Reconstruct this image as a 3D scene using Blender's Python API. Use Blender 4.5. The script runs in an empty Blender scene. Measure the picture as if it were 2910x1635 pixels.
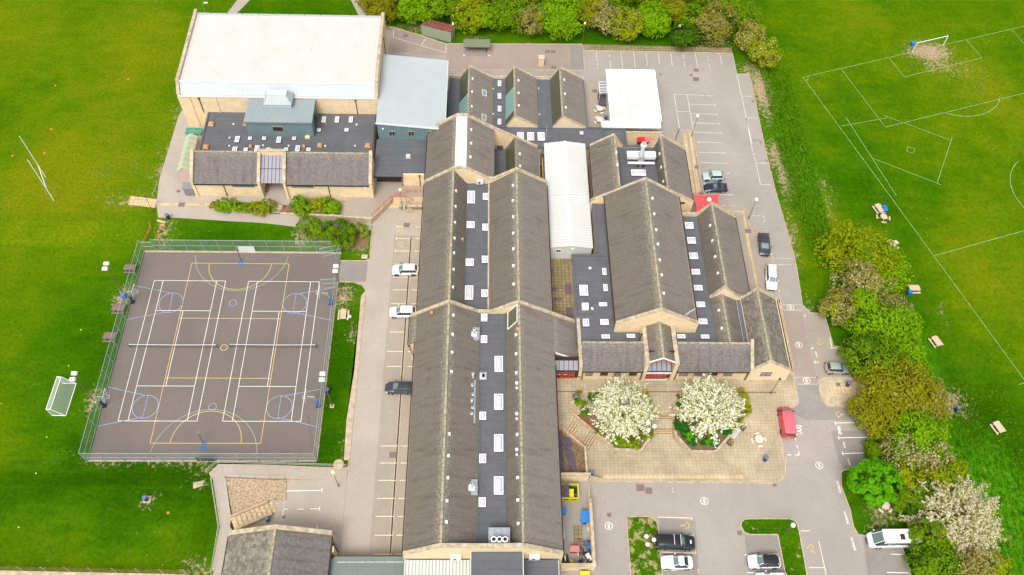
import bpy, bmesh, math, random
from math import sin, cos, pi, radians, hypot, atan2, floor
from mathutils import Vector, Matrix
random.seed(7)
SC = bpy.context.scene
COL = SC.collection

# ------------------------------------------------------------------ camera
FPX, PITCH, ROLL, CAMH, YAW = 2464.5658, radians(56.76498779684084), radians(3.118986443), 114.284156, radians(3.230326969712824)
CX, CY = 1455.0, 817.5
def _basis():
    fw = Vector((0, cos(PITCH), -sin(PITCH))); r = Vector((1, 0, 0)); u = Vector((0, sin(PITCH), cos(PITCH)))
    c, s = cos(ROLL), sin(ROLL)
    r2 = c * r + s * u; u2 = -s * r + c * u
    R = Matrix.Rotation(-YAW, 3, 'Z')
    return R @ r2, R @ u2, R @ fw
CR, CU, CF = _basis()
CAM = Vector((0, 0, CAMH))
cd = bpy.data.cameras.new('camera'); cam = bpy.data.objects.new('camera', cd); COL.objects.link(cam)
cd.sensor_fit = 'HORIZONTAL'; cd.sensor_width = 36; cd.lens = 36 * FPX / 2910; cd.clip_start = 1; cd.clip_end = 6000
cam.matrix_world = Matrix(((CR.x, CU.x, -CF.x, CAM.x), (CR.y, CU.y, -CF.y, CAM.y), (CR.z, CU.z, -CF.z, CAM.z), (0, 0, 0, 1)))
SC.camera = cam

# ------------------------------------------------------------------ light
SUN_EL, SUN_AZ = radians(58), radians(200)      # high, veiled sun behind the camera
w = bpy.data.worlds.new('World'); SC.world = w; w.use_nodes = True
nt = w.node_tree; bg = nt.nodes['Background']
sky = nt.nodes.new('ShaderNodeTexSky'); sky.sky_type = 'NISHITA'; sky.sun_disc = False
sky.sun_elevation = SUN_EL; sky.sun_rotation = SUN_AZ; sky.air_density = 1.0; sky.dust_density = 4.0; sky.ozone_density = 1.0
hs = nt.nodes.new('ShaderNodeHueSaturation'); hs.inputs['Saturation'].default_value = 0.22
nt.links.new(sky.outputs[0], hs.inputs['Color']); nt.links.new(hs.outputs[0], bg.inputs['Color'])
bg.inputs['Strength'].default_value = 0.15
sd = bpy.data.lights.new('sun', 'SUN'); sd.energy = 1.15; sd.angle = radians(20); sd.color = (1.0, 0.94, 0.86)
so = bpy.data.objects.new('sun', sd); COL.objects.link(so)
sdir = Vector((sin(SUN_AZ) * cos(SUN_EL), cos(SUN_AZ) * cos(SUN_EL), sin(SUN_EL)))
so.rotation_euler = sdir.to_track_quat('Z', 'Y').to_euler(); so.location = (0, 0, 150)
SC.view_settings.view_transform = 'Standard'; SC.view_settings.look = 'None'; SC.view_settings.gamma = 1
SC.view_settings.exposure = 0.62

# ------------------------------------------------------------------ photo pixel -> point in the place
_s = 730 / 2576; _s2 = 820 / 2576
TL = dict(A=(400, 0, _s), B=(1000, 0, _s), C=(1600, 0, _s), D=(2180, 0, _s), E=(400, 330, _s), F=(1100, 330, _s), G=(1600, 330, _s),
          H=(2180, 550, _s), I=(200, 660, _s2), J=(900, 660, _s), K=(1550, 740, _s), L=(2180, 960, _s), M=(100, 900, _s2), N=(550, 1225, _s),
          O=(1150, 1225, _s), P=(1550, 1050, _s), Q=(1750, 1225, _s), R=(2180, 1225, _s), S=(0, 0, 1), U=(0, 0, 2910 / 2576),
          W=(0, 350, 460 / 2576), V=(0, 1300, 640 / 2576), X=(2300, 460, 610 / 2576), Y=(1570, 1330, 150 / 1447), Z=(1570, 1460, 150 / 1240),
          T=(1000, 500, 240 / 2481))
def ray(k, x, y):
    a, b, s = TL[k]; return CF + CR * ((a + x * s - CX) / FPX) - CU * ((b + y * s - CY) / FPX)
def G(k, x, y, z=0):
    d = ray(k, x, y); return CAM + d * ((z - CAMH) / d.z)
def Gy(k, x, y, Y):
    d = ray(k, x, y); return CAM + d * (Y / d.y)
def Gp(k, x, y, pl):
    z0, x0, sx, y0, sy = pl; d = ray(k, x, y)
    return CAM + d * ((z0 - sx * x0 - sy * y0 - CAMH) / (d.z - sx * d.x - sy * d.y))

# ------------------------------------------------------------------ terrain
def S(a, b, t):
    t = max(0.0, min(1.0, (t - a) / (b - a))); return t * t * (3 - 2 * t)
def lerp(a, b, t): return a + (b - a) * t
def drop_edges(y):
    t = S(66, 88, y); return lerp(56.5, 51.2, t), lerp(70.5, 59.5, t)
def h0(x, y):
    left = 1.3 * S(81.6, 85.8, y) * (1 - S(-38, -23, x))
    right = lerp(1.3 * S(51.2, 52.6, y), 1.3 * S(45, 57, y), S(33.5, 36.5, x)) - 2.3 * S(72, 104, y)
    if 13 < x < 37 and 45 < y < 55: right -= 0.4
    b = lerp(S(-9.8, -5, x), S(-40, -8, x), S(100, 118, y))
    v = lerp(left, right, b)
    v += 1.1 * (1 - S(41, 45.4, y)) * (1 - S(-38.5, -36.8, x))
    xt, xb = drop_edges(y)
    return lerp(v, -3.4, S(xt, xb, x))
_hc = {}
def _hn(i, j):
    k = (i, j)
    if k not in _hc: _hc[k] = h0(i * 2.0, j * 2.0)
    return _hc[k]
def h(x, y):
    i, j = floor(x / 2), floor(y / 2); u, v = x / 2 - i, y / 2 - j
    return lerp(lerp(_hn(i, j), _hn(i + 1, j), u), lerp(_hn(i, j + 1), _hn(i + 1, j + 1), u), v)
def GH(k, x, y, dz=0):
    p = G(k, x, y, dz)
    for _ in range(4): p = G(k, x, y, h(p.x, p.y) + dz)
    return p

# ------------------------------------------------------------------ materials
def ramp(nt, fac, stops):
    n = nt.nodes.new('ShaderNodeValToRGB'); e = n.color_ramp.elements
    while len(e) > 1: e.remove(e[-1])
    e[0].position = stops[0][0]; e[0].color = (*stops[0][1], 1) if len(stops[0][1]) == 3 else stops[0][1]
    for p, c in stops[1:]:
        q = e.new(p); q.color = (*c, 1)
    nt.links.new(fac, n.inputs[0]); return n.outputs[0]
def newmat(name, rough=0.8, spec=0.3, metal=0.0):
    m = bpy.data.materials.new(name); m.use_nodes = True; b = m.node_tree.nodes['Principled BSDF']
    b.inputs['Roughness'].default_value = rough; b.inputs['Metallic'].default_value = metal
    b.inputs['Specular IOR Level'].default_value = spec
    return m, m.node_tree, b
def coords(nt, kind='Object', scale=(1, 1, 1), rot=(0, 0, 0)):
    t = nt.nodes.new('ShaderNodeTexCoord'); mp = nt.nodes.new('ShaderNodeMapping'); mp.inputs['Scale'].default_value = scale
    mp.inputs['Rotation'].default_value = rot
    nt.links.new(t.outputs[kind], mp.inputs[0]); return mp.outputs[0]
def noi(nt, vec, sc, det=4, rough=0.55, dist=0.0):
    n = nt.nodes.new('ShaderNodeTexNoise'); n.inputs['Scale'].default_value = sc; n.inputs['Detail'].default_value = det
    n.inputs['Roughness'].default_value = rough; n.inputs['Distortion'].default_value = dist
    nt.links.new(vec, n.inputs['Vector']); return n.outputs['Fac']
def mix(nt, f, a, b, mode='MIX'):
    n = nt.nodes.new('ShaderNodeMix'); n.data_type = 'RGBA'; n.blend_type = mode
    for k, v in ((0, f), (6, a), (7, b)):
        if isinstance(v, (int, float)): n.inputs[k].default_value = v
        elif isinstance(v, tuple): n.inputs[k].default_value = (*v, 1) if len(v) == 3 else v
        else: nt.links.new(v, n.inputs[k])
    return n.outputs[2]
def mth(nt, op, a, b=0.0, clamp=False):
    n = nt.nodes.new('ShaderNodeMath'); n.operation = op; n.use_clamp = clamp
    for k, v in ((0, a), (1, b)):
        if isinstance(v, (int, float)): n.inputs[k].default_value = v
        else: nt.links.new(v, n.inputs[k])
    return n.outputs[0]
def step(nt, v, a, b):
    n = nt.nodes.new('ShaderNodeMapRange'); n.interpolation_type = 'SMOOTHSTEP'
    n.inputs['From Min'].default_value = a; n.inputs['From Max'].default_value = b; nt.links.new(v, n.inputs[0]); return n.outputs[0]
def attr(nt, name):
    n = nt.nodes.new('ShaderNodeAttribute'); n.attribute_name = name; return n.outputs['Fac']
def sepxy(nt, vec):
    n = nt.nodes.new('ShaderNodeSeparateXYZ'); nt.links.new(vec, n.inputs[0]); return n.outputs
def bump(nt, b, hgt, strength=0.4, dist=0.05):
    n = nt.nodes.new('ShaderNodeBump'); n.inputs['Strength'].default_value = strength; n.inputs['Distance'].default_value = dist
    nt.links.new(hgt, n.inputs['Height']); nt.links.new(n.outputs[0], b.inputs['Normal'])
def plain(name, c, rough=0.6, spec=0.4, metal=0.0, var=0.12, sc=3.0):
    m, nt, b = newmat(name, rough, spec, metal)
    v = coords(nt); f = noi(nt, v, sc, 5)
    col = ramp(nt, f, [(0.3, tuple(max(0, k * (1 - var)) for k in c)), (0.7, tuple(min(1, k * (1 + var)) for k in c))])
    nt.links.new(col, b.inputs['Base Color']); return m
def brick(nt, vec, c1, c2, cm, w, hh, mortar, off=0.5, bias=0.0):
    n = nt.nodes.new('ShaderNodeTexBrick'); n.offset = off; n.inputs['Scale'].default_value = 1
    n.inputs['Color1'].default_value = (*c1, 1); n.inputs['Color2'].default_value = (*c2, 1); n.inputs['Mortar'].default_value = (*cm, 1)
    n.inputs['Brick Width'].default_value = w; n.inputs['Row Height'].default_value = hh; n.inputs['Mortar Size'].default_value = mortar
    n.inputs['Mortar Smooth'].default_value = 0.2; n.inputs['Bias'].default_value = bias
    nt.links.new(vec, n.inputs['Vector']); return n.outputs['Color'], n.outputs['Fac']

def grass_mat(name, wear=True, bare=0.0):
    m, nt, b = newmat(name, 0.95, 0.0); v = coords(nt)
    big = noi(nt, v, 0.035, 4, 0.5, 0.6); mid = noi(nt, v, 0.22, 5, 0.6); fine = noi(nt, v, 2.2, 6, 0.75)
    vs = coords(nt, scale=(0.5, 2.2, 1), rot=(0, 0, 0.9)); streak = noi(nt, vs, 0.35, 4, 0.6)
    t = mth(nt, 'ADD', mth(nt, 'MULTIPLY', big, 0.9), mth(nt, 'ADD', mth(nt, 'MULTIPLY', mid, 0.45), mth(nt, 'MULTIPLY', streak, 0.3)))
    t = mth(nt, 'SUBTRACT', t, 0.33)
    if wear: t = mth(nt, 'ADD', t, mth(nt, 'MULTIPLY', attr(nt, 'yel'), 0.26))
    col = ramp(nt, t, [(0.22, (0.022, 0.082, 0.001)), (0.44, (0.044, 0.125, 0.0015)), (0.64, (0.084, 0.156, 0.002)), (0.88, (0.148, 0.178, 0.004))])
    fcol = ramp(nt, fine, [(0.28, (0.55, 0.58, 0.5)), (0.5, (1, 1, 1)), (0.75, (1.35, 1.3, 1.2))])
    col = mix(nt, 1.0, col, fcol, 'MULTIPLY')
    if wear:
        wr = attr(nt, 'wear'); n1 = noi(nt, v, 1.9, 8, 0.8)
        k = mth(nt, 'ADD', wr, mth(nt, 'MULTIPLY', mth(nt, 'SUBTRACT', n1, 0.5), 3.2))
        d = mth(nt, 'MULTIPLY', step(nt, k, 0.5, 0.72), step(nt, wr, 0.02, 0.15))
        soil = ramp(nt, noi(nt, v, 3.0, 5), [(0.3, (0.27, 0.19, 0.11)), (0.7, (0.45, 0.34, 0.22))])
        col = mix(nt, d, col, soil)
        # scattered straw coloured flecks and litter
        fl = noi(nt, v, 1.7, 2, 0.5); big2 = noi(nt, v, 0.06, 3)
        fm = mth(nt, 'MULTIPLY', step(nt, fl, 0.70, 0.74), step(nt, big2, 0.5, 0.62))
        col = mix(nt, mth(nt, 'MULTIPLY', fm, 0.6), col, (0.33, 0.30, 0.12))
        lg = attr(nt, 'tall'); vl = coords(nt, scale=(1.6, 0.8, 1), rot=(0, 0, -0.5)); n2 = noi(nt, vl, 0.9, 6, 0.7)
        lcol = ramp(nt, n2, [(0.33, (0.008, 0.05, 0.001)), (0.5, (0.045, 0.19, 0.003)), (0.68, (0.115, 0.27, 0.012))])
        col = mix(nt, mth(nt, 'MULTIPLY', lg, mth(nt, 'SUBTRACT', 1.0, d)), col, lcol)
    if bare:
        n3 = noi(nt, v, 0.9, 8, 0.75); col = mix(nt, mth(nt, 'MULTIPLY', step(nt, n3, 0.66 - bare * .2, 0.72 - bare * .2), 0.8), col, (0.40, 0.31, 0.16))
    nt.links.new(col, b.inputs['Base Color']); bump(nt, b, fine, 0.6, 0.15); return m

def asphalt(name, c, var=0.10, stain=0.25, warm=(1.0, 0.93, 0.84)):
    m, nt, b = newmat(name, 0.92, 0.2); v = coords(nt)
    f = noi(nt, v, 0.12, 5, 0.6, 0.5); g = noi(nt, v, 6, 4, 0.8); s = noi(nt, v, 0.5, 6, 0.7, 1.5)
    col = ramp(nt, f, [(0.3, tuple(k * (1 - var) for k in c)), (0.7, tuple(k * (1 + var) for k in c))])
    col = mix(nt, 1, col, ramp(nt, g, [(0.35, (0.86,) * 3), (0.65, (1.12,) * 3)]), 'MULTIPLY')
    col = mix(nt, mth(nt, 'MULTIPLY', step(nt, s, 0.56, 0.75), stain), col, tuple(k * 0.55 * ww for k, ww in zip(c, warm)))
    # fine cracks
    vo = nt.nodes.new('ShaderNodeTexVoronoi'); vo.feature = 'DISTANCE_TO_EDGE'; vo.inputs['Scale'].default_value = 0.13
    nt.links.new(v, vo.inputs['Vector'])
    ck = mth(nt, 'MULTIPLY', mth(nt, 'SUBTRACT', 1.0, step(nt, vo.outputs['Distance'], 0.0, 0.006)), step(nt, f, 0.45, 0.6))
    col = mix(nt, mth(nt, 'MULTIPLY', ck, 0.35), col, tuple(k * 0.5 for k in c))
    nt.links.new(col, b.inputs['Base Color']); bump(nt, b, g, 0.3, 0.02); return m

def slabs(name, c1, c2, cm, sx, sy, mort=0.025, off=0.0, dirt=0.3):
    m, nt, b = newmat(name, 0.9, 0.2); v = coords(nt)
    col, fac = brick(nt, v, c1, c2, cm, sx, sy, mort, off)
    n = noi(nt, v, 0.25, 6, 0.65)
    col = mix(nt, 1, col, ramp(nt, n, [(0.3, (1 - dirt, 1 - dirt, 1 - dirt * 1.1)), (0.65, (1.08, 1.06, 1.02))]), 'MULTIPLY')
    nt.links.new(col, b.inputs['Base Color']); return m

def slate(name, c1, c2, moss=0.35, lich=0.5, w=0.32, hh=0.26, yel=(0.55, 0.30, 0.03), green=(0.15, 0.135, 0.085), bright=1.0):
    # UV in metres: u along the roof, v down from the ridge
    m, nt, b = newmat(name, 0.85, 0.25); v = coords(nt, 'UV')
    col, fac = brick(nt, v, c1, c2, tuple(k * 0.6 for k in c1), w, hh, 0.028, 0.5, 0.0)
    n = noi(nt, v, 0.28, 6, 0.7)
    col = mix(nt, mth(nt, 'MULTIPLY', step(nt, n, 0.42, 0.7), moss), col, green)
    vst = coords(nt, 'UV', scale=(1.2, 0.16, 1)); st = noi(nt, vst, 1.2, 6, 0.75)
    col = mix(nt, 1, col, ramp(nt, st, [(0.28, (0.62, 0.60, 0.60)), (0.48, (1, 1, 1)), (0.75, (1.15, 1.14, 1.12))]), 'MULTIPLY')
    pk = noi(nt, v, 4.0, 3, 0.7)
    col = mix(nt, 1, col, ramp(nt, pk, [(0.3, (0.85,) * 3), (0.7, (1.15,) * 3)]), 'MULTIPLY')
    vy = sepxy(nt, v)[1]
    near = mth(nt, 'SUBTRACT', 1.0, step(nt, vy, 0.0, 2.4))
    l1 = noi(nt, v, 2.6, 6, 0.8)
    la = mth(nt, 'MULTIPLY', step(nt, mth(nt, 'ADD', mth(nt, 'MULTIPLY', near, 0.24), l1), 0.66, 0.78), lich)
    col = mix(nt, la, col, (0.40, 0.37, 0.26))
    near2 = mth(nt, 'SUBTRACT', 1.0, step(nt, vy, 0.0, 0.55)); l2 = noi(nt, coords(nt, 'UV', scale=(0.12, 0.5, 1)), 1.0, 3, 0.6); l3 = noi(nt, v, 3.2, 5, 0.8)
    ya = mth(nt, 'MULTIPLY', mth(nt, 'MULTIPLY', step(nt, l2, 0.52, 0.62), near2), mth(nt, 'MULTIPLY', step(nt, l3, 0.46, 0.58), min(1, lich * 1.8)))
    col = mix(nt, ya, col, yel)
    nt.links.new(col, b.inputs['Base Color']); bump(nt, b, fac, -0.4, 0.02); return m

def felt(name, c, seam=1.0, var=0.12, stain=0.35):
    m, nt, b = newmat(name, 0.75, 0.3); v = coords(nt)
    col, fac = brick(nt, v, tuple(k * 0.97 for k in c), tuple(k * 1.05 for k in c), tuple(k * 0.74 for k in c), 3.0 * seam, 1.0 * seam, 0.03, 0.37)
    n = noi(nt, v, 0.35, 6, 0.65, 0.8); g = noi(nt, v, 8, 3, 0.7)
    col = mix(nt, 1, col, ramp(nt, n, [(0.3, (1 - var,) * 3), (0.7, (1 + var,) * 3)]), 'MULTIPLY')
    col = mix(nt, 1, col, ramp(nt, g, [(0.3, (0.92,) * 3), (0.7, (1.08,) * 3)]), 'MULTIPLY')
    s = noi(nt, v, 0.22, 7, 0.7, 1.0)
    col = mix(nt, mth(nt, 'MULTIPLY', step(nt, s, 0.60, 0.72), stain), col, (0.17, 0.155, 0.135))
    nt.links.new(col, b.inputs['Base Color']); return m

def ribbed(name, c, period=0.33, rough=0.5, stain=0.3, dark=0.8, stc=(0.42, 0.36, 0.24), stpow=0.6):
    # ribs run down the slope: stripes across u
    m, nt, b = newmat(name, rough, 0.4); v = coords(nt, 'UV'); sx = sepxy(nt, v)
    fr = mth(nt, 'FRACT', mth(nt, 'DIVIDE', sx[0], period)); rib = step(nt, mth(nt, 'ABSOLUTE', mth(nt, 'SUBTRACT', fr, 0.5)), 0.30, 0.42)
    col = mix(nt, rib, c, tuple(k * dark for k in c))
    n = noi(nt, v, 0.3, 4); col = mix(nt, 1, col, ramp(nt, n, [(0.3, (0.95,) * 3), (0.7, (1.04,) * 3)]), 'MULTIPLY')
    vs = coords(nt, 'UV', scale=(2.2, 0.30, 1)); s = noi(nt, vs, 1.0, 6, 0.75); s2 = noi(nt, v, 0.12, 2)
    col = mix(nt, mth(nt, 'MULTIPLY', mth(nt, 'MULTIPLY', step(nt, s, 0.56, 0.74), step(nt, s2, 0.45, 0.65)), stain), col, stc)
    nt.links.new(col, b.inputs['Base Color']); bump(nt, b, rib, 0.5, 0.03); return m

def stonewall(name, c1, c2, cm):
    m, nt, b = newmat(name, 0.9, 0.2); v = coords(nt, 'UV')
    col, fac = brick(nt, v, c1, c2, cm, 0.45, 0.225, 0.02, 0.5)
    n = noi(nt, v, 0.8, 6, 0.7); col = mix(nt, 1, col, ramp(nt, n, [(0.3, (0.86, 0.84, 0.8)), (0.65, (1.06, 1.05, 1.03))]), 'MULTIPLY')
    nt.links.new(col, b.inputs['Base Color']); bump(nt, b, fac, -0.3, 0.01); return m

def leafmat(name, c, var=0.3, trans=0.35, flower=None):
    m, nt, b = newmat(name, 0.7, 0.15)
    oi = nt.nodes.new('ShaderNodeObjectInfo'); v = coords(nt)
    n = noi(nt, v, 0.45, 3); n2 = noi(nt, v, 3.0, 2)
    t = mth(nt, 'ADD', mth(nt, 'MULTIPLY', n, 0.5), mth(nt, 'MULTIPLY', n2, 0.5))
    col = ramp(nt, t, [(0.35, tuple(k * (1 - var) for k in c)), (0.65, tuple(k * (1 + var) for k in c))])
    nt.links.new(col, b.inputs['Base Color'])
    tr = nt.nodes.new('ShaderNodeBsdfTranslucent'); nt.links.new(col, tr.inputs['Color'])
    ms = nt.nodes.new('ShaderNodeMixShader'); ms.inputs[0].default_value = trans
    out = nt.nodes['Material Output']; nt.links.new(b.outputs[0], ms.inputs[1]); nt.links.new(tr.outputs[0], ms.inputs[2]); nt.links.new(ms.outputs[0], out.inputs[0])
    return m
def meshmat(name, c, alpha, pitch=0.0):
    m, nt, b = newmat(name, 0.5, 0.4)
    b.inputs['Base Color'].default_value = (*c, 1); b.inputs['Alpha'].default_value = alpha
    if pitch:
        v = coords(nt, 'UV'); s = sepxy(nt, v)
        a = mth(nt, 'ABSOLUTE', mth(nt, 'SUBTRACT', mth(nt, 'FRACT', mth(nt, 'DIVIDE', s[1], pitch)), 0.5))
        k = step(nt, a, 0.36, 0.44); nt.links.new(mth(nt, 'ADD', mth(nt, 'MULTIPLY', k, 0.32), alpha), b.inputs['Alpha'])
    return m
def glassmat(name, c, rough=0.08, spec=0.8):
    m, nt, b = newmat(name, rough, spec); b.inputs['Base Color'].default_value = (*c, 1); return m

M = {}
M['grass'] = grass_mat('grass'); M['grass_thin'] = grass_mat('thin_grass', False, 0.8); M['grass_island'] = grass_mat('island_grass', False, 0.35)
M['asphalt'] = asphalt('asphalt', (0.335, 0.300, 0.265))
M['asphalt_warm'] = asphalt('asphalt_warm', (0.40, 0.345, 0.285), stain=0.3)
M['asphalt_bay'] = asphalt('asphalt_bay', (0.345, 0.295, 0.24), stain=0.35)
M['asphalt_dark'] = asphalt('asphalt_dark', (0.265, 0.238, 0.215), var=0.14, stain=0.3)
M['asphalt_red'] = asphalt('asphalt_red', (0.33, 0.262, 0.222))
M['court'] = asphalt('court_tarmac', (0.168, 0.142, 0.126), var=0.07, stain=0.2)
M['slabs'] = slabs('plaza_slabs', (0.475, 0.395, 0.280), (0.42, 0.345, 0.245), (0.29, 0.235, 0.165), 0.55, 0.45, 0.022)
M['slabs_light'] = slabs('tactile_slabs', (0.66, 0.50, 0.30), (0.56, 0.43, 0.26), (0.33, 0.26, 0.16), 0.6, 0.6, 0.03)
M['slabs_moss'] = slabs('mossy_slabs', (0.33, 0.27, 0.15), (0.26, 0.21, 0.115), (0.11, 0.09, 0.04), 0.6, 0.6, 0.035)
M['concrete'] = plain('concrete', (0.47, 0.38, 0.26), 0.9, 0.2, var=0.2, sc=1.5)
M['kerb'] = plain('kerb_stone', (0.47, 0.37, 0.27), 0.9, 0.2, var=0.25, sc=1.2)
M['soil'] = plain('soil', (0.20, 0.13, 0.075), 0.95, 0.1, var=0.4, sc=2.5)
M['gravel'] = plain('gravel', (0.40, 0.30, 0.20), 0.95, 0.1, var=0.55, sc=5)
M['paint_white'] = plain('road_paint_white', (0.80, 0.77, 0.70), 0.7, 0.3, var=0.15, sc=5)
M['paint_yellow'] = plain('road_paint_yellow', (0.74, 0.52, 0.15), 0.7, 0.3, var=0.12, sc=5)
M['paint_faded'] = plain('road_paint_faded', (0.64, 0.60, 0.50), 0.7, 0.3, var=0.3, sc=3)
M['paint_pale_yellow'] = plain('road_paint_pale_yellow', (0.78, 0.68, 0.48), 0.7, 0.3, var=0.2, sc=3)
M['paint_blue'] = plain('court_paint_blue', (0.32, 0.42, 0.66), 0.7, 0.3)
M['paint_green'] = plain('court_paint_green', (0.37, 0.46, 0.30), 0.7, 0.3)
M['pitch_line'] = plain('pitch_line', (0.27, 0.40, 0.16), 0.9, 0.1, var=0.35, sc=2)
M['slate'] = slate('slate', (0.200, 0.175, 0.150), (0.170, 0.147, 0.127))
M['slate_light'] = slate('slate_light', (0.245, 0.213, 0.186), (0.21, 0.182, 0.158), moss=0.12, lich=0.35)
M['slate_west'] = slate('slate_mossy', (0.182, 0.158, 0.130), (0.155, 0.134, 0.11), moss=0.4, lich=0.5)
M['slate_streak'] = slate('slate_streaked', (0.195, 0.173, 0.163), (0.145, 0.128, 0.122), moss=0.1, lich=0.2, w=0.34, hh=0.28)
M['slate_old'] = slate('slate_old', (0.28, 0.25, 0.205), (0.13, 0.113, 0.092), moss=0.35, lich=0.5, w=0.5, hh=0.42)
M['felt'] = felt('roofing_felt', (0.112, 0.116, 0.128))
M['felt_green'] = felt('roofing_felt_green', (0.17, 0.20, 0.175), seam=1.6, var=0.08, stain=0.15)
M['lead'] = plain('lead_flashing', (0.30, 0.33, 0.36), 0.5, 0.5, var=0.3)
M['white_roof'] = ribbed('white_ribbed_roof', (0.58, 0.565, 0.525), 0.42, 0.45, 1.0, 0.86)
M['white_metal_roof'] = ribbed('white_metal_roof', (0.60, 0.60, 0.58), 0.5, 0.45, 0.4, 0.86)
M['pale_roof'] = ribbed('pale_blue_roof', (0.43, 0.475, 0.48), 0.45, 0.4, 0.35, 0.86, (0.42, 0.44, 0.34))
M['teal'] = ribbed('teal_cladding', (0.165, 0.235, 0.245), 0.4, 0.45, 0.1, 0.72)
M['teal_roof'] = ribbed('grey_teal_roof', (0.29, 0.335, 0.335), 0.4, 0.45, 0.2, 0.80)
M['stripe_roof'] = ribbed('striped_profiled_roof', (0.52, 0.56, 0.52), 0.42, 0.4, 0.3, 0.55)
M['ridge_metal'] = plain('ridge_metal', (0.74, 0.75, 0.77), 0.45, 0.5, var=0.08, sc=2.5)
M['wall'] = stonewall('sandstone_block', (0.80, 0.64, 0.42), (0.73, 0.57, 0.37), (0.62, 0.49, 0.32))
M['render'] = plain('render', (0.74, 0.58, 0.39), 0.9, 0.2, var=0.07, sc=1.0)
M['coping'] = plain('coping_stone', (0.46, 0.38, 0.27), 0.95, 0.15, var=0.35, sc=1.6)
M['ridge_tile'] = plain('ridge_tile', (0.33, 0.29, 0.21), 0.95, 0.15, var=0.45, sc=2.5)
M['white'] = plain('white_paint', (0.82, 0.82, 0.82), 0.4, 0.5, var=0.03)
M['white_grey'] = plain('white_grey_panel', (0.62, 0.64, 0.63), 0.5, 0.4, var=0.05)
M['pane'] = glassmat('rooflight_pane', (0.58, 0.56, 0.61), 0.2)
M['upstand'] = plain('rooflight_upstand', (0.10, 0.08, 0.11), 0.7)
M['glass_dark'] = glassmat('dark_glass', (0.02, 0.025, 0.028))
M['glass_grey'] = glassmat('grey_glass', (0.22, 0.24, 0.26))
M['glass_frost'] = glassmat('frosted_glass', (0.27, 0.26, 0.30), 0.45, .3)
M['glass_green'] = glassmat('green_patent_glass', (0.115, 0.12, 0.075), 0.2, 0.6)
M['glass_aqua'] = glassmat('aqua_patent_glass', (0.30, 0.50, 0.47), 0.25, 0.6)
M['black'] = plain('black_plastic', (0.016, 0.015, 0.018), 0.5, 0.4)
M['rubber'] = plain('tyre_rubber', (0.015, 0.015, 0.015), 0.9, 0.2)
M['steel'] = plain('galvanised_steel', (0.42, 0.45, 0.47), 0.45, 0.5, 0.4)
M['alloy'] = plain('wheel_alloy', (0.45, 0.45, 0.46), 0.35, 0.5, 0.6)
M['rust_post'] = plain('weathered_post', (0.14, 0.10, 0.075), 0.85)
M['red_rail'] = plain('red_rail_paint', (0.62, 0.085, 0.06), 0.45, 0.5)
M['red_door'] = plain('red_door_paint', (0.60, 0.06, 0.03), 0.4, 0.5)
M['red_fascia'] = plain('red_brown_fascia', (0.42, 0.12, 0.055), 0.6)
M['brown'] = plain('brown_frame', (0.045, 0.022, 0.018), 0.5)
M['navy'] = plain('navy_plastic', (0.012, 0.028, 0.105), 0.35, 0.5)
M['navy_lid'] = plain('navy_lid', (0.10, 0.16, 0.30), 0.4, 0.5)
M['blue'] = plain('blue_plastic', (0.02, 0.14, 0.62), 0.35, 0.5)
M['blue2'] = plain('bright_blue_plastic', (0.012, 0.19, 0.56), 0.35, 0.5)
M['orange_vent'] = plain('terracotta_cowl', (0.50, 0.27, 0.12), 0.7, var=0.3)
M['timber'] = plain('pale_timber', (0.60, 0.47, 0.31), 0.85, 0.2, var=0.15)
M['timber_white'] = plain('bleached_timber', (0.66, 0.56, 0.46), 0.85, 0.2, var=0.12)
M['timber_brown'] = plain('brown_timber', (0.21, 0.15, 0.13), 0.85, 0.2, var=0.15)
M['green_paint'] = plain('green_paint', (0.02, 0.12, 0.07), 0.5)
M['net_green'] = meshmat('fence_mesh', (0.50, 0.58, 0.52), 0.07, 0.21)
M['net'] = meshmat('net_cord', (0.75, 0.8, 0.7), 0.30)
M['net_dark'] = meshmat('tennis_net_mesh', (0.05, 0.05, 0.045), 0.22)
M['bark'] = plain('bark', (0.10, 0.075, 0.05), 0.95, 0.1, var=0.4)
M['globe'] = plain('lamp_globe', (0.82, 0.81, 0.76), 0.3, 0.5, var=0.03)
M['globe_old'] = plain('yellowed_globe', (0.78, 0.65, 0.36), 0.4, 0.5, var=0.1)
M['yellow'] = plain('yellow_paint', (0.72, 0.55, 0.02), 0.5)
M['lime'] = plain('lime_yellow_paint', (0.52, 0.55, 0.01), 0.5)
M['ball'] = plain('tennis_ball', (0.55, 0.85, 0.10), 0.8)
M['purple_mat'] = plain('purple_rubber_mat', (.16, .11, .15), .9, .1, var=.3, sc=4)

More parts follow.
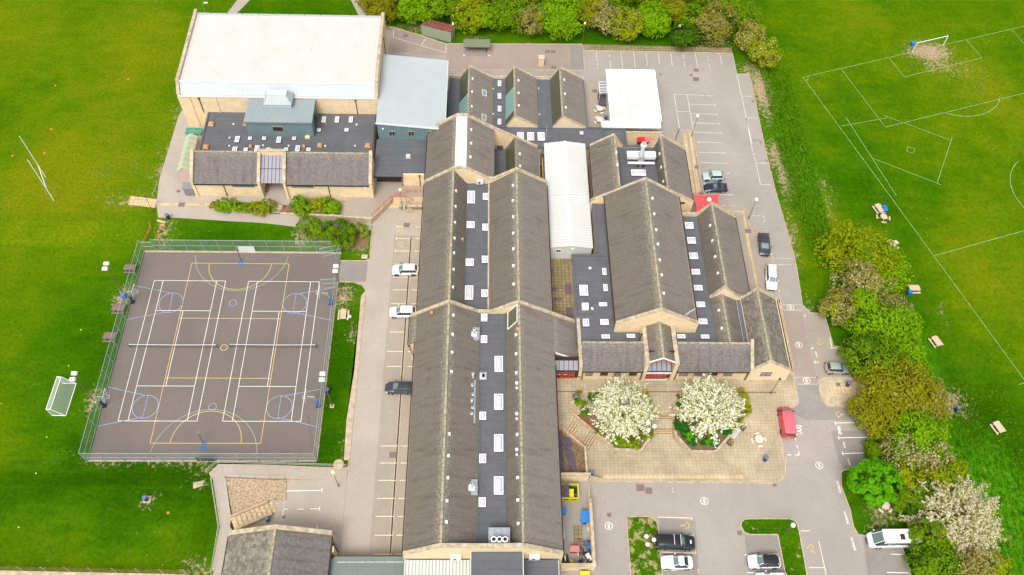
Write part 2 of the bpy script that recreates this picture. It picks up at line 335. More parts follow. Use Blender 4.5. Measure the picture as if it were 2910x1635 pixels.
# ------------------------------------------------------------------ mesh helpers
def autouv(ps, n):
    if abs(n.z) > 0.97: return [(p.x, p.y) for p in ps]
    u = Vector((-n.y, n.x, 0)).normalized(); v = n.cross(u)
    return [(p.dot(u), p.dot(v)) for p in ps]
SPLIT = {'coping', 'gutter', 'ridge', 'wall', 'gable_wall', 'valley_upstand', 'fascia', 'roof_edge_cladding', 'roof_upstand', 'door_bar', 'porch_wall', 'roof', 'side_panel', 'net_support', 'cabinet_body', 'door', 'flat_roof', 'gutter_bracket', 'side_windows', 'upper_wall', 'slot', 'roof_bar', 'shed_roof', 'rubbish_bag', 'opening', 'notice', 'leg', 'tower_opening', 'pillar', 'pergola', 'roof_cowl', 'louvre', 'gate_frame', 'flue', 'mesh_panel', 'goal_net'}
class MB:
    def __init__(s): s.v = []; s.f = []; s.m = []; s.uv = []; s.mats = []; s.sm = []
    def mi(s, m):
        if m not in s.mats: s.mats.append(m)
        return s.mats.index(m)
    def face(s, pts, m=None, uv=None, smooth=False):
        ps = [Vector(p) for p in pts]; i = len(s.v); s.v += ps; s.f.append(tuple(range(i, i + len(ps)))); s.m.append(m); s.sm.append(smooth)
        if uv is None:
            n = Vector((0, 0, 0))
            for a in range(len(ps)):
                p, q = ps[a], ps[(a + 1) % len(ps)]; n += Vector(((p.y - q.y) * (p.z + q.z), (p.z - q.z) * (p.x + q.x), (p.x - q.x) * (p.y + q.y)))
            n = n.normalized() if n.length > 1e-9 else Vector((0, 0, 1)); uv = autouv(ps, n)
        s.uv.append(uv)
    def hexa(s, b, t, m=None):           # b, t: 4 bottom points (ccw from above) and 4 top points
        s.face([b[3], b[2], b[1], b[0]], m); s.face(t, m)
        for i in range(4): j = (i + 1) % 4; s.face([b[i], b[j], t[j], t[i]], m)
    def box(s, x0, y0, z0, x1, y1, z1, m=None):
        if x0 > x1: x0, x1 = x1, x0
        if y0 > y1: y0, y1 = y1, y0
        q = [(x0, y0), (x1, y0), (x1, y1), (x0, y1)]
        s.hexa([(x, y, z0) for x, y in q], [(x, y, z1) for x, y in q], m)
    def frus(s, cx, cy, z0, z1, a0, b0, a1, b1, m=None):   # half sizes
        s.hexa([(cx - a0, cy - b0, z0), (cx + a0, cy - b0, z0), (cx + a0, cy + b0, z0), (cx - a0, cy + b0, z0)],
               [(cx - a1, cy - b1, z1), (cx + a1, cy - b1, z1), (cx + a1, cy + b1, z1), (cx - a1, cy + b1, z1)], m)
    def prism(s, poly, z0, z1, m=None, mside=None):
        a = sum(poly[i][0] * poly[(i + 1) % len(poly)][1] - poly[(i + 1) % len(poly)][0] * poly[i][1] for i in range(len(poly)))
        if a < 0: poly = poly[::-1]
        zt = z1 if callable(z1) else (lambda x, y: z1)
        zb = z0 if callable(z0) else (lambda x, y: z0)
        s.face([(x, y, zt(x, y)) for x, y in poly], m); s.face([(x, y, zb(x, y)) for x, y in poly[::-1]], mside or m)
        n = len(poly)
        for i in range(n):
            p, q = poly[i], poly[(i + 1) % n]; s.face([(p[0], p[1], zb(*p)), (q[0], q[1], zb(*q)), (q[0], q[1], zt(*q)), (p[0], p[1], zt(*p))], mside or m)
    def xz(s, poly, y0, y1, m=None):     # polygon in the x-z plane pushed along y
        if y0 > y1: y0, y1 = y1, y0
        a = sum(poly[i][0] * poly[(i + 1) % len(poly)][1] - poly[(i + 1) % len(poly)][0] * poly[i][1] for i in range(len(poly)))
        if a < 0: poly = poly[::-1]
        s.face([(x, y0, z) for x, z in poly], m); s.face([(x, y1, z) for x, z in poly[::-1]], m); n = len(poly)
        for i in range(n):
            p, q = poly[i], poly[(i + 1) % n]; s.face([(q[0], y0, q[1]), (p[0], y0, p[1]), (p[0], y1, p[1]), (q[0], y1, q[1])], m)
    def yz(s, poly, x0, x1, m=None):
        if x0 > x1: x0, x1 = x1, x0
        a = sum(poly[i][0] * poly[(i + 1) % len(poly)][1] - poly[(i + 1) % len(poly)][0] * poly[i][1] for i in range(len(poly)))
        if a < 0: poly = poly[::-1]
        s.face([(x1, y, z) for y, z in poly], m); s.face([(x0, y, z) for y, z in poly[::-1]], m); n = len(poly)
        for i in range(n):
            p, q = poly[i], poly[(i + 1) % n]; s.face([(x1, q[0], q[1]), (x1, p[0], p[1]), (x0, p[0], p[1]), (x0, q[0], q[1])], m)
    def beam(s, p, q, w, hh=None, m=None, up=(0, 0, 1)):
        p, q = Vector(p), Vector(q); d = (q - p)
        if d.length < 1e-6: return
        d.normalize(); up = Vector(up)
        if abs(d.dot(up)) > 0.98: up = Vector((0, 1, 0))
        a = d.cross(up).normalized() * (w / 2); b = a.cross(d).normalized() * ((hh or w) / 2)
        s.hexa([p - a - b, p + a - b, q + a - b, q - a - b], [p - a + b, p + a + b, q + a + b, q - a + b], m)
    def cyl(s, p, q, r0, r1=None, n=8, m=None, cap=True, smooth=True):
        p, q = Vector(p), Vector(q); r1 = r0 if r1 is None else r1; d = (q - p).normalized()
        a = d.cross(Vector((0, 0, 1)) if abs(d.z) < 0.95 else Vector((1, 0, 0))).normalized(); b = d.cross(a)
        A = [p + (a * cos(t) + b * sin(t)) * r0 for t in [2 * pi * i / n for i in range(n)]]
        B = [q + (a * cos(t) + b * sin(t)) * r1 for t in [2 * pi * i / n for i in range(n)]]
        for i in range(n): j = (i + 1) % n; s.face([A[i], A[j], B[j], B[i]], m, smooth=smooth)
        if cap: s.face(A[::-1], m); s.face(B, m)
    def lathe(s, c, prof, n=12, m=None):
        c = Vector(c)
        for (r0, z0), (r1, z1) in zip(prof, prof[1:]):
            for i in range(n):
                t, u = 2 * pi * i / n, 2 * pi * (i + 1) / n
                P = [c + Vector((r0 * cos(t), r0 * sin(t), z0)), c + Vector((r0 * cos(u), r0 * sin(u), z0)), c + Vector((r1 * cos(u), r1 * sin(u), z1)), c + Vector((r1 * cos(t), r1 * sin(t), z1))]
                if r0 < 1e-6: P = [P[0], P[2], P[3]]
                elif r1 < 1e-6: P = P[:3]
                s.face(P, m, smooth=True)
    def ball(s, c, r, m=None, n=12, k=8):
        s.lathe(c, [(r * sin(pi * i / k), -r * cos(pi * i / k)) for i in range(k + 1)], n, m)
    def slope(s, e0, e1, r1, r0, m=None, th=0.14):      # roof pitch: eave e0-e1, ridge r0-r1, uv v=0 on the ridge
        e0, e1, r1, r0 = map(Vector, (e0, e1, r1, r0)); d = (e1 - e0).normalized(); L0 = (e0 - r0).length; L1 = (e1 - r1).length
        n = (e1 - e0).cross(r0 - e0).normalized()
        if n.z < 0: n = -n
        o = n * th; u = lambda p: p.dot(d)
        f = [e0, e1, r1, r0]; uv = [(u(e0), L0), (u(e1), L1), (u(r1), 0), (u(r0), 0)]
        if (e1 - e0).cross(r0 - e0).z < 0: f = f[::-1]; uv = uv[::-1]
        s.face(f, m, uv); g = [p - o for p in f]; s.face(g[::-1], m)
        for i in range(4): j = (i + 1) % 4; s.face([g[i], g[j], f[j], f[i]], m)
    def islands(s):
        B = [([min(p[i] for p in (s.v[k] for k in f)) - .03 for i in range(3)], [max(p[i] for p in (s.v[k] for k in f)) + .03 for i in range(3)]) for f in s.f]; n = len(B); g = list(range(n))
        def fd(i):
            while g[i] != i: g[i] = g[g[i]]; i = g[i]
            return i
        for i in range(n):
            for j in range(i):
                if all(B[i][0][k] <= B[j][1][k] and B[j][0][k] <= B[i][1][k] for k in range(3)): g[fd(i)] = fd(j)
        out = {}
        for i in range(n): out.setdefault(fd(i), []).append(i)
        return list(out.values())
    def build(s, name, mat=None, parent=None, smooth=False, merge=False):
        if parent is not None and name in SPLIT and len(s.f) < 400:
            isl = s.islands()
            if len(isl) > 1:
                for k in isl:
                    m = MB()
                    for i in k: m.face([s.v[q] for q in s.f[i]], s.m[i], s.uv[i], s.sm[i])
                    o = m._build(name, mat, parent, smooth, merge)
                return o
        return s._build(name, mat, parent, smooth, merge)
    def _build(s, name, mat=None, parent=None, smooth=False, merge=False):
        me = bpy.data.meshes.new(name); off = parent.location if parent is not None and parent.get('_w') else Vector((0, 0, 0))
        if parent is not None and parent.parent is not None and parent.parent.get('_w'): off = parent.parent.location
        me.from_pydata([p - off for p in s.v], [], s.f)
        mats = []
        for m in s.m:
            m = m or mat
            if m not in mats: mats.append(m)
        for m in mats: me.materials.append(M[m])
        me.polygons.foreach_set('material_index', [mats.index(m or mat) for m in s.m])
        me.polygons.foreach_set('use_smooth', [bool(k or smooth) for k in s.sm])
        ul = me.uv_layers.new(name='UVMap'); ul.data.foreach_set('uv', [c for f in s.uv for p in f for c in p])
        if merge:
            bm = bmesh.new(); bm.from_mesh(me); bmesh.ops.remove_doubles(bm, verts=bm.verts, dist=0.001); bm.to_mesh(me); bm.free()
        o = bpy.data.objects.new(name, me); COL.objects.link(o)
        if parent is not None: o.parent = parent
        return o
def tag(o, label=None, cat=None, group=None, kind=None):
    if label: o['label'] = label
    if cat: o['category'] = cat
    if group: o['group'] = group
    if kind: o['kind'] = kind
    return o
def thing(name, label, cat, loc=(0, 0, 0), rz=0.0, group=None, world=False):
    o = bpy.data.objects.new(name, None); COL.objects.link(o); o.empty_display_size = 0.3
    o.location = loc; o.rotation_euler = (0, 0, rz); tag(o, label, cat, group)
    if world: o['_w'] = 1
    return o
def kids(o): return [c for c in _reg.get(o.name, [])]
_reg = {}
def dup(src, loc, rz=0.0, label=None, group=None, scale=None):
    def cp(o, par):
        c = o.copy(); COL.objects.link(c)
        if par is not None: c.parent = par
        for ch in [k for k in o.children]: cp(ch, c)
        return c
    c = cp(src, None); c.location = loc; c.rotation_euler = (0, 0, rz)
    if scale: c.scale = scale if hasattr(scale, '__len__') else (scale,) * 3
    if label: c['label'] = label
    if group: c['group'] = group
    return c
class Proto:                    # first use moves the prototype itself, later uses copy it
    def __init__(s, root): s.r = root; s.used = False
    def put(s, loc, rz=0.0, label=None, group=None, scale=None):
        if not s.used:
            s.used = True; o = s.r; o.location = loc; o.rotation_euler = (0, 0, rz)
            if scale: o.scale = scale if hasattr(scale, '__len__') else (scale,) * 3
            if label: o['label'] = label
            if group: o['group'] = group
            return o
        return dup(s.r, loc, rz, label, group, scale)

# ------------------------------------------------------------------ ground
def struct(o, kind='structure'): o['kind'] = kind; return o
def build_ground():
    xs = [-2500, -900, -400, -220] + [x * 2.0 for x in range(-75, 91)] + [220, 400, 900, 2500]
    ys = [-2000, -600, -200, -60] + [y * 2.0 for y in range(-10, 101)] + [240, 400, 900, 3500]
    verts = []; W = []; Y = []; T = []
    # worn patches: (tile, x, y, rx, ry, strength)
    worn = [('D', 1620, 520, 5, 2.6, 1.0), ('D', 1720, 640, 5, 3.2, .66), ('D', 1900, 690, 9, 5, .40), ('D', 2150, 900, 9, 6, .28), ('R', 1160, 790, 2.6, 1.8, .75), ('R', 1060, 945, 1.0, .8, .7), ('R', 1140, 935, .8, .8, .6),
            ('L', 1780, 640, 3.4, 2.6, .95), ('L', 1900, 720, 2.6, 2, .7), ('W', 2000, 1230, 3.0, 1.6, .6), ('W', 1700, 1200, 3, 1.6, .4), ('W', 1850, 600, 7, 4, .22), ('W', 1650, 800, 2.5, 2, .36), ('W', 2150, 700, 2.5, 3, .33),
            ('W', 850, 1060, 2, 1.6, .36), ('W', 100, 1300, 6, 3, .3), ('J', 255, 640, 2.1, 2.2, .85), ('J', 375, 1020, 1.4, 1.2, .6), ('I', 480, 580, 1.5, 2.4, .8), ('M', 540, 750, 1.5, 2.4, .7), ('J', 330, 900, .6, 1, .4),
            ('C', 1980, 900, 2.5, 8, .9), ('C', 1860, 700, 2.4, 2.2, .7), ('C', 2050, 1130, 1.3, 5, .6), ('G', 2110, 400, 1.6, 6, .8), ('G', 2240, 640, 1.3, 6, .8), ('G', 2280, 1200, 0.9, 8, .7), ('H', 230, 350, 1.0, 9, .6), ('H', 420, 1140, 2.6, 2.2, .5),
            ('L', 760, 260, 1.4, 6, .5), ('H', 600, 60, 2.0, 5, .42), ('X', 180, 350, 2.0, 7, .44), ('X', 250, 700, 1.6, 4, .42), ('V', 2300, 230, 2.2, 2, .5), ('V', 1680, 520, .9, .7, .7), ('V', 2230, 1320, 1.5, 1.6, .8), ('V', 500, 1060, 2, 1.2, .32),
            ('B', 660, 270, 3.0, 1.4, .8), ('B', 510, 250, 1.2, .7, .7), ('B', 1250, 380, 4, 1.2, .5), ('B', 200, 110, 1.8, 1.2, .6), ('A', 380, 1100, 1.0, 7, .55), ('E', 230, 500, 1.4, 8, .6), ('E', 250, 1150, 1.2, 4, .7), ('C', 1500, 445, 9, .8, .7),
            ('E', 1650, 1180, 2, 2.6, .8), ('E', 2200, 1270, 1.8, 2, .8), ('J', 470, 150, 1.0, 2.5, .5), ('J', 440, 1200, .55, 9, .65), ('N', 1560, 150, .5, 7, .65), ('M', 700, 1285, 5, .5, .7), ('M', 1300, 1285, 6, .5, .7), ('M', 250, 1240, 3, 2, .3), ('M', 100, 640, 3, 3, .28),
            ('Q', 310, 950, 1.8, 1.4, .6), ('Q', 250, 1370, 2, 1.6, .55), ('R', 2200, 480, 1.6, 3, .4), ('R', 2380, 1080, 1.5, 5, .45), ('R', 480, 1350, .6, 4, .3), ('H', 1740, 1200, .7, 3, .5)]
    worn = [(GH(k, x, y), rx, ry, s) for k, x, y, rx, ry, s in worn]
    yel = [('W', 700, 900, 14, 10, 1), ('A', 60, 600, 8, 20, .5), ('U', 60, 80, 30, 20, .8), ('U', 150, 500, 14, 12, .7), ('U', 250, 320, 12, 12, .5), ('U', 2380, 380, 14, 10, .8), ('U', 2480, 700, 16, 12, .7), ('U', 2150, 60, 14, 10, .7), ('H', 600, 250, 3, 12, 1.2),
           ('X', 1900, 700, 12, 10, .5), ('U', 130, 1000, 5, 5, .5), ('U', 2500, 250, 8, 14, .6), ('V', 300, 850, 5, 2, .5), ('U', 350, 100, 8, 10, .4), ('U', 2050, 250, 4, 14, .4), ('U', 40, 700, 10, 14, .5),
           ('U', 800, 60, 6, 6, -.5), ('U', 300, 1200, 18, 10, -.9), ('U', 2300, 950, 12, 14, -.6), ('U', 2450, 1200, 14, 14, -.8), ('U', 560, 600, 12, 4, -.9), ('R', 1000, 880, 5, 6, -.3), ('U', 840, 900, 3, 20, -.7), ('U', 1700, 85, 30, 4, -.9), ('U', 230, 860, 9, 9, -.5)]
    yel = [(GH(k, x, y), rx, ry, s) for k, x, y, rx, ry, s in yel]
    for y in ys:
        for x in xs:
            z = h(x, y) if -150 <= x <= 180 and -20 <= y <= 200 else h0(x, y)
            verts.append((x, y, z))
            wv = 0
            for p, rx, ry, s in worn:
                d = ((x - p.x) / (rx + 1)) ** 2 + ((y - p.y) / (ry + 1)) ** 2
                if d < 2.5: wv = max(wv, s * math.exp(-d * 1.3))
            W.append(wv); yv = 0
            for p, rx, ry, s in yel:
                d = ((x - p.x) / rx) ** 2 + ((y - p.y) / ry) ** 2
                if d < 4: yv += s * math.exp(-d)
            Y.append(yv)
            xt, xb = drop_edges(y); t = S(xt + .8, xt + 3, x) * (1 - S(xb - 1.5, xb + .8, x)) * (1 if y < 128 else 0)
            if y < 66: t = max(t, S(66, 69, x) * (1 - S(78 - (y - 30) * .15, 82 - (y - 30) * .15, x)) * (1 - S(45, 56, y)))
            T.append(t)
    nx = len(xs); F = [(j * nx + i, j * nx + i + 1, (j + 1) * nx + i + 1, (j + 1) * nx + i) for j in range(len(ys) - 1) for i in range(nx - 1)]
    me = bpy.data.meshes.new('ground'); me.from_pydata(verts, [], F)
    for n_, d_ in (('wear', W), ('yel', Y), ('tall', T)): me.attributes.new(n_, 'FLOAT', 'POINT').data.foreach_set('value', d_)
    me.materials.append(M['grass']); o = bpy.data.objects.new('ground', me); COL.objects.link(o); struct(o)
build_ground()
def to_w(pts):      # list of (tile,x,y) or world (x,y)
    return [(lambda p: (p.x, p.y))(GH(*p)) if isinstance(p[0], str) else (p[0], p[1]) for p in pts]
def drape_bm(bm, poly, off, stp=2.0):
    poly = to_w(poly)
    b = bmesh.new(); f = b.faces.new([b.verts.new((x, y, 0)) for x, y in poly]); bmesh.ops.triangulate(b, faces=[f])
    x0, x1 = min(p[0] for p in poly), max(p[0] for p in poly); y0, y1 = min(p[1] for p in poly), max(p[1] for p in poly)
    for ax, a0, a1 in ((0, x0, x1), (1, y0, y1)):
        k = floor(a0 / stp) + 1
        while k * stp < a1:
            co = [0, 0, 0]; no = [0, 0, 0]; co[ax] = k * stp; no[ax] = 1
            bmesh.ops.bisect_plane(b, geom=b.verts[:] + b.edges[:] + b.faces[:], plane_co=co, plane_no=no); k += 1
    mp = {}
    for v in b.verts: mp[v] = bm.verts.new((v.co.x, v.co.y, h(v.co.x, v.co.y) + off))
    for f in b.faces:
        vs = [mp[v] for v in f.verts]
        if f.normal.z < 0: vs.reverse()
        try: bm.faces.new(vs)
        except ValueError: pass
    b.free()
def drape(name, polys, off, mat, kind='structure'):
    bm = bmesh.new()
    for p in polys: drape_bm(bm, p, off)
    me = bpy.data.meshes.new(name); bm.to_mesh(me); bm.free(); me.materials.append(M[mat])
    o = bpy.data.objects.new(name, me); COL.objects.link(o); struct(o, kind); return o
def line(p, q, w=0.1):
    (x0, y0), (x1, y1) = to_w([p, q]); d = hypot(x1 - x0, y1 - y0) or 1; nx, ny = -(y1 - y0) / d * w / 2, (x1 - x0) / d * w / 2
    return [(x0 - nx, y0 - ny), (x1 - nx, y1 - ny), (x1 + nx, y1 + ny), (x0 + nx, y0 + ny)]
def dashes(p, q, segs, w=0.1):
    (x0, y0), (x1, y1) = to_w([p, q]); return [line((lerp(x0, x1, a), lerp(y0, y1, a)), (lerp(x0, x1, b), lerp(y0, y1, b)), w) for a, b in segs]
def arc(cx, cy, r, a0, a1, w=0.06, n=24):
    out = []
    for i in range(n):
        t, u = a0 + (a1 - a0) * i / n, a0 + (a1 - a0) * (i + 1) / n
        out.append([(cx + (r - w / 2) * cos(t), cy + (r - w / 2) * sin(t)), (cx + (r + w / 2) * cos(t), cy + (r + w / 2) * sin(t)), (cx + (r + w / 2) * cos(u), cy + (r + w / 2) * sin(u)), (cx + (r - w / 2) * cos(u), cy + (r - w / 2) * sin(u))])
    return out
def kerb(name, pts, hgt=0.11, wd=0.15, mat='kerb'):
    mb = MB(); P = to_w(pts)
    for (x0, y0), (x1, y1) in zip(P, P[1:]):
        L = hypot(x1 - x0, y1 - y0); n = max(1, int(L / 2)); d = (x1 - x0) / L, (y1 - y0) / L; nx, ny = -d[1] * wd / 2, d[0] * wd / 2
        for i in range(n):
            a, b = i / n, (i + 1) / n; ax, ay, bx, by = lerp(x0, x1, a), lerp(y0, y1, a), lerp(x0, x1, b), lerp(y0, y1, b)
            za, zb = h(ax, ay), h(bx, by)
            bt = [(ax + nx, ay + ny, za - .3), (ax - nx, ay - ny, za - .3), (bx - nx, by - ny, zb - .3), (bx + nx, by + ny, zb - .3)]
            mb.hexa(bt, [(p[0], p[1], (za if k < 2 else zb) + hgt) for k, p in enumerate(bt)], None)
    o = mb.build(name, mat); struct(o); return o
def rnd(cx, cy, r, a0, a1, n=6): return [(cx + r * cos(radians(lerp(a0, a1, i / n))), cy + r * sin(radians(lerp(a0, a1, i / n)))) for i in range(n + 1)]

# parking strip and road west of the main building
drape('parking_road', [[(-18.7, 33.0), (-18.7, 74.1), (-19.3, 75.0), (-20.6, 75.5), (-23.1, 75.6), (-23.1, 79.55), (-19.2, 79.6), (-18.5, 80.0), (-18.6, 86.3), (-18.7, 87.2), (-15.8, 91.6), (-9.5, 91.8), (-9.5, 31), (-18.7, 31)]], 0.02, 'asphalt_warm')
drape('court_access_path', [[(-23.1, 75.6), (-18.75, 75.6), (-18.75, 79.55), (-23.1, 79.55)]], 0.028, 'asphalt_dark')
drape('bay_surface', [[(-14.9, 31), (-9.5, 31), (-9.5, 84.8), (-14.9, 84.8)]], 0.027, 'asphalt_bay')
drape('drain_channel', [line((-12.15, 31.5), (-12.15, 84.5), 0.16)], 0.034, 'brown')
drape('drain_channel_edging', [line((-12.32, 31.5), (-12.32, 84.5), 0.10), line((-11.98, 31.5), (-11.98, 84.5), 0.10)], 0.034, 'kerb')
bl = []
for i, (k, x0, y, x1) in enumerate([('J', 800, 65, 1052), ('J', 788, 190, 1045), ('J', 770, 322, 1038), ('J', 766, 452, 1030), ('J', 757, 580, 1018), ('J', 745, 718, 1012), ('J', 735, 855, 945), ('J', 722, 1003, 950), ('J', 707, 1197, 975), ('J', 698, 1348, 980),
        ('N', 1876, 152, 2168), ('N', 1865, 323, 2158), ('N', 1852, 497, 2147), ('N', 1841, 677, 2137), ('N', 1828, 859, 2126), ('N', 1815, 1047, 2115), ('N', 1802, 1237, 2092), ('F', 100, 1112, 352)]):
    a = G(k, x0, y); yy = a.y; s0 = random.uniform(.0, .03)
    bl += dashes((a.x, yy), (-9.6, yy), [(s0, .47), (.62, 1)] if k == 'J' or i == 17 else [(0, .5), (.6, 1)], 0.10)
for k, x, y in [('J', 800, 65), ('J', 788, 190), ('F', 100, 1112)]:
    a = G(k, x, y); bl.append(line((a.x, a.y - .3), (a.x, a.y + .3), .1))
drape('bay_lines_west', bl, 0.036, 'paint_pale_yellow')
# disabled symbols
def wheelchair(cx, cy, ang, s=1.0):
    P = []
    def T(x, y): c, q = cos(ang), sin(ang); return (cx + (x * c - y * q) * s, cy + (x * q + y * c) * s)
    def seg(a, b, w=.09): P.append(line(T(*a), T(*b), w * s))
    for i in range(11):
        t, u = radians(150 + i * 22), radians(150 + (i + 1) * 22); seg((.42 * cos(t), .42 * sin(t) - .15), (.42 * cos(u), .42 * sin(u) - .15))
    seg((-.05, .62), (0, .12)); seg((0, .12), (.36, .10)); seg((.36, .10), (.55, -.35)); seg((.55, -.35), (.7, -.3)); seg((-.03, .42), (.26, .40))
    for i in range(6):
        t, u = radians(i * 60), radians(i * 60 + 60); P.append([T(-.06, .8), T(-.06 + .11 * cos(t), .8 + .11 * sin(t)), T(-.06 + .11 * cos(u), .8 + .11 * sin(u))])
    return P
wc = []
for k, x, y, a in [('F', 140, 1165, 200), ('F', 135, 1290, 200), ('L', 525, 42, 0), ('L', 725, 770, 270), ('Q', 700, 950, 90), ('Q', 1960, 1180, 200)]:
    p = GH(k, x, y); wc += wheelchair(p.x, p.y, radians(a), .85)
drape('wheelchair_symbols', wc, 0.040, 'paint_yellow')

# court
drape('sports_court', [[(-54.25, 45.9), (-23.2, 45.9), (-23.2, 81.05), (-54.25, 81.05)]], 0.02, 'court')
NX, NY = (-49.0, 45.5)
def cpt(k, x, y): p = G(k, x, y); return p.x, p.y
n0, n1, n2, n3 = cpt('M', 1027, 1131), cpt('M', 2013, 1133), cpt('I', 1953, 285), cpt('I', 1085, 278)
yl = [line(n0, n1, .07), line(n1, n2, .07), line(n2, n3, .07), line(n3, n0, .07), line(cpt('I', 975, 769), cpt('I', 1873, 774), .07), line(cpt('I', 850, 1303), cpt('I', 1790, 1307), .07)]
mxn = (n0[0] + n1[0]) / 2; mxf = (n2[0] + n3[0]) / 2
yl += arc(mxn, n0[1], 4.9, 0, pi, .07) + arc(mxf, n2[1], 4.9, pi, 2 * pi, .07)
c = cpt('I', 1371, 1032); yl += arc(c[0], c[1], .5, 0, 2 * pi, .08, 16)
drape('netball_lines', yl, 0.036, 'paint_yellow')
drape('arc_lines', arc(mxn, n0[1] - 2.2, 7.35, 0.1, pi - 0.1, .06, 30) + arc(mxf, n2[1] + 2.2, 7.35, pi + .1, 2 * pi - .1, .06, 30), 0.030, 'paint_green')
wl = []
for (bl_, br, tr_, tl_) in ((cpt('M', 741, 933), cpt('M', 1445, 934), cpt('I', 1387, 438), cpt('I', 750, 432)), (cpt('M', 1674, 935), cpt('M', 2372, 937), cpt('I', 2224, 445), cpt('I', 1591, 440))):
    x0, x1, y0, y1 = (bl_[0] + tl_[0]) / 2, (br[0] + tr_[0]) / 2, (bl_[1] + br[1]) / 2, (tl_[1] + tr_[1]) / 2; ym = (y0 + y1) / 2; xm = (x0 + x1) / 2
    wl += [line((x0, y0), (x1, y0), .08), line((x0, y1), (x1, y1), .08), line((x0, y0), (x0, y1), .08), line((x1, y0), (x1, y1), .08), line((x0 + 1.37, y0), (x0 + 1.37, y1), .08), line((x1 - 1.37, y0), (x1 - 1.37, y1), .08),
           line((x0 + 1.37, ym - 6.4), (x1 - 1.37, ym - 6.4), .08), line((x0 + 1.37, ym + 6.4), (x1 - 1.37, ym + 6.4), .08), line((xm, ym - 6.4), (xm, ym + 6.4), .08), line((xm, y0), (xm, y0 + .15), .08), line((xm, y1 - .15), (xm, y1), .08)]
drape('tennis_lines', wl, 0.042, 'paint_white')
bb = []
for cx_, cy_, a, b_, c_, d_ in ((('I', 899, 632), None, ('I', 585, 480), ('I', 915, 549), ('I', 882, 711), ('I', 500, 782)), (('I', 2003, 638), None, ('I', 2352, 497), ('I', 2015, 557), ('I', 1990, 718), ('I', 2340, 790)),
                           (('M', 984, 806), None, ('M', 650, 630), ('M', 1008, 710), ('M', 960, 897), ('M', 555, 980)), (('M', 2180, 810), None, ('M', 2540, 650), ('M', 2195, 716), ('M', 2167, 903), ('M', 2530, 988))):
    p = cpt(*cx_); bb += arc(p[0], p[1], 1.8, 0, 2 * pi, .07, 28) + [line(a, b_, .07), line(c_, d_, .07), line(b_, c_, .06)]
for k, x, y in (('I', 1451, 634), ('M', 1584, 806)): p = cpt(k, x, y); bb += arc(p[0], p[1], .55, 0, 2 * pi, .07, 16)
drape('basketball_lines', bb, 0.048, 'paint_blue')
kerb('court_edging', [(-54.3, 45.85), (-23.1, 45.85), (-23.1, 75.6)], .06); kerb('court_edging_north', [(-54.3, 81.1), (-23.1, 81.1)], .10, .25, 'concrete')
kerb('kerb_west', [(-18.7, 44.6), (-18.7, 74.1), (-19.3, 75.0), (-20.6, 75.5), (-23.1, 75.6)]); kerb('kerb_west_north', [(-23.1, 79.6), (-19.2, 79.6), (-18.5, 80.0), (-18.6, 85.9)])
drape('bare_edge', [[(-19.4, 46), (-18.78, 46), (-18.78, 73.8), (-19.3, 73.0), (-19.2, 60), (-19.6, 52)]], 0.008, 'kerb')

# terrace around the changing rooms, lower path
drape('side_path', [[(-54.2, 109.5), (-52.6, 116), (-51.6, 116), (-47.6, 106.8), (-47.6, 91.7), (-47.6, 89.5), (-50.4, 86.95), (-53.0, 86.9), (-53.9, 89.8), (-54.5, 95)]], 0.03, 'asphalt_warm')
drape('terrace_path', [[(-47.6, 97), (-47.6, 89.0), (-45.2, 88.98), (-44.9, 88.95), (-35.1, 88.25), (-33.7, 88.25), (-33.7, 90.1), (-24.4, 90.1), (-24.2, 88.0), (-23, 88.0), (-23, 97)]], 0.03, 'asphalt_warm')
drape('lower_path', [[(-50.4, 87.0), (-47.6, 89.45), (-44.9, 88.9), (-35.1, 88.1), (-24.7, 87.6), (-18.7, 87.1), (-18.75, 85.8), (-30.1, 85.75), (-40.7, 86.3), (-50.4, 86.95)]], 0.024, 'asphalt_warm')
zt = lambda x, y: 1.33 - 0.75 * S(91.6, 87.6, y) * S(-25, -22, x)
mb = MB(); mb.prism([(-23.1, 88.05), (-18.7, 87.35), (-15.6, 91.75), (-9.5, 91.75), (-9.5, 97), (-23.1, 97)], -.2, 1.32, 'asphalt_bay', 'wall'); tag(mb.build('terrace'), kind='structure')
drape('pale_slab_path', [[('W', 2080, 1160), ('W', 2500, 1215), ('W', 2470, 1350), ('W', 2040, 1305)]], 0.03, 'slabs_light')
drape('tactile_paving_strip', [[(-53.2, 89.3), (-44.0, 89.6), (-44.0, 90.1), (-53.3, 89.9)], [('T', 980, 950), ('T', 1400, 950), ('T', 1400, 750), ('T', 1150, 720)]], 0.036, 'slabs_light')
# south west yard
ring = lambda x, y: 1.12 * (1 - S(-33, -19.5, x))
mb = MB()
for a, b in ((-36.2, -30), (-30, -26.5), (-26.5, -22), (-22, -18.75)): mb.prism([(a, 43.1), (b, 43.1), (b, 44.95), (a, 44.95)], -.3, ring, 'asphalt_warm', 'concrete')
mb.prism([(-37.2, 43.6), (-36.2, 44.95), (-36.2, 43.1), (-34.9, 43.1), (-33.2, 37.4), (-33.2, 36.4), (-32.2, 35), (-32.3, 30), (-34.3, 30), (-34.2, 34.7), (-34.4, 36.1), (-36.5, 42.7)], -.3, 1.12, 'asphalt_warm', 'concrete')
tag(mb.build('ramp_path'), kind='structure')
drape('south_west_yard', [[(-34.8, 31), (-18.72, 31), (-18.72, 43.1), (-34.8, 43.1)]], 0.02, 'asphalt_warm')
mb = MB(); gz = lambda x, y: 1.1 * (1 - S(-34.5, -26.6, x)) * .9 + .15
gp = [(-34.85, 43.0), (-26.9, 43.0), (-26.6, 40.3), (-28.6, 40.25), (-29.45, 39.6), (-33.1, 37.7)]
mb.prism(gp, 0, gz, 'gravel', 'concrete'); tag(mb.build('gravel_bed'), kind='structure')
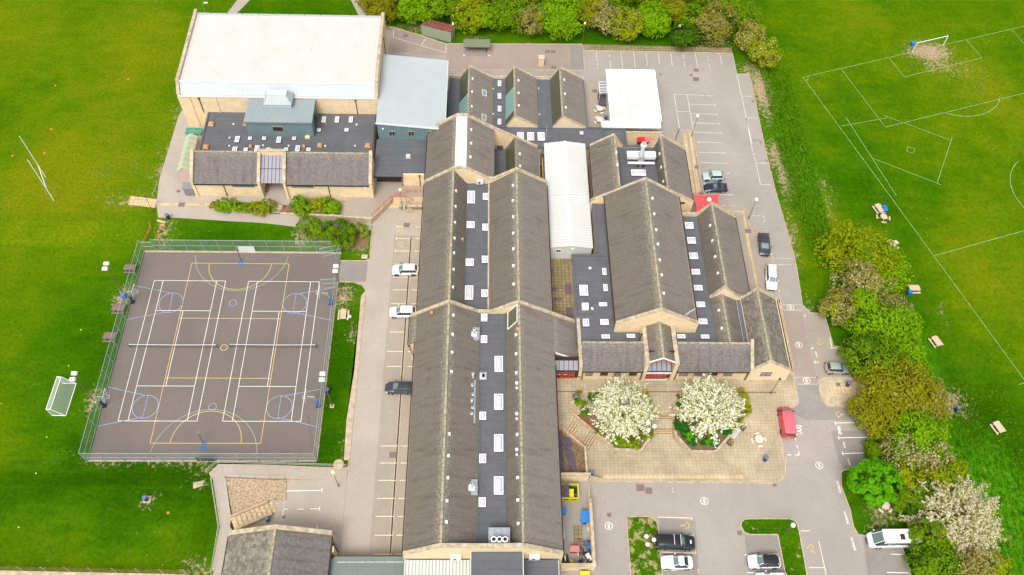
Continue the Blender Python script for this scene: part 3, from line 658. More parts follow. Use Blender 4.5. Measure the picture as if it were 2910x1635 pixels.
drape('slab_ramp', [[('V', 2210, 290), ('V', 2430, 250), ('V', 2440, 300), ('V', 2210, 362)]], 0.03, 'concrete')
yw = []
for a, b in ((('N', 925, 603), ('N', 1288, 597)), (('N', 1288, 572), ('N', 1288, 617)), (('N', 925, 603), ('N', 915, 690)), (('N', 1265, 757), ('N', 1265, 803)), (('N', 1240, 945), ('N', 1243, 975)), (('N', 905, 785), ('N', 950, 785)), (('N', 1040, 785), ('N', 1105, 785)), (('N', 1170, 782), ('N', 1262, 782))): yw.append(line(a, b, .1))
yw += dashes(('N', 912, 700), ('N', 885, 920), [(.1, .14), (.25, .28), (.4, .8), (.85, .92)], .09)
drape('yard_lines', yw, 0.036, 'paint_white')

# north service yard and car park
yard = [('B', 330, 265), ('B', 430, 268), ('B', 650, 345), ('B', 940, 442), ('B', 2310, 447), ('B', 2576, 450), ('C', 190, 447), ('C', 1690, 480), ('C', 1740, 745), ('C', 1865, 745), (50.0, 106.7), (49.9, 80), (49.4, 71), (50.3, 69.6), (52.4, 69.4), (52.6, 63.7), (53.9, 63.6), (54.2, 58.8), (45.9, 58.6), (44.2, 58.2), (30, 60), (30, 100), (15, 100), (0, 103), (-18, 110), (-19, 125)]
drape('north_car_park', [yard], 0.02, 'asphalt')
drape('dark_tarmac_patch', [[('B', 2185, 455), ('B', 2308, 455), ('B', 2330, 705), ('B', 2200, 705)]], 0.028, 'asphalt_dark')
drape('service_yard_surface', [[('B', 340, 280), ('B', 430, 290), ('B', 650, 352), ('B', 945, 450), ('B', 2180, 455), ('B', 2198, 705), ('B', 960, 703), ('B', 940, 560), ('B', 395, 530)]], 0.024, 'asphalt_red')
drape('north_pavement', [[('C', 200, 450), ('C', 1690, 480), ('C', 1700, 533), ('C', 240, 508), ('C', 205, 506)]], 0.03, 'slabs_moss')
kerb('north_kerb', [('C', 215, 700), ('C', 205, 508), ('C', 240, 510), ('C', 1530, 535), ('C', 1698, 540), ('C', 1742, 747), ('C', 1868, 747), (50.05, 106.7), (49.95, 80), (49.3, 71), (50.3, 69.6), (52.4, 69.4), (52.6, 63.7), (53.9, 63.6)])
kerb('yard_kerb', [('B', 960, 706), ('B', 2335, 708)])
kerb('yard_kerb_north', [('B', 360, 272), ('B', 650, 345), ('B', 940, 442), ('B', 2310, 447)])
nl = []
for x, ss in ((333, [(0, .55), (.65, .8), (.9, 1)]), (460, [(.15, .3), (.5, 1)]), (580, [(0, .2), (.28, 1)]), (707, [(0, 1)]), (832, [(0, .75)]), (955, [(0, .7)]), (1080, [(0, .8)]), (1203, [(0, .4), (.5, .85)])):
    nl += dashes(('C', x, 522 + (x - 333) * .012), ('C', x + 19, 695), ss, .1)
nl += [line(('C', 1325, 540), ('C', 1355, 715), .1)] + dashes(('C', 1445, 545), ('C', 1477, 720), [(.1, .2), (.3, .4), (.6, .75), (.9, 1)], .1) + [line(('C', 1570, 540), ('C', 1592, 655), .1)]
for a, b in ((('C', 1112, 950), ('C', 1300, 953)), (('C', 1112, 950), ('C', 1168, 1285)), (('C', 1245, 955), ('C', 1310, 1330)), (('C', 1140, 1120), ('C', 1275, 1123)), (('C', 1265, 1047), ('C', 1527, 1057)), (('C', 1527, 1040), ('C', 1527, 1068)),
             (('C', 1283, 1140), ('C', 1547, 1150)), (('C', 1547, 1143), ('C', 1547, 1160)), (('C', 1300, 1235), ('C', 1565, 1244)), (('C', 1565, 1235), ('C', 1565, 1253)), (('C', 1315, 1328), ('C', 1587, 1338)), (('C', 1585, 1330), ('C', 1588, 1350)), (('C', 1345, 1426), ('C', 1602, 1434)),
             (('G', 1355, 364), ('G', 1624, 374)), (('G', 1624, 362), ('G', 1624, 383)), (('G', 1378, 467), ('G', 1643, 477)), (('G', 1641, 465), ('G', 1643, 487)), (('G', 1620, 576), ('G', 1664, 577)), (('G', 1664, 567), ('G', 1664, 585)), (('G', 1640, 683), ('G', 1678, 686)), (('G', 1410, 680), ('G', 1430, 681)), (('G', 1570, 790), ('G', 1700, 793)), (('G', 1700, 785), ('G', 1700, 797)),
             (('C', 1742, 750), ('C', 1895, 1447)), (('C', 1790, 967), ('C', 1890, 969)), (('C', 1838, 1185), ('C', 1940, 1187)), (('C', 1892, 1407), ('C', 1988, 1409)), (('G', 1837, 20), ('G', 1895, 330)), (('G', 1890, 243), ('G', 1990, 245)), (('G', 1935, 472), ('G', 2040, 476)), (('G', 1935, 472), ('G', 1980, 690)), (('G', 1980, 688), ('G', 2088, 692)),
             (('B', 420, 285), ('B', 416, 377)), (('B', 416, 377), ('B', 945, 532)), (('B', 945, 532), ('B', 945, 450)), (('B', 743, 387), ('B', 693, 457)), (('B', 405, 532), ('B', 583, 537))): nl.append(line(a, b, .1))
nl += dashes(('C', 1300, 955), ('C', 1508, 965), [(0, .25), (.3, .55), (.65, 1)], .1) + dashes(('G', 1895, 330), ('G', 1935, 472), [(0, .2), (.3, .5), (.6, .9)], .1) + dashes(('G', 1900, 1002), ('G', 2010, 1005), [(0, .3), (.45, .7), (.85, 1)], .08) + dashes(('G', 2010, 1005), ('G', 2105, 1440), [(0, .05), (.08, .13), (.25, .28), (.32, .36), (.9, 1)], .08)
nl += [line(('H', 50, 650), ('H', 235, 655), .08), line(('H', 40, 715), ('H', 240, 718), .08)] + dashes(('H', 42, 600), ('H', 72, 720), [(0, .15), (.25, .4), (.5, .62), (.72, .84), (.93, 1)], .1) + [line(('H', 118, 970), ('H', 125, 990), .1), line(('H', 25, 986), ('H', 45, 988), .1)]
nl += [line(('K', 2360, 447), ('K', 2565, 450), .07), line(('K', 2375, 502), ('K', 2570, 505), .07), line(('L', 280, 400), ('L', 495, 400), .07), line(('L', 300, 466), ('L', 505, 468), .07)]
drape('car_park_lines', nl, 0.044, 'paint_faded')
# covers and patches
cv = []
for k, x, y, s in (('B', 1960, 520, .45), ('B', 2018, 520, .45), ('B', 2025, 680, .45), ('B', 540, 360, .45), ('C', 1335, 706, .5), ('C', 1333, 797, .6), ('C', 318, 915, .45), ('C', 1283, 757, .28), ('C', 980, 750, .22), ('C', 1903, 1018, .25), ('G', 1345, 515, .45), ('G', 1385, 775, .4), ('G', 1982, 268, .2), ('G', 2040, 448, .2), ('G', 1855, 1155, .5),
                   ('N', 2000, 240, .5), ('N', 905, 865, .2), ('O', 2050, 843, .3), ('Q', 245, 570, .55), ('Q', 330, 600, .5), ('Q', 1242, 1024, .3), ('Q', 1590, 540, .28), ('L', 712, 470, .3), ('E', 410, 890, .5), ('E', 930, 840, .5), ('E', 2395, 838, .5), ('F', 197, 1095, .5), ('L', 730, 123, .35), ('E', 380, 757, .3), ('M', 1960, 1000, .0)):
    if s: p = GH(k, x, y); cv.append([(p.x - s, p.y - s * .9), (p.x + s, p.y - s * .9), (p.x + s, p.y + s * .9), (p.x - s, p.y + s * .9)])
drape('manhole_covers', cv, 0.052, 'timber_brown')

# east side: red road, verges, paving
drape('red_road', [[('L', 155, 0), ('K', 2360, 505), ('K', 2576, 505), ('L', 395, 0), ('L', 510, 465), ('L', 298, 468), ('L', 285, 400), ('K', 2470, 1020), ('K', 2375, 520)]], 0.026, 'asphalt_red')
drape('visitor_bays', [[('L', 410, 0), ('H', 380, 1180), ('H', 420, 1215), ('H', 565, 1222), ('H', 625, 1447), ('L', 655, 105), ('L', 745, 112), ('L', 850, 400), ('L', 565, 402), ('L', 512, 440)]], 0.03, 'asphalt_bay')
drape('east_verge_paving', [[('L', 515, 440), ('L', 560, 408), ('L', 880, 400), ('L', 1100, 430), ('L', 1100, 700), ('L', 640, 700), ('L', 590, 680), ('L', 550, 630), ('L', 530, 570)]], 0.034, 'concrete')
drape('ribbed_paving', [[('L', 620, 470), ('L', 1000, 455), ('L', 1000, 560), ('L', 650, 575)]], 0.042, 'slabs_light')
kerb('kerb_verge', [('L', 850, 402), ('L', 565, 402), ('L', 515, 437), ('L', 530, 572), ('L', 552, 635), ('L', 592, 680), ('L', 640, 700), ('L', 850, 702)])
drape('east_pavement', [[('G', 1190, 145), ('G', 1260, 147), ('G', 1300, 165), ('G', 1420, 790), ('G', 1480, 900), ('G', 1700, 902), ('G', 1800, 920), ('G', 1870, 980), ('G', 1900, 1080), (45.8, 79.9), (46.0, 70), (46.0, 60), (44.5, 58.3), (35, 58.5), (33, 100), ('G', 1140, 170)]], 0.032, 'asphalt_bay')
drape('pale_paving_bands', [[('G', 1200, 170), ('G', 1235, 170), ('G', 1330, 760), ('G', 1290, 780)], [('G', 1258, 165), ('G', 1285, 165), ('G', 1380, 765), ('G', 1340, 772)], [('G', 1660, 948), ('G', 1815, 950), ('G', 1905, 1447), ('G', 1870, 1447), ('G', 1795, 970), ('G', 1660, 968)],
      [('K', 2063, 0), ('K', 2087, 0), ('K', 2135, 280), ('K', 2110, 300)], [('K', 2340, 400), ('K', 2365, 450), ('K', 2480, 1020), ('K', 2500, 1190), ('K', 2470, 1190), ('K', 2440, 1020), ('K', 2310, 400)]], 0.041, 'slabs_light')
kerb('kerb_east_block', [('G', 1110, 250), ('G', 1115, 180), ('G', 1150, 150), ('G', 1260, 147), ('G', 1300, 165), ('G', 1420, 790)]); kerb('kerb_east_block_south', [('G', 1580, 900), ('G', 1700, 902), ('G', 1800, 920), ('G', 1870, 980), ('G', 1900, 1080), (45.85, 79.9), (46.05, 70), ('K', 2340, 400), ('K', 2480, 1020), ('P', 2500, 200), ('P', 2540, 300), ('P', 2530, 350), ('P', 2480, 385), ('P', 2320, 385), ('P', 2310, 470)])

# plaza: raised upper terrace on the entrance side, lower paved square to the south
UP = 1.3
plz = [(14.15, 42.95), (40.0, 42.7)] + rnd(39.9, 44.9, 2.2, -90, 0, 6)[1:] + [(42.4, 46.2), ('P', 2310, 470), ('P', 2320, 385), ('P', 2480, 385), ('P', 2530, 350), ('P', 2540, 300), ('P', 2500, 200), ('P', 2475, 60), (44.3, 58.3), (9.9, 58.4), (9.9, 50.5), (10.9, 50.3), (14.1, 47.5)]
pz = to_w(plz)
mb = MB()
def pw(t, pts):
    if t <= pts[0][0]: return pts[0][1]
    for (a, u), (b, v) in zip(pts, pts[1:]):
        if t <= b: return lerp(u, v, (t - a) / (b - a))
    return pts[-1][1]
def zpl(x, y):          # lower square, two short flights between the planters, slope on the right
    if x < 20:
        s = (x - 11.77) * .84 - (y - 50.95) * .547
        lo = UP if y > 52.5 else pw(s, [(0, 1.3), (1.5, .7), (2.8, .7), (4.2, 0)])
    else: lo = pw(y, [(50.0, 0), (50.8, .7), (52.0, .7), (52.7, 1.3)])
    return lerp(lo, 1.3 * S(45, 57, y), S(33.5, 36.5, x)) + 0.11
def PZ(k, x, y, dz=0):
    p = G(k, x, y, .5 + dz)
    for _ in range(5): p = G(k, x, y, zpl(p.x, p.y) + dz)
    return p
bm = bmesh.new(); b = bmesh.new(); f = b.faces.new([b.verts.new((x, y, 0)) for x, y in pz]); bmesh.ops.triangulate(b, faces=[f])
for ax in (0, 1):
    k = 5.0
    while k < 60:
        co = [0, 0, 0]; no = [0, 0, 0]; co[ax] = k + .0001; no[ax] = 1
        bmesh.ops.bisect_plane(b, geom=b.verts[:] + b.edges[:] + b.faces[:], plane_co=co, plane_no=no); k += .5
for v in b.verts: v.co.z = zpl(v.co.x, v.co.y)
for f in b.faces:
    if f.normal.z < 0: f.normal_flip()
me = bpy.data.meshes.new('plaza_paving'); b.to_mesh(me); b.free(); me.materials.append(M['slabs']); o = bpy.data.objects.new('plaza_paving', me); COL.objects.link(o); struct(o)
kerb('plaza_kerb', [(15.5, 42.9), (40.0, 42.65)] + rnd(39.9, 44.9, 2.27, -90, 0, 6)[1:] + [(42.47, 46.2), ('P', 2312, 470)], .12)
mb = MB(); mb.box(16.5, 43.3, .1, 36, 43.9, .118); tag(mb.build('tactile_band', 'slabs_light'), kind='structure')
mb = MB(); mb.box(10, 55.9, UP + .10, 42.5, 56.0, UP + .122); tag(mb.build('plaza_drain', 'brown'), kind='structure')

# south car park road
drape('south_car_park', [[(9.0, 28), (9.0, 44), (35, 44), (37, 48), (40, 55), (41.5, 58), (46.2, 58.6), (49.3, 58.2), (49.1, 55.8), (49.2, 54.4), (50.3, 53.8), (55.3, 53.8), (55.5, 46), (55.6, 44.9), (50.4, 44.6), (49.9, 44.2), (49.5, 42.2), (50.0, 38.8), (49.9, 36.6), (50.3, 35.5), (51.2, 35.3), (55.9, 33.5), (56.1, 28)]], 0.02, 'asphalt')
drape('dark_bays', [[('R', 640, 0), ('R', 1030, 0), ('R', 1095, 290), ('R', 905, 385), ('R', 770, 385), ('R', 720, 300)], [('Q', 430, 870), ('Q', 800, 900), ('Q', 830, 1447), ('Q', 470, 1447)], [('Q', 1290, 1045), ('Q', 1620, 1045), ('Q', 1700, 1447), ('Q', 1330, 1447)], [('R', 960, 1060), ('R', 1365, 1190), ('R', 1440, 1447), ('R', 1010, 1447)]], 0.027, 'asphalt_dark')
drape('old_tarmac', [[('L', 300, 475), ('L', 510, 470), ('L', 600, 690), ('L', 870, 700), ('L', 940, 825), ('L', 400, 830), ('L', 180, 720), ('L', 315, 620)]], 0.024, 'asphalt_dark')
kerb('kerb_south_east', [(55.3, 50.2), (55.5, 45.5)])
sl = []
for a, b in ((('R', 715, 70), ('R', 1030, 64)), (('R', 712, 52), ('R', 722, 88)), (('R', 755, 228), ('R', 1010, 220)), (('R', 752, 208), ('R', 762, 245)), (('L', 680, 857), ('L', 960, 850)), (('L', 678, 840), ('L', 688, 875)), (('L', 440, 108), ('L', 468, 105)), (('L', 452, 98), ('L', 445, 122)), (('L', 470, 245), ('L', 518, 248)), (('L', 474, 230), ('L', 484, 262)), (('L', 625, 0), ('L', 650, 103)), (('L', 625, 103), ('L', 745, 107)),
             (('L', 282, 1003), ('L', 288, 1028)), (('L', 298, 1078), ('L', 306, 1110)), (('L', 313, 1140), ('L', 322, 1178)), (('L', 278, 1176), ('L', 322, 1178)), (('L', 203, 1176), ('L', 242, 1176)), (('R', 1240, 1237), ('R', 1365, 1240)), (('R', 1200, 1420), ('R', 1415, 1424)), (('Q', 1290, 1243), ('Q', 1325, 1243)), (('Q', 1320, 1423), ('Q', 1680, 1425)), (('Q', 1320, 1415), ('Q', 1325, 1432)), (('Q', 1575, 1232), ('Q', 1640, 1235))): sl.append(line(a, b, .1))
sl += dashes(('Q', 480, 1400), ('Q', 640, 1403), [(0, .3), (.5, .8)], .06) + dashes(('Q', 822, 1385), ('Q', 828, 1425), [(0, .4), (.6, 1)], .08) + dashes(('Q', 568, 570), ('Q', 573, 630), [(0, .3), (.5, .8)], .06)
drape('south_bay_lines', sl, 0.036, 'paint_white')
ylw = []
for a, b in ((('Q', 425, 866), ('Q', 760, 874)), (('Q', 760, 868), ('Q', 762, 895)), (('Q', 775, 1030), ('Q', 782, 1070)), (('Q', 740, 1047), ('Q', 778, 1050)), (('Q', 460, 1216), ('Q', 800, 1227)), (('Q', 800, 1208), ('Q', 802, 1232)), (('Q', 1855, 1003), ('Q', 1950, 1003)), (('Q', 2035, 1105), ('Q', 2110, 1447)), (('Q', 1938, 1371), ('Q', 2090, 1372)), (('L', 370, 0), ('L', 372, 2)), (('H', 368, 1222), ('H', 392, 1224)), (('H', 370, 1222), ('H', 375, 1240))): ylw.append(line(a, b, .1))
drape('pale_yellow_bay_lines', ylw, 0.036, 'paint_pale_yellow')
# islands
isl1 = [('Q', 103, 862), ('Q', 320, 860), ('Q', 375, 875), ('Q', 410, 915), ('Q', 425, 980), ('Q', 467, 1460), ('Q', 150, 1460)]
drape('grass_island_west', [to_w(isl1)], 0.09, 'grass_thin'); kerb('kerb_island_west', isl1[:6] + [isl1[6], isl1[0]])
isl2 = [('Q', 1252, 960), ('Q', 1258, 915), ('Q', 1290, 888), ('Q', 1330, 882), ('Q', 1740, 882), ('Q', 1790, 900), ('Q', 1820, 940), ('Q', 1838, 1010), ('Q', 1918, 1460), ('Q', 1702, 1460), ('Q', 1622, 1042), ('Q', 1350, 1042), ('Q', 1290, 1020)]
drape('grass_island_centre', [to_w(isl2)], 0.09, 'grass_island'); kerb('kerb_island_centre', isl2 + [isl2[0]])
isl3 = [(55.6, 44.9), (50.4, 44.6), (49.9, 44.2), (49.5, 42.2), (50.0, 38.8), (49.9, 36.6), (50.3, 35.5), (51.2, 35.3), (55.9, 33.5), (56.1, 29)]
kerb('kerb_island_east', isl3)

# round 5 mph marks and painted words (flat letters lying on the tarmac)
FONT = None
def words(name, body, k, x, y, hgt_, wid_, ang, mat='paint_white', dz=.05):
    size = 1.0
    p = GH(k, x, y); cu = bpy.data.curves.new(name, 'FONT'); cu.body = body; cu.size = size; cu.align_x = 'CENTER'; cu.align_y = 'CENTER'; cu.extrude = 0.0; cu.offset = 0.025
    t = bpy.data.objects.new('tmp', cu); COL.objects.link(t); dg = bpy.context.evaluated_depsgraph_get(); me = bpy.data.meshes.new_from_object(t.evaluated_get(dg)); bpy.data.objects.remove(t)
    o = bpy.data.objects.new(name, me); me.name = name; me.materials.clear(); me.materials.append(M[mat]); COL.objects.link(o)
    dm = [max(v.co[i] for v in me.vertices) - min(v.co[i] for v in me.vertices) for i in (0, 1)]; 
    for v in me.vertices:
        x_, y_ = v.co.x * wid_ / dm[0], v.co.y * hgt_ / dm[1]; c_, s_ = cos(radians(ang)), sin(radians(ang)); v.co = (p.x + x_ * c_ - y_ * s_, p.y + x_ * s_ + y_ * c_, 0); v.co.z = h(v.co.x, v.co.y) + dz
    struct(o); return o
for k, x, y, a in (('Q', 888, 705, 180 - 10), ('Q', 2038, 346, 0), ('O', 2046, 953, 180), ('K', 2458, 475, 0), ('K', 2540, 851, 0), ('L', 396, 433, 0)):
    p = GH(k, x, y); drape('speed_roundel', arc(p.x, p.y, .50, 0, 2 * pi, .08, 24), 0.048, 'paint_white')
    words('speed_limit_mark', '5', k, x, y, .6, .36, a)
words('parking_word', 'TAXI', 'L', 320, 930, .95, 1.5, 88)
words('parking_word', 'HEAD', 'L', 722, 930, .45, 1.25, -86)
for k, x, y in (('R', 770, 140), ('R', 818, 312), ('L', 490, 167)): words('parking_word', 'VISITOR', k, x, y, .26, .95, -86)
for k, x, y in (('R', 717, 563), ('R', 792, 872), ('R', 862, 1135)): words('parking_word', 'NO PARKING', k, x, y, .34, 1.75, -86)

# football pitch lines on the lower field
pl = []
for a, b in ((('D', 360, 777), ('D', 2576, 265)), (('D', 360, 777), ('H', 1212, 0)), (('H', 1212, 0), ('L', 2576, 420)), (('D', 740, 690), ('D', 1185, 1277)), (('D', 1185, 1277), ('D', 2576, 937)), (('D', 1217, 580), ('D', 1376, 773)), (('D', 1376, 773), ('D', 2155, 582)), (('D', 2155, 582), ('D', 1997, 402)), (('D', 2450, 298), ('D', 2576, 440)),
             (('D', 1165, 1157), ('D', 1850, 1412)), (('H', 1675, 626), ('H', 2576, 375)), (('D', 735, 1268), ('D', 1210, 1182)), (('D', 790, 1180), ('S', 2547, 557)),
             (('S', 2478, 450), ('S', 2675, 526)), (('S', 2706, 390), ('S', 2663, 521)), (('L', 2525, 470), ('L', 2576, 455))): pl.append(line(a, b, .09))
gq = GH('D', 1620, 490); d1, d2 = GH('D', 1783, 1133), GH('D', 2333, 997); mx, my = (d1.x + d2.x) / 2, (d1.y + d2.y) / 2; hw = hypot(d1.x - d2.x, d1.y - d2.y) / 2; ax = atan2(d2.y - d1.y, d2.x - d1.x)
rr = 9.15; dd = math.sqrt(max(.1, rr * rr - hw * hw)); ccx, ccy = mx + dd * -sin(ax), my + dd * cos(ax); hh_ = math.asin(min(1, hw / rr)); pl += arc(ccx, ccy, rr, ax - pi / 2 - hh_, ax - pi / 2 + hh_, .11, 20)
cc = GH('D', 360, 777); pl += arc(cc.x, cc.y, 1.0, radians(-60), radians(15), .1, 6)
e = GH('H', 1675, 626); f_ = GH('H', 2576, 375); aa = atan2(f_.y - e.y, f_.x - e.x); q_ = GH('X', 2530, 500); Rc = 9.15; pl += arc(q_.x + Rc * cos(aa), q_.y + Rc * sin(aa), Rc, aa + pi - 1.2, aa + pi + 1.2, .11, 24)
for i in range(4):
    a_ = radians(20 + 90 * i); b_ = radians(110 + 90 * i); s_ = GH('S', 2588, 427); pl.append(line((s_.x + .9 * cos(a_), s_.y + .9 * sin(a_)), (s_.x + .9 * cos(b_), s_.y + .9 * sin(b_)), .08))
drape('pitch_lines', pl, 0.03, 'pitch_line')
# paths through the north grass
drape('north_path', [[('A', 985, -20), ('A', 1115, -20), ('A', 940, 160), ('A', 845, 160)], [('A', 2095, -20), ('A', 2215, -20), ('A', 2320, 165), ('A', 2190, 165)]], 0.02, 'asphalt_warm')
# courtyard between the classrooms
drape('courtyard', [[(9, 58), (16.8, 58), (16.8, 82), (9, 82)]], 0.03, 'slabs_moss')
drape('north_lane', [[(17.5, 106), (23, 107), (23, 122), (17.8, 122)]], 0.03, 'asphalt_bay')
drape('courtyard_patches', [[('K', a, b), ('K', c, b), ('K', c, d), ('K', a, d)] for a, b, c, d in ((38, 78, 74, 143), (45, 270, 118, 306), (85, 372, 162, 405), (195, 238, 270, 340), (205, 470, 285, 580))], .037, 'purple_mat')

# ------------------------------------------------------------------ building helpers
TAN = 0.71
def coping_xz(mb, pts, y0, y1, th=0.16, m='coping'):      # stone strip on top of a gable in the x-z plane
    for (xa, za), (xb, zb) in zip(pts, pts[1:]): mb.xz([(xa, za), (xb, zb), (xb, zb + th), (xa, za + th)], y0, y1, m)
def ridge_caps(mb, p, q, m='ridge_tile'): mb.beam(Vector(p) + Vector((0, 0, .02)), Vector(q) + Vector((0, 0, .02)), 0.30, 0.14, m)
def skylight(par, z, k, x0, y0, x1, y1, hgt=0.28):
    a, b, c, d = G(k, x0, y0, z + hgt), G(k, x1, y0, z + hgt), G(k, x1, y1, z + hgt), G(k, x0, y1, z + hgt)
    cx, cy = (a.x + b.x + c.x + d.x) / 4, (a.y + b.y + c.y + d.y) / 4; wx, wy = ((b.x - a.x) + (c.x - d.x)) / 4, ((a.y - d.y) + (b.y - c.y)) / 4
    mb = MB(); mb.frus(cx, cy, z - .02, z + hgt - .08, wx + .06, wy + .06, wx - .02, wy - .02, 'upstand')
    t = .11; z0, z1 = z + hgt - .08, z + hgt
    for X0, Y0, X1, Y1 in ((-wx, -wy, wx, -wy + t), (-wx, wy - t, wx, wy), (-wx, -wy + t, -wx + t, wy - t), (wx - t, -wy + t, wx, wy - t)): mb.box(cx + X0, cy + Y0, z0, cx + X1, cy + Y1, z1, 'white')
    f = mb.build('skylight', None, par)
    p = MB(); ax, ay = wx - t, wy - t; s = min(ax, ay) * .45; p.frus(cx, cy, z0 + .02, z1 + .12, ax, ay, ax - s, ay - s, 'pane'); p.build('pane', None, f)
def roofvent(par, k, x, y, pl, s=.17, mat='white'):
    p = Gp(k, x, y, (pl[0] + .25, *pl[1:])); mb = MB(); mb.box(p.x - s, p.y - s, p.z - .4, p.x + s, p.y + s, p.z, mat); mb.build('roof_vent', None, par)
def window_s(par, x0, x1, z0, z1, y, frame='brown', glass='glass_dark', bars=1, sill='coping'):      # window in a wall that faces south
    mb = MB(); t = .07; ya, yb = y - .05, y + .12
    for a in ((x0, z0, x1, z0 + t), (x0, z1 - t, x1, z1), (x0, z0 + t, x0 + t, z1 - t), (x1 - t, z0 + t, x1, z1 - t)): mb.box(a[0], ya, a[1], a[2], yb, a[3], frame)
    for i in range(1, bars + 1): xx = lerp(x0, x1, i / (bars + 1)); mb.box(xx - .03, ya + .01, z0 + t, xx + .03, yb, z1 - t, frame)
    o = mb.build('window', None, par); g = MB(); g.box(x0 + t, y - .02, z0 + t, x1 - t, y + .02, z1 - t, glass); g.build('pane', None, o)
    if sill: g = MB(); g.box(x0 - .08, y - .10, z0 - .12, x1 + .08, y + .06, z0 - .004, sill); g.build('sill', None, o)
def pipe(par, pts, r=.06, mat='black'):
    mb = MB()
    for p, q in zip(pts, pts[1:]): mb.cyl(p, q, r, n=6, m=mat)
    if mat == 'black': p = Vector(pts[0]); mb.box(p.x - .13, p.y - .1, p.z - .12, p.x + .13, p.y + .1, p.z + .1, mat)
    return mb.build('drainpipe', None, par)
def flat(par, x0, y0, x1, y1, z, mat='felt', th=.3, edge=None, eh=.12, ew=.28, edges='NESW', name='flat_roof'):
    mb = MB(); mb.box(x0, y0, z - th, x1, y1, z, mat)
    if edge:
        for c, q in dict(N=(x0, y1 - ew, x1, y1), S=(x0, y0, x1, y0 + ew), W=(x0, y0 + ew, x0 + ew, y1 - ew), E=(x1 - ew, y0 + ew, x1, y1 - ew)).items():
            if c in edges: mb.box(q[0], q[1], z + .003, q[2], q[3], z + eh, edge)
    return mb.build(name, None, par)
def ac_unit(par, x, y, z, w_=.9, d=.45, hh_=.6, face='S'):
    mb = MB(); mb.box(x - w_ / 2, y - d / 2, z, x + w_ / 2, y + d / 2, z + hh_, 'white'); mb.cyl((x - .12, y - d / 2, z + hh_ / 2), (x - .12, y - d / 2 - .02, z + hh_ / 2), .22, n=12, m='black')
    for s in (-1, 1): mb.box(x + s * w_ * .4 - .04, y - d / 2, z - .18, x + s * w_ * .4 + .04, y + d / 2, z, 'steel')
    return mb.build('air_conditioner', None, par)

# ================================================================== sports hall
b = thing('sports_hall', 'tall sports hall with wide white ribbed roof and sandstone block walls', 'building', (-35, 116, 1.3), world=True)
X0, X1, Y0, Y1 = -51.75, -18.35, 107.0, 125.8; Y0s = Y0
mb = MB(); mb.box(X0, Y0, .2, X1, Y1, 8.7, 'wall')
gab = [(Y0 - .05, 8.7), (Y0 - .05, 8.95), (108.6, 10.75), (Y1, 11.15), (Y1, 8.7)]
mb.yz(gab, X0 - .02, X0 + .42, 'wall'); mb.yz(gab, X1 - .42, X1 + .02, 'wall')
for x in (-49.9, -45.6): mb.box(x - .12, Y0 - .14, .2, x + .12, Y0 - .001, 8.4, 'wall')
mb.box(X0 - .12, Y0 - .02, .2, X0 - .001, Y0 + .35, 8.5, 'wall')
mb.build('wall', None, b)
mb = MB()
for xa in (X0 - .05, X1 - .47):
    for (ya, za), (yb, zb) in zip(gab[1:], gab[2:4]): mb.yz([(ya, za), (yb, zb), (yb, zb + .14), (ya, za + .14)], xa, xa + .52, 'coping')
mb.build('coping', None, b)
mb = MB(); mb.slope((X0 + .42, 108.65, 10.45), (X1 - .42, 108.65, 10.45), (X1 - .42, 124.9, 10.78), (X0 + .42, 124.9, 10.78), 'white_roof', .2); mb.build('roof', None, b)
mb = MB(); mb.slope((X0 + .42, Y0 + .1, 8.80), (X1 - .42, Y0 + .1, 8.80), (X1 - .42, 108.6, 10.40), (X0 + .42, 108.6, 10.40), 'pale_roof', .15)
mb.slope((X1 - .42, Y1 - .02, 8.8), (X0 + .42, Y1 - .02, 8.8), (X0 + .42, 125.0, 10.9), (X1 - .42, 125.0, 10.9), 'pale_roof', .15)
mb.box(X0 + .42, 108.45, 10.40, X1 - .42, 108.62, 10.56, 'white'); mb.box(X0 + .42, 124.92, 10.8, X1 - .42, 125.15, 11.0, 'pale_roof'); mb.build('roof_edge_cladding', None, b)
mb = MB(); mb.box(X0 + .3, Y0 - .16, 8.62, X1 - .3, Y0 - .004, 8.80, 'white'); mb.build('gutter', None, b)
mb = MB()
for i in range(11): x = lerp(X0 + 3, X1 - 3, i / 10); mb.box(x - .04, 124.93, 10.98, x + .04, 125.3, 11.06, 'black')
mb.build('gutter_bracket', None, b)
p = Gy('A', 585, 1000, Y0 - .12); q = Gy('A', 645, 1150, Y0 - .12); pipe(b, [(p.x, p.y, 8.2), (p.x, p.y, 5.0)])
p = Gy('A', 2152, 1010, Y0 - .12); pipe(b, [(p.x, p.y, 8.2), (p.x, p.y, 5.0)])
pipe(b, [(X1 + .1, 121, 9.5), (X1 + .1, 121, 1.5)])
mb = MB(); mb.box(X0 - .1, 107.5, 3.3, X0 - .02, 107.8, 3.5, 'black'); mb.build('security_light', None, b)

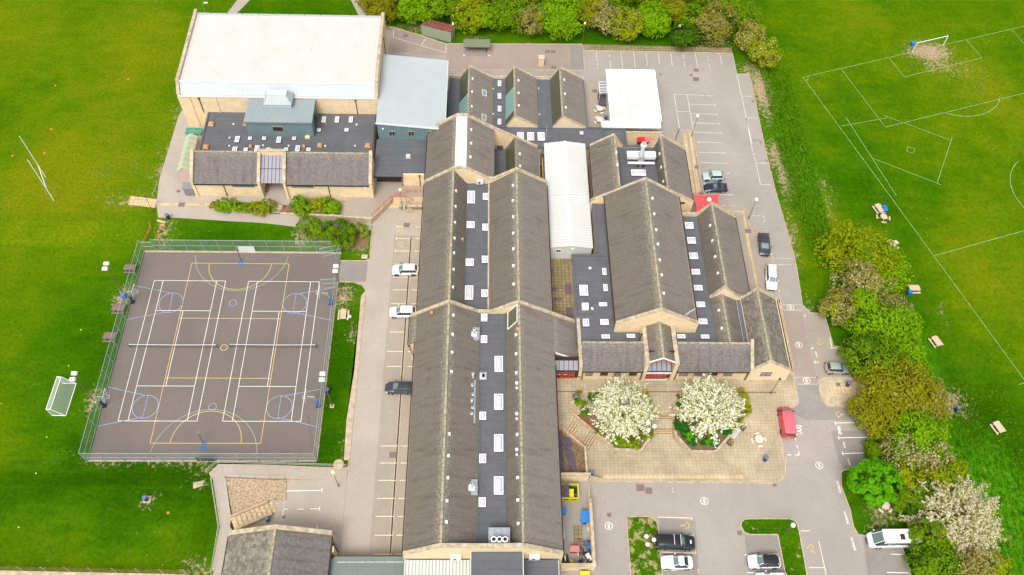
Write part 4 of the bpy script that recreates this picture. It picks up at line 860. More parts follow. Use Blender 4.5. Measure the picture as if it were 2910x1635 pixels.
# ================================================================== changing rooms with plant tower
b = thing('changing_block', 'changing block with flat roof, teal plant tower and slate front with glazed bay', 'building', (-33, 99, 1.3), world=True)
zf = 5.0
mb = MB(); mb.box(-47.3, 91.62, .2, -37.0, 96, 4.62, 'wall'); mb.box(-32.5, 91.62, .2, -18.75, 96, 4.62, 'wall'); mb.box(-47.6, 95.7, .2, -19.0, 106.95, 4.7, 'wall')
for x in (-37.0, -32.9): mb.box(x, 91.30, .2, x + .4, 96.0, 4.8, 'wall')
mb.yz([(91.4, .2), (91.4, 5.0), (95.75, 7.62), (96.1, 7.62), (96.1, .2)], -47.75, -47.3, 'wall'); mb.yz([(91.4, .2), (91.4, 5.0), (95.75, 7.62), (96.1, 7.62), (96.1, .2)], -19.0, -18.55, 'wall')
for xa in (-37.0, -32.9): mb.yz([(91.3, 4.81), (95.8, 7.60), (96.1, 7.60), (96.1, 4.81)], xa, xa + .4, 'wall')
mb.box(-47.3, 95.8, 4.7, -37.0, 96.05, 7.2, 'wall'); mb.box(-32.5, 95.8, 4.7, -19.0, 96.05, 7.2, 'wall'); mb.box(-36.6, 95.6, 4.7, -32.9, 96.05, 7.75, 'wall'); mb.build('wall', None, b)
mb = MB()
for xa in (-47.8, -37.05, -32.95, -19.05): mb.yz([(91.3, 4.95), (95.8, 7.66), (96.12, 7.66), (96.12, 7.80), (95.8, 7.80), (91.3, 5.12)], xa, xa + .52, 'coping')
mb.box(-37.05, 95.55, 7.81, -32.43, 96.1, 7.93, 'coping'); mb.build('coping', None, b)
for xa, xb in ((-47.27, -37.04), (-32.47, -19.03)):
    mb = MB(); mb.slope((xa, 91.3, 4.68), (xb, 91.3, 4.68), (xb, 95.85, 7.30), (xa, 95.85, 7.30), 'slate_streak', .14); ridge_caps(mb, (xa, 95.85, 7.32), (xb, 95.85, 7.32)); mb.build('slate_roof', None, b)
    mb = MB(); mb.box(xa, 91.16, 4.50, xb, 91.30, 4.64, 'black'); mb.build('gutter', None, b)
mb = MB(); mb.slope((-36.6, 91.5, 4.78), (-32.9, 91.5, 4.78), (-32.9, 95.6, 6.9), (-36.6, 95.6, 6.9), 'glass_frost', .06)
for i in range(7): x = lerp(-36.6, -32.9, i / 6); mb.beam((x, 91.48, 4.84), (x, 95.6, 6.95), .05, .06, 'brown')
mb.beam((-36.6, 93.6, 5.92), (-32.9, 93.6, 5.92), .05, .05, 'brown'); mb.build('glazed_roof', None, b)
mb = MB(); mb.box(-36.6, 96.1, .2, -32.9, 96.2, 4.6, 'brown'); mb.build('entrance_screen', None, b)
mb = MB(); mb.box(-36.55, 92.4, 1.35, -36.2, 94.5, 1.8, 'timber_brown'); mb.build('porch_bench', None, b)
for px0, px1 in ((925, 1140), (1518, 1730)):
    a, c = Gy('E', px0, 710, 91.6), Gy('E', px1, 710, 91.6); window_s(b, a.x, c.x, 3.75, 4.25, 91.6, 'brown', 'glass_grey', 3)
for px in (825, 1875): p = Gy('E', px, 690, 91.5); pipe(b, [(p.x, 91.5, 4.5), (p.x, 91.5, 1.35)])
mb = MB(); p = Gy('E', 2235, 690, 91.6); mb.box(p.x - .95, 91.57, 4.12, p.x + .75, 91.61, 4.30, 'white'); mb.box(p.x - .1, 91.57, 3.6, p.x + .35, 91.61, 4.05, 'white'); mb.build('notice', None, b)
mb = MB(); p = Gy('E', 1497, 710, 91.6); mb.box(p.x - .12, 91.57, 3.9, p.x + .12, 91.61, 4.2, 'orange_vent'); mb.build('warning_sign', None, b)
flat(b, -47.6, 96.06, -19.0, 106.93, zf, edge='felt', eh=.18, edges='WE')
mb = MB(); mb.box(-47.2, 99.3, zf + .005, -19.4, 99.45, zf + .06, 'felt'); mb.build('roof_step', None, b)
# plant tower
mb = MB(); mb.box(-39.8, 101.5, zf, -28.95, 106.9, 8.35, 'teal'); mb.yz([(101.5, 8.35), (106.9, 8.35), (106.9, 8.30)], -39.8, -28.95, 'teal'); mb.build('plant_tower_wall', None, b)
mb = MB(); mb.slope((-39.95, 101.35, 8.55), (-28.8, 101.35, 8.55), (-28.8, 106.93, 8.42), (-39.95, 106.93, 8.42), 'teal_roof', .16); mb.box(-39.98, 101.2, 8.36, -28.77, 101.34, 8.60, 'teal'); mb.build('plant_tower_roof', None, b)
a, c = Gy('A', 1320, 1275, 101.45), Gy('A', 1430, 1310, 101.45); mb = MB()
for i in range(7): z = lerp(c.z, a.z, i / 6); mb.box(a.x, 101.38, z - .04, c.x, 101.48, z + .04, 'brown')
mb.box(a.x - .1, 101.40, c.z - .14, a.x, 101.49, a.z + .14, 'teal_roof'); mb.box(c.x, 101.40, c.z - .14, c.x + .1, 101.49, a.z + .14, 'teal_roof'); mb.box(a.x, 101.40, a.z + .045, c.x, 101.49, a.z + .14, 'teal_roof'); mb.build('louvre', None, b)
mb = MB(); mb.box(-28.95, 103.4, 5.3, -28.9, 105.4, 7.2, 'glass_dark'); mb.build('tower_opening', None, b)
cw = Gp('A', 1385, 1070, (8.5, 0, 0, 0, 0)); mb = MB(); mb.box(cw.x - 2.15, cw.y - .3, 8.5, cw.x + 2.15, cw.y + 2.2, 9.35, 'pale_roof'); mb.frus(cw.x, cw.y + .95, 9.36, 10.7, 2.35, 1.45, 1.45, .55, 'pale_roof'); mb.box(cw.x - 1.55, cw.y + .35, 10.7, cw.x + 1.55, cw.y + 1.55, 10.82, 'white_grey'); mb.build('roof_cowl', None, b)
for q in ((945, 202, 988, 260), (1362, 207, 1406, 265), (1076, 207, 1112, 236), (1218, 206, 1256, 236), (1518, 207, 1556, 236), (918, 308, 966, 362), (1142, 295, 1188, 352), (1550, 295, 1594, 352), (1032, 318, 1071, 348), (1258, 318, 1298, 348), (1438, 318, 1476, 348), (1662, 318, 1702, 350), (1815, 5, 1855, 62), (1948, 5, 1988, 62), (2088, 5, 2126, 62), (1768, 122, 1804, 152), (2044, 122, 2082, 152)): skylight(b, zf, 'E', *q)
for x, y, s in ((710, 90, .42), (1050, 90, .36), (657, 320, .42), (1797, 305, .38), (2278, 308, .42), (1105, 315, .25), (1636, 315, .25), (1860, 80, .12)):
    p = G('E', x, y, zf); mb = MB(); mb.frus(p.x, p.y, zf, zf + .25, s * .9, s * .9, s * .9, s * .9, 'orange_vent'); mb.frus(p.x, p.y, zf + .25, zf + .55, s * 1.15, s * 1.15, s * .7, s * .7, 'orange_vent'); mb.build('terracotta_cowl', None, b)
for x, y in ((890, 303), (1228, 299), (1484, 303), (1850, 305), (2148, 304), (930, 85), (2165, 90), (893, 222)): p = G('E', x, y, zf); mb = MB(); mb.box(p.x - .12, p.y - .12, zf, p.x + .12, p.y + .12, zf + .18, 'globe'); mb.build('roof_vent', None, b)
p = G('E', 1675, 217, zf); mb = MB(); mb.box(p.x - .4, p.y - .3, zf, p.x + .4, p.y + .3, zf + .35, 'globe_old'); mb.build('roof_box', None, b)

# ================================================================== teal activity hall
b = thing('activity_hall', 'teal clad hall with sloping pale metal roof beside the sports hall', 'building', (-13, 110, 0), world=True)
mb = MB(); mb.xz([(-18.2, 0), (-7.3, 0), (-7.3, 6.95), (-18.2, 8.1)], 101.85, 118.0, 'teal'); mb.build('wall', None, b)
mb = MB(); mb.slope((-7.0, 101.7, 7.15), (-7.0, 118.2, 7.15), (-18.3, 118.2, 8.38), (-18.3, 101.7, 8.38), 'pale_roof', .18); mb.build('roof', None, b)
mb = MB(); mb.xz([(-18.4, 8.22), (-6.9, 6.97), (-6.9, 7.22), (-18.4, 8.47)], 101.5, 101.69, 'white_grey'); mb.box(-6.98, 101.7, 6.9, -6.82, 118.2, 7.08, 'white_grey'); mb.build('fascia', None, b)
for x0, x1 in ((370, 437), (563, 628), (755, 820)):
    a, c = Gy('B', x0, 1318, 101.8), Gy('B', x1, 1365, 101.8); window_s(b, a.x, c.x, c.z, a.z, 101.8, 'teal_roof', 'glass_dark', 1, None)
p = Gy('B', 312, 1290, 101.7); mb = MB(); mb.ball((p.x, 101.65, p.z), .16, 'globe'); mb.build('alarm_box', None, b)

# ================================================================== link block
b = thing('link_block', 'single storey link with dark flat roof and brown doors joining hall and main building', 'building', (-14, 97, 1.3), world=True)
mb = MB(); mb.box(-18.5, 95.2, .2, -10.1, 101.8, 4.0, 'wall'); mb.box(-14.0, 94.2, .2, -10.1, 95.2, 4.0, 'wall'); mb.build('wall', None, b)
mb = MB(); mb.box(-18.55, 93.5, 4.0, -13.8, 101.8, 4.35, 'felt'); mb.box(-13.8, 94.6, 4.0, -10.0, 101.8, 4.348, 'felt'); mb.box(-18.55, 93.44, 4.05, -13.75, 93.5, 4.40, 'black'); mb.build('flat_roof', None, b)
mb = MB(); mb.box(-18.3, 95.0, 1.3, -14.2, 95.19, 3.9, 'brown'); mb.build('door', None, b)
p = G('F', 213, 408, 4.35); mb = MB(); mb.frus(p.x, p.y, 4.35, 4.6, .42, .42, .32, .32, 'timber'); mb.box(p.x - .25, p.y - .25, 4.6, p.x + .25, p.y + .25, 4.75, 'white'); mb.build('roof_vent', None, b)
pipe(b, [(-13.9, 94.1, 3.95), (-13.9, 94.1, 1.3)]); pipe(b, [(-11.0, 94.1, 3.95), (-11.0, 94.1, 1.3)])

# ================================================================== main teaching building: two long ranges with a flat valley between
b = thing('teaching_building', 'long main school building with two parallel slate ranges and flat valley roof of skylights', 'building', (0, 60, 0), world=True)
R1, R2, RZ = -5.15, 4.85, 9.2
z_at = lambda x, r, z=RZ: z - (TAN if x < r else .632) * abs(x - r)
zvS, zvM = 6.35, 5.85
def gable(par, xs, y0, y1, zb=0.0, cop=.25, wall='wall', name='wall'):     # xs: list of (x, z) of the top line
    mb = MB(); mb.xz([(xs[0][0], zb)] + list(xs) + [(xs[-1][0], zb)], y0, y1, wall); mb.build(name, None, par)
    mb = MB(); coping_xz(mb, xs, y0 - .08, y1 + .08); mb.build('coping', None, par)
mb = MB(); mb.box(-9.7, 31.5, 0, 9.5, 90.9, 5.5, 'wall'); mb.box(-9.6, 91.2, 0, 1.18, 102.25, 5.6, 'wall'); mb.build('wall', None, b)
mb = MB(); mb.box(9.5, 60.4, 0, 13.5, 66.0, 3.6, 'wall'); mb.build('wall', None, b)
# south range slopes
def rng(par, r, xw, xe, y0, y1, mw='slate_west', me='slate', z=RZ, mc='ridge_tile', zw=None, ze=None):
    for x, m, zq in ((xw, mw, zw), (xe, me, ze)):
        zq = z_at(x, r, z) if zq is None else zq
        mb = MB(); mb.slope((x, y0, zq), (x, y1, zq), (r, y1, z), (r, y0, z), m, .12); mb.build('slate_roof', None, par)
    mb = MB(); ridge_caps(mb, (r, y0, z + .03), (r, y1, z + .03), mc); mb.build('ridge', None, par)
rng(b, R1, -9.95, -0.7, 31.5, 66.05, 'slate_west', 'slate', ze=6.40)
rng(b, R2, 2.94, 9.95, 31.5, 66.05, 'slate_west', 'slate_light', zw=6.42)
mb = MB(); mb.slope((13.55, 59.9, z_at(13.55, R2)), (13.55, 66.05, z_at(13.55, R2)), (9.95, 66.05, z_at(9.95, R2)), (9.95, 59.9, z_at(9.95, R2)), 'slate_light', .14); mb.build('slate_roof', None, b)
mb = MB(); mb.slope((-10.95, 61.6, z_at(-10.95, R1)), (-10.95, 66.05, z_at(-10.95, R1)), (-9.95, 66.05, z_at(-9.95, R1)), (-9.95, 61.6, z_at(-9.95, R1)), 'slate_west', .14); mb.build('slate_roof', None, b)
mb = MB(); mb.box(-10.8, 61.7, 0, -9.7, 66.0, 5.0, 'wall'); mb.build('wall', None, b)
flat(b, -1.15, 31.5, 3.3, 66.0, zvS); mb = MB(); mb.box(-0.66, 31.6, zvS + .01, -.5, 66, zvS + .12, 'felt'); mb.box(2.7, 31.6, zvS + .01, 2.9, 66, zvS + .12, 'felt'); mb.build('valley_upstand', None, b)
# middle ranges
rng(b, R1, -9.9, -3.1, 66.35, 91.0, 'slate_west', 'slate', ze=5.9); rng(b, R2, .6, 9.85, 66.35, 91.0, 'slate_west', 'slate_light', zw=5.95)
flat(b, -3.3, 66.35, 1.0, 91.0, zvM + .02); mb = MB(); mb.box(-3.05, 66.4, zvM + .03, -2.9, 90.9, zvM + .14, 'felt'); mb.box(.35, 66.4, zvM + .03, .58, 90.9, zvM + .14, 'coping'); mb.build('valley_upstand', None, b)
# gables (south end, middle, north)
zz = lambda x, r: z_at(x, r) + .22
gable(b, [(-9.95, zz(-9.95, R1)), (R1, RZ + .25), (-1.3, zz(R1, R1) - .15), (-.7, zz(R1, R1) - .2), (3.0, RZ + .05), (R2, RZ + .25), (9.95, zz(9.95, R2))], 31.15, 31.5)
gable(b, [(-10.95, zz(-10.95, R1)), (R1, RZ + .25), (-.95, zz(-.95, R1)), (.9, zz(-.95, R1)), (R2, RZ + .25), (14.0, zz(14.0, R2))], 66.05, 66.35)
gable(b, [(-9.95, zz(-9.95, R1)), (-5.0, RZ + .35), (-3.1, RZ + .35), (.4, 7.05), (1.2, 7.0), (R2, RZ + .25), (9.9, zz(9.9, R2))], 91.0, 91.3)
# N1 hall
def slopex(par, e, r, y0, y1, m, nm='slate_roof', th=.14):
    mb = MB(); mb.slope((e[0], y0, e[1]), (e[0], y1, e[1]), (r[0], y1, r[1]), (r[0], y0, r[1]), m, th); return mb.build(nm, None, par)
slopex(b, (-9.85, 5.95), (-4.9, 9.45), 91.3, 102.3, 'slate_west'); slopex(b, (1.35, 6.4), (-3.2, 9.5), 91.3, 102.3, 'slate_light')
mb = MB(); n = 16
for i in range(n):
    a, c = lerp(91.32, 102.28, i / n), lerp(91.32, 102.28, (i + 1) / n) - .05
    mb.xz([(-4.95, 9.40), (-3.15, 9.42), (-3.15, 9.56), (-4.05, 9.66), (-4.95, 9.54)], a, c, 'ridge_metal')
mb.build('metal_ridge', None, b)
gable(b, [(-9.85, 6.3), (-4.85, 9.72), (-3.2, 9.72), (1.4, 6.72), (8.9, 2.25)], 102.3, 102.6, -1.5)
mb = MB(); mb.box(1.2, 91.3, -1, 1.35, 102.3, 6.2, 'wall'); mb.build('wall', None, b)
zl = 1.75
mb = MB(); mb.box(1.36, 91.35, -1.2, 9.2, 102.25, zl - .05, 'wall'); mb.build('wall', None, b)
flat(b, 1.4, 91.35, 4.0, 102.28, zl)
mb = MB(); mb.slope((3.35, 91.4, zl + .05), (3.35, 102.2, zl + .05), (4.8, 102.2, 4.55), (4.8, 91.4, 4.55), 'glass_green', .08)
for i in range(13): y = lerp(91.5, 102.1, i / 12); mb.beam((3.35, y, zl + .12), (4.8, y, 4.62), .06, .06, 'black')
mb.build('patent_glazing', None, b)
slopex(b, (9.1, 1.95), (4.85, 4.65), 91.35, 102.2, 'slate_light')
a, c = G('F', 1103, 310, zl), G('F', 1160, 310, zl); mb = MB(); mb.box(a.x, 102.0, zl + .3, c.x, 102.28, zl + .9, 'upstand'); mb.build('roof_vent', None, b)
# gutters
mb = MB()
for x, z, y0, y1 in ((-10.08, 5.72, 31.4, 61.5), (-11.08, 5.0, 61.6, 66.1), (-10.03, 5.75, 66.35, 91), (-9.98, 5.8, 91.3, 102.3), (10.08, 5.5, 31.4, 58.1), (9.98, 5.55, 66.3, 91)): mb.box(x - .07, y0, z - .12, x + .07, y1, z, 'brown')
mb.build('gutter', None, b)
pipe(b, [(-10.9, 61.4, 4.9), (-10.2, 61.3, .1)])
# white vents on the slopes
PE1, PE1M, PW2, PW2M = (RZ, R1, -.629, 0, 0), (RZ, R1, -1.61, 0, 0), (RZ, R2, 1.455, 0, 0), (RZ, R2, .765, 0, 0)
for k, pts, pl_ in (('F', ((690, 745), (685, 902), (680, 1062), (675, 1220), (670, 1368)), PE1M), ('J', ((1371, 369), (1365, 547)), PE1M), ('J', ((1371, 828), (1363, 1021), (1357, 1200), (1352, 1395)), PE1), ('O', ((447, 27), (440, 243), (433, 467), (424, 697), (418, 911)), PE1),
                  ('F', ((1262, 690), (1262, 844), (1265, 1007), (1265, 1170), (1267, 1328)), PW2M), ('J', ((1972, 333), (1975, 517)), PW2M), ('J', ((1998, 1025), (2000, 1216), (2002, 1407)), PW2), ('O', ((1128, 32), (1133, 464), (1135, 690), (1138, 925)), PW2), ('F', ((842, 132), (842, 267), (836, 406)), (9.5, -3.2, -.68, 0, 0)), ('F', ((1330, 375), (1334, 497)), (4.65, 4.85, -.635, 0, 0))):
    for x, y in pts: roofvent(b, k, x, y, pl_)
for q in ((805, 750, 882, 874), (960, 773, 1017, 838), (798, 1055, 878, 1122), (955, 1080, 1014, 1147)): skylight(b, zvM + .02, 'F', *q)
for q in ((1494, 265, 1576, 336), (1487, 535, 1570, 676), (1655, 237, 1718, 305), (1651, 575, 1715, 648)): skylight(b, zvM + .02, 'J', *q)
for q in ((1648, 817, 1712, 893), (1646, 1035, 1710, 1110), (1783, 1242, 1868, 1400), (1641, 1404, 1706, 1480)): skylight(b, zvS, 'J', *q)
for q in ((747, 229, 817, 321), (742, 666, 814, 762), (896, 32, 989, 206), (894, 455, 990, 638)): skylight(b, zvS, 'O', *q)
for (k, x0, y0, x1, y1) in (('U', 1207, 937, 1224, 955), ('U', 1206, 1036, 1223, 1056), ('U', 1243, 991, 1266, 1031)): skylight(b, zvS, k, x0, y0, x1, y1)
# flues
def flue(k, x, y, z, h2=1.3, r=.14, base=True):
    p = G(k, x, y, z); mb = MB()
    if base: mb.box(p.x - .75, p.y - .55, z - .25, p.x + .75, p.y + 1.5, z + .08, 'lead'); mb.box(p.x - .42, p.y - .1, z + .08, p.x + .42, p.y + .7, z + .35, 'white_grey')
    mb.cyl((p.x, p.y + .3, z + .3), (p.x, p.y + .3, z + h2), r, n=10, m='white_grey'); mb.cyl((p.x, p.y + .3, z + h2), (p.x, p.y + .3, z + h2 + .25), r * 1.5, r * 1.3, 10, 'white'); mb.cyl((p.x, p.y + .3, z + h2 + .25), (p.x, p.y + .3, z + h2 + .26), r * .9, n=10, m='black'); mb.build('flue', None, b)
flue('J', 1580, 1050, 6.9, 1.5); flue('O', 672, 600, 6.9, 1.5)
for x, y, h2 in ((1190, 958, 1.4), (1188, 980, .7), (1190, 1002, .5), (1187, 1020, 1.0), (1189, 1035, .5), (1187, 1050, .5)): flue('U', x, y, 6.9, h2, .13, base=False)
mb = MB(); p = G('U', 1188, 1005, 6.7); mb.box(p.x - .5, p.y - 3.6, 6.5, p.x + .45, p.y + 2.9, 6.86, 'lead'); mb.build('flue_tray', None, b)
a, c = G('O', 840, 1170, 8.2), G('O', 1057, 1035, 8.2); mb = MB(); mb.box(a.x, 31.6, 6.4, c.x, 33.9, 8.2, 'lead'); mb.build('flue_housing', None, b)
for x in (893, 949, 1005):
    p = G('O', x, 1125, 8.2); mb = MB(); mb.cyl((p.x, p.y, 8.2), (p.x, p.y + .15, 9.1), .38, .30, 14, 'white'); mb.cyl((p.x, p.y + .15, 9.1), (p.x, p.y + .15, 9.3), .36, .36, 14, 'globe'); mb.cyl((p.x, p.y + .15, 9.3), (p.x, p.y + .15, 9.31), .24, n=14, m='black'); mb.build('flue', None, b)
for k, x, y in (('F', 757, 1245), ('J', 2012, 978), ('J', 1155, 815)):
    p = Gp(k, x, y, PE1M if x < 1300 and k == 'F' else (PW2 if x > 1900 else (RZ, R1, TAN, 0, 0))); mb = MB(); mb.cyl(p - Vector((0, 0, .3)), p + Vector((0, 0, .25)), .24, n=10, m='orange_vent'); mb.ball(p + Vector((0, 0, .3)), .25, 'orange_vent', 10, 6); mb.build('terracotta_cowl', None, b)
a = Gy('F', 932, 650, 90.7); ac_unit(b, a.x, 90.6, 6.4, 1.0, .45, .8)
p = Gy('O', 512, 1265, 31.0); ac_unit(b, p.x, 30.85, 5.6, 1.3, .5, .8); p = Gy('O', 1297, 1270, 31.0); ac_unit(b, p.x, 30.85, 5.6, 1.3, .5, .9)
# patent glazing near the middle gable
P_ = [Gp('J', x, y, (RZ + .08, R2, 1.455, 0, 0)) for x, y in ((1915, 975), (2008, 895), (2010, 730), (1918, 805))]
mb = MB(); mb.face(P_, 'glass_green')
for i in range(4): mb.beam(P_[i], P_[(i + 1) % 4], .12, .1, 'white')
for i in range(1, 5): mb.beam(P_[0].lerp(P_[1], i / 5), P_[3].lerp(P_[2], i / 5), .04, .05, 'black')
mb.build('patent_glazing', None, b)
for x, y in ((1300, 970), (1300, 1047), (1300, 1137)):
    p = Gp('U', x, y, PW2); mb = MB(); mb.cyl(p, p + Vector((0, 0, .35)), .06, n=6, m='steel'); mb.ball(p + Vector((0, .15, .45)), .26, 'globe', 10, 6); mb.box(p.x - .15, p.y - .6, p.z + .02, p.x + .1, p.y - .3, p.z + .2, 'white'); mb.build('roof_cowl', None, b)
# west entrance beside the plaza
mb = MB(); xa, za = 10.15, z_at(10.15, R2) - .12
mb.xz([(10.1, z_at(10.1, R2) - .02), (13.55, z_at(13.55, R2) - .02), (13.55, z_at(13.55, R2) + .12), (10.1, z_at(10.1, R2) + .12)], 59.72, 59.89, 'white'); mb.build('verge_board', None, b)
mb = MB(); mb.xz([(10.1, z_at(10.1, R2) - .52), (13.55, z_at(13.55, R2) - .52), (13.55, z_at(13.55, R2) - .03), (10.1, z_at(10.1, R2) - .03)], 59.74, 59.88, 'red_fascia'); mb.build('fascia', None, b)
mb = MB(); mb.box(13.56, 57.9, .2, 13.95, 66.04, 4.85, 'wall'); mb.build('pillar', None, b)
mb = MB(); mb.box(13.5, 57.85, 4.86, 14.0, 66.2, 5.02, 'coping'); mb.build('coping', None, b)
mb = MB(); mb.box(10.0, 58.2, 1.3, 13.55, 58.24, 3.5, 'brown'); mb.box(10.0, 59.5, 3.5, 13.55, 59.6, 5.2, 'brown'); mb.build('door_screen', None, b)
for i in range(3):
    x = 10.35 + i * .92; mb = MB()
    for q in ((x, 1.42, x + .8, 1.62), (x, 2.35, x + .8, 2.5), (x, 3.2, x + .8, 3.38), (x, 1.42, x + .13, 3.38), (x + .67, 1.42, x + .8, 3.38)): mb.box(q[0], 58.08 - .01 * (q[2] - q[0] < .2), q[1], q[2], 58.18, q[3], 'red_door')
    d = mb.build('door', None, b); g = MB(); g.box(x + .13, 58.13, 1.62, x + .67, 58.16, 3.2, 'glass_dark'); g.build('pane', None, d)
    if i < 2: g = MB(); g.box(x + .25, 58.10, 2.5, x + .58, 58.125, 2.62, 'white'); g.build('notice', None, d)
mb = MB(); mb.slope((10.0, 58.25, 3.6), (13.5, 58.25, 3.6), (13.5, 59.5, 4.2), (10.0, 59.5, 4.2), 'glass_frost', .05)
for i in range(6): x = lerp(10.05, 13.45, i / 5); mb.beam((x, 58.25, 3.66), (x, 59.5, 4.26), .08, .05, 'brown')
mb.box(10.0, 58.05, 3.42, 13.5, 58.24, 3.62, 'brown'); mb.build('glass_canopy', None, b)
mb = MB(); mb.box(13.6, 57.81, 2.2, 13.9, 57.85, 2.45, 'navy'); mb.build('sign', None, b)
mb = MB(); mb.box(9.95, 32.0, .1, 10.02, 58, 5.3, 'wall'); mb.build('east_wall', None, b)

# ================================================================== saw-tooth workshop block at the north
b = thing('workshop_block', 'north workshop block with three saw-tooth slate roofs and patent glazing', 'building', (5, 114, -1), world=True)
zs = zl; yS, yN = 107.45, 119.85
mb = MB(); mb.box(-6.9, 102.7, -1.2, 17.9, yN, zs - .3, 'wall'); mb.box(-6.9, yN - .3, zs - .3, 17.9, yN, zs + .35, 'wall'); mb.build('wall', None, b)
flat(b, -6.85, 102.7, 17.9, yN - .32, zs)
mb = MB(); mb.box(-6.9, yN - .34, zs + .36, 17.9, yN + .04, zs + .48, 'coping'); mb.build('coping', None, b)
mb = MB(); mb.box(1.3, 107.2, zs + .01, 3.4, 107.45, zs + .2, 'felt'); mb.box(9.2, 107.2, zs + .01, 11.65, 107.45, zs + .2, 'felt'); mb.build('roof_upstand', None, b)
tri = []
for (kb, xl, xa, xr, ya_) in (('B', 1085, 1170, 1405, 0), ('B', 1545, 1632, 1860, 0), ('B', 1995, 2090, 2335, 0)):
    zr = 4.45; 
    xl_, xa_, xr_ = {1085: (-4.85, -3.2, 1.05), 1545: (3.45, 4.95, 9.1), 1995: (11.7, 13.25, 17.6)}[xl]
    y0_ = 102.62 if xl == 1085 else yS
    tri.append((xl_, xa_, xr_))
    mb = MB(); mb.xz([(xl_, zs), (xa_, zr - .12), (xr_, zs)], y0_, y0_ + .25, 'render'); mb.xz([(xl_, zs), (xa_, zr - .12), (xr_, zs)], yN - .3, yN - .05, 'wall'); mb.build('gable_wall', None, b)
    mb = MB(); coping_xz(mb, [(xl_, zs + .05), (xa_, zr + .05), (xr_, zs + .1)], y0_ - .06, y0_ + .22, .14); coping_xz(mb, [(xl_, zs + .05), (xa_, zr + .05), (xr_, zs + .1)], yN - .30, yN + .1, .16); mb.build('coping', None, b)
    mb = MB(); mb.slope((xr_ + .1, y0_ + .2, zs + .12), (xr_ + .1, yN - .3, zs + .12), (xa_, yN - .3, zr), (xa_, y0_ + .2, zr), 'slate_light', .12); mb.build('slate_roof', None, b)
    mb = MB(); ridge_caps(mb, (xa_, y0_ + .2, zr + .02), (xa_, yN - .3, zr + .02)); mb.build('ridge', None, b)
    g = MB(); nseg = 18
    for i in range(nseg):
        a_, c_ = lerp(y0_ + .25, yN - .35, i / nseg), lerp(y0_ + .25, yN - .35, (i + 1) / nseg); y_ = (a_ + c_) / 2; t_ = (y_ - y0_) / (yN - y0_)
        aqua = (xl == 1085 and t_ < .60) or (xl == 1545 and .10 < t_ < .62)
        g.slope((xl_ - .05, a_, zs + .08), (xl_ - .05, c_, zs + .08), (xa_ - .05, c_, zr - .02), (xa_ - .05, a_, zr - .02), 'glass_aqua' if aqua else 'glass_green', .05)
        g.beam((xl_ - .05, a_, zs + .14), (xa_ - .05, a_, zr + .04), .06, .05, 'black')
    g.build('patent_glazing', None, b)
for i, pts in enumerate((((1210, 785), (1205, 914), (1202, 1062)), ((1670, 803), (1672, 929), (1674, 1054)), ((2130, 796), (2138, 936), (2145, 1073)))):
    t = tri[i]; sl_ = -(4.45 - zs - .12) / (t[2] + .1 - t[1])
    for x, y in pts: roofvent(b, 'B', x, y, (4.45, t[1], sl_, 0, 0), .15)
t = tri[0]; sl_ = -(4.45 - zs - .12) / (t[2] + .1 - t[1])
for q in (((1308, 897), (1348, 912), (1350, 968), (1308, 952)), ((1305, 1143), (1346, 1158), (1346, 1213), (1305, 1198))):
    Q_ = [Gp('B', x, y, (4.53, t[1], sl_, 0, 0)) for x, y in q]; mb = MB(); mb.face(Q_[::-1], 'glass_frost')
    for j in range(4): mb.beam(Q_[j], Q_[(j + 1) % 4], .1, .1, 'white_grey')
    mb.build('roof_window', None, b)
for q in ((1463, 808, 1498, 862), (1463, 935, 1498, 989), (1463, 1062, 1498, 1117), (1463, 1192, 1498, 1248), (1655, 1328, 1724, 1390), (1758, 1328, 1828, 1408), (1862, 1328, 1933, 1408), (2286, 1318, 2320, 1348)): skylight(b, zs, 'B', *q)
for x, y in ((1416, 895), (1416, 1148), (1872, 892), (1880, 1152), (958, 895)): p = G('B', x, y, zs); mb = MB(); mb.box(p.x - .1, p.y - .1, zs, p.x + .1, p.y + .1, zs + .2, 'globe'); mb.build('roof_vent', None, b)
for x, y in ((1072, 782), (1412, 775), (1868, 788)): p = G('B', x, y, zs); mb = MB(); mb.frus(p.x, p.y, zs, zs + .25, .28, .28, .2, .2, 'orange_vent'); mb.build('roof_outlet', None, b)
a = G('B', 1938, 1265, zs); mb = MB(); mb.cyl((a.x, a.y - 3.2, zs), (a.x, a.y - 3.2, zs + 3.4), .035, n=6, m='white_grey'); mb.build('aerial_mast', None, b)
flat(b, 17.9, 102.7, 20.5, 107.6, zs - .05, edge='felt', eh=.2, edges='NE'); mb = MB(); mb.box(17.9, 102.8, -1.2, 20.45, 107.5, zs - .36, 'wall'); mb.build('wall', None, b)
flat(b, 20.5, 99.8, 24.7, 107.7, zs - .35, edge='felt', eh=.2, edges='NE'); mb = MB(); mb.box(20.5, 100.0, -1.2, 24.6, 107.6, zs - .66, 'wall'); mb.build('wall', None, b)
mb = MB(); mb.box(9.6, 101.0, .0, 10.2, 102.2, zs + .2, 'felt'); mb.build('lead_box', None, b)

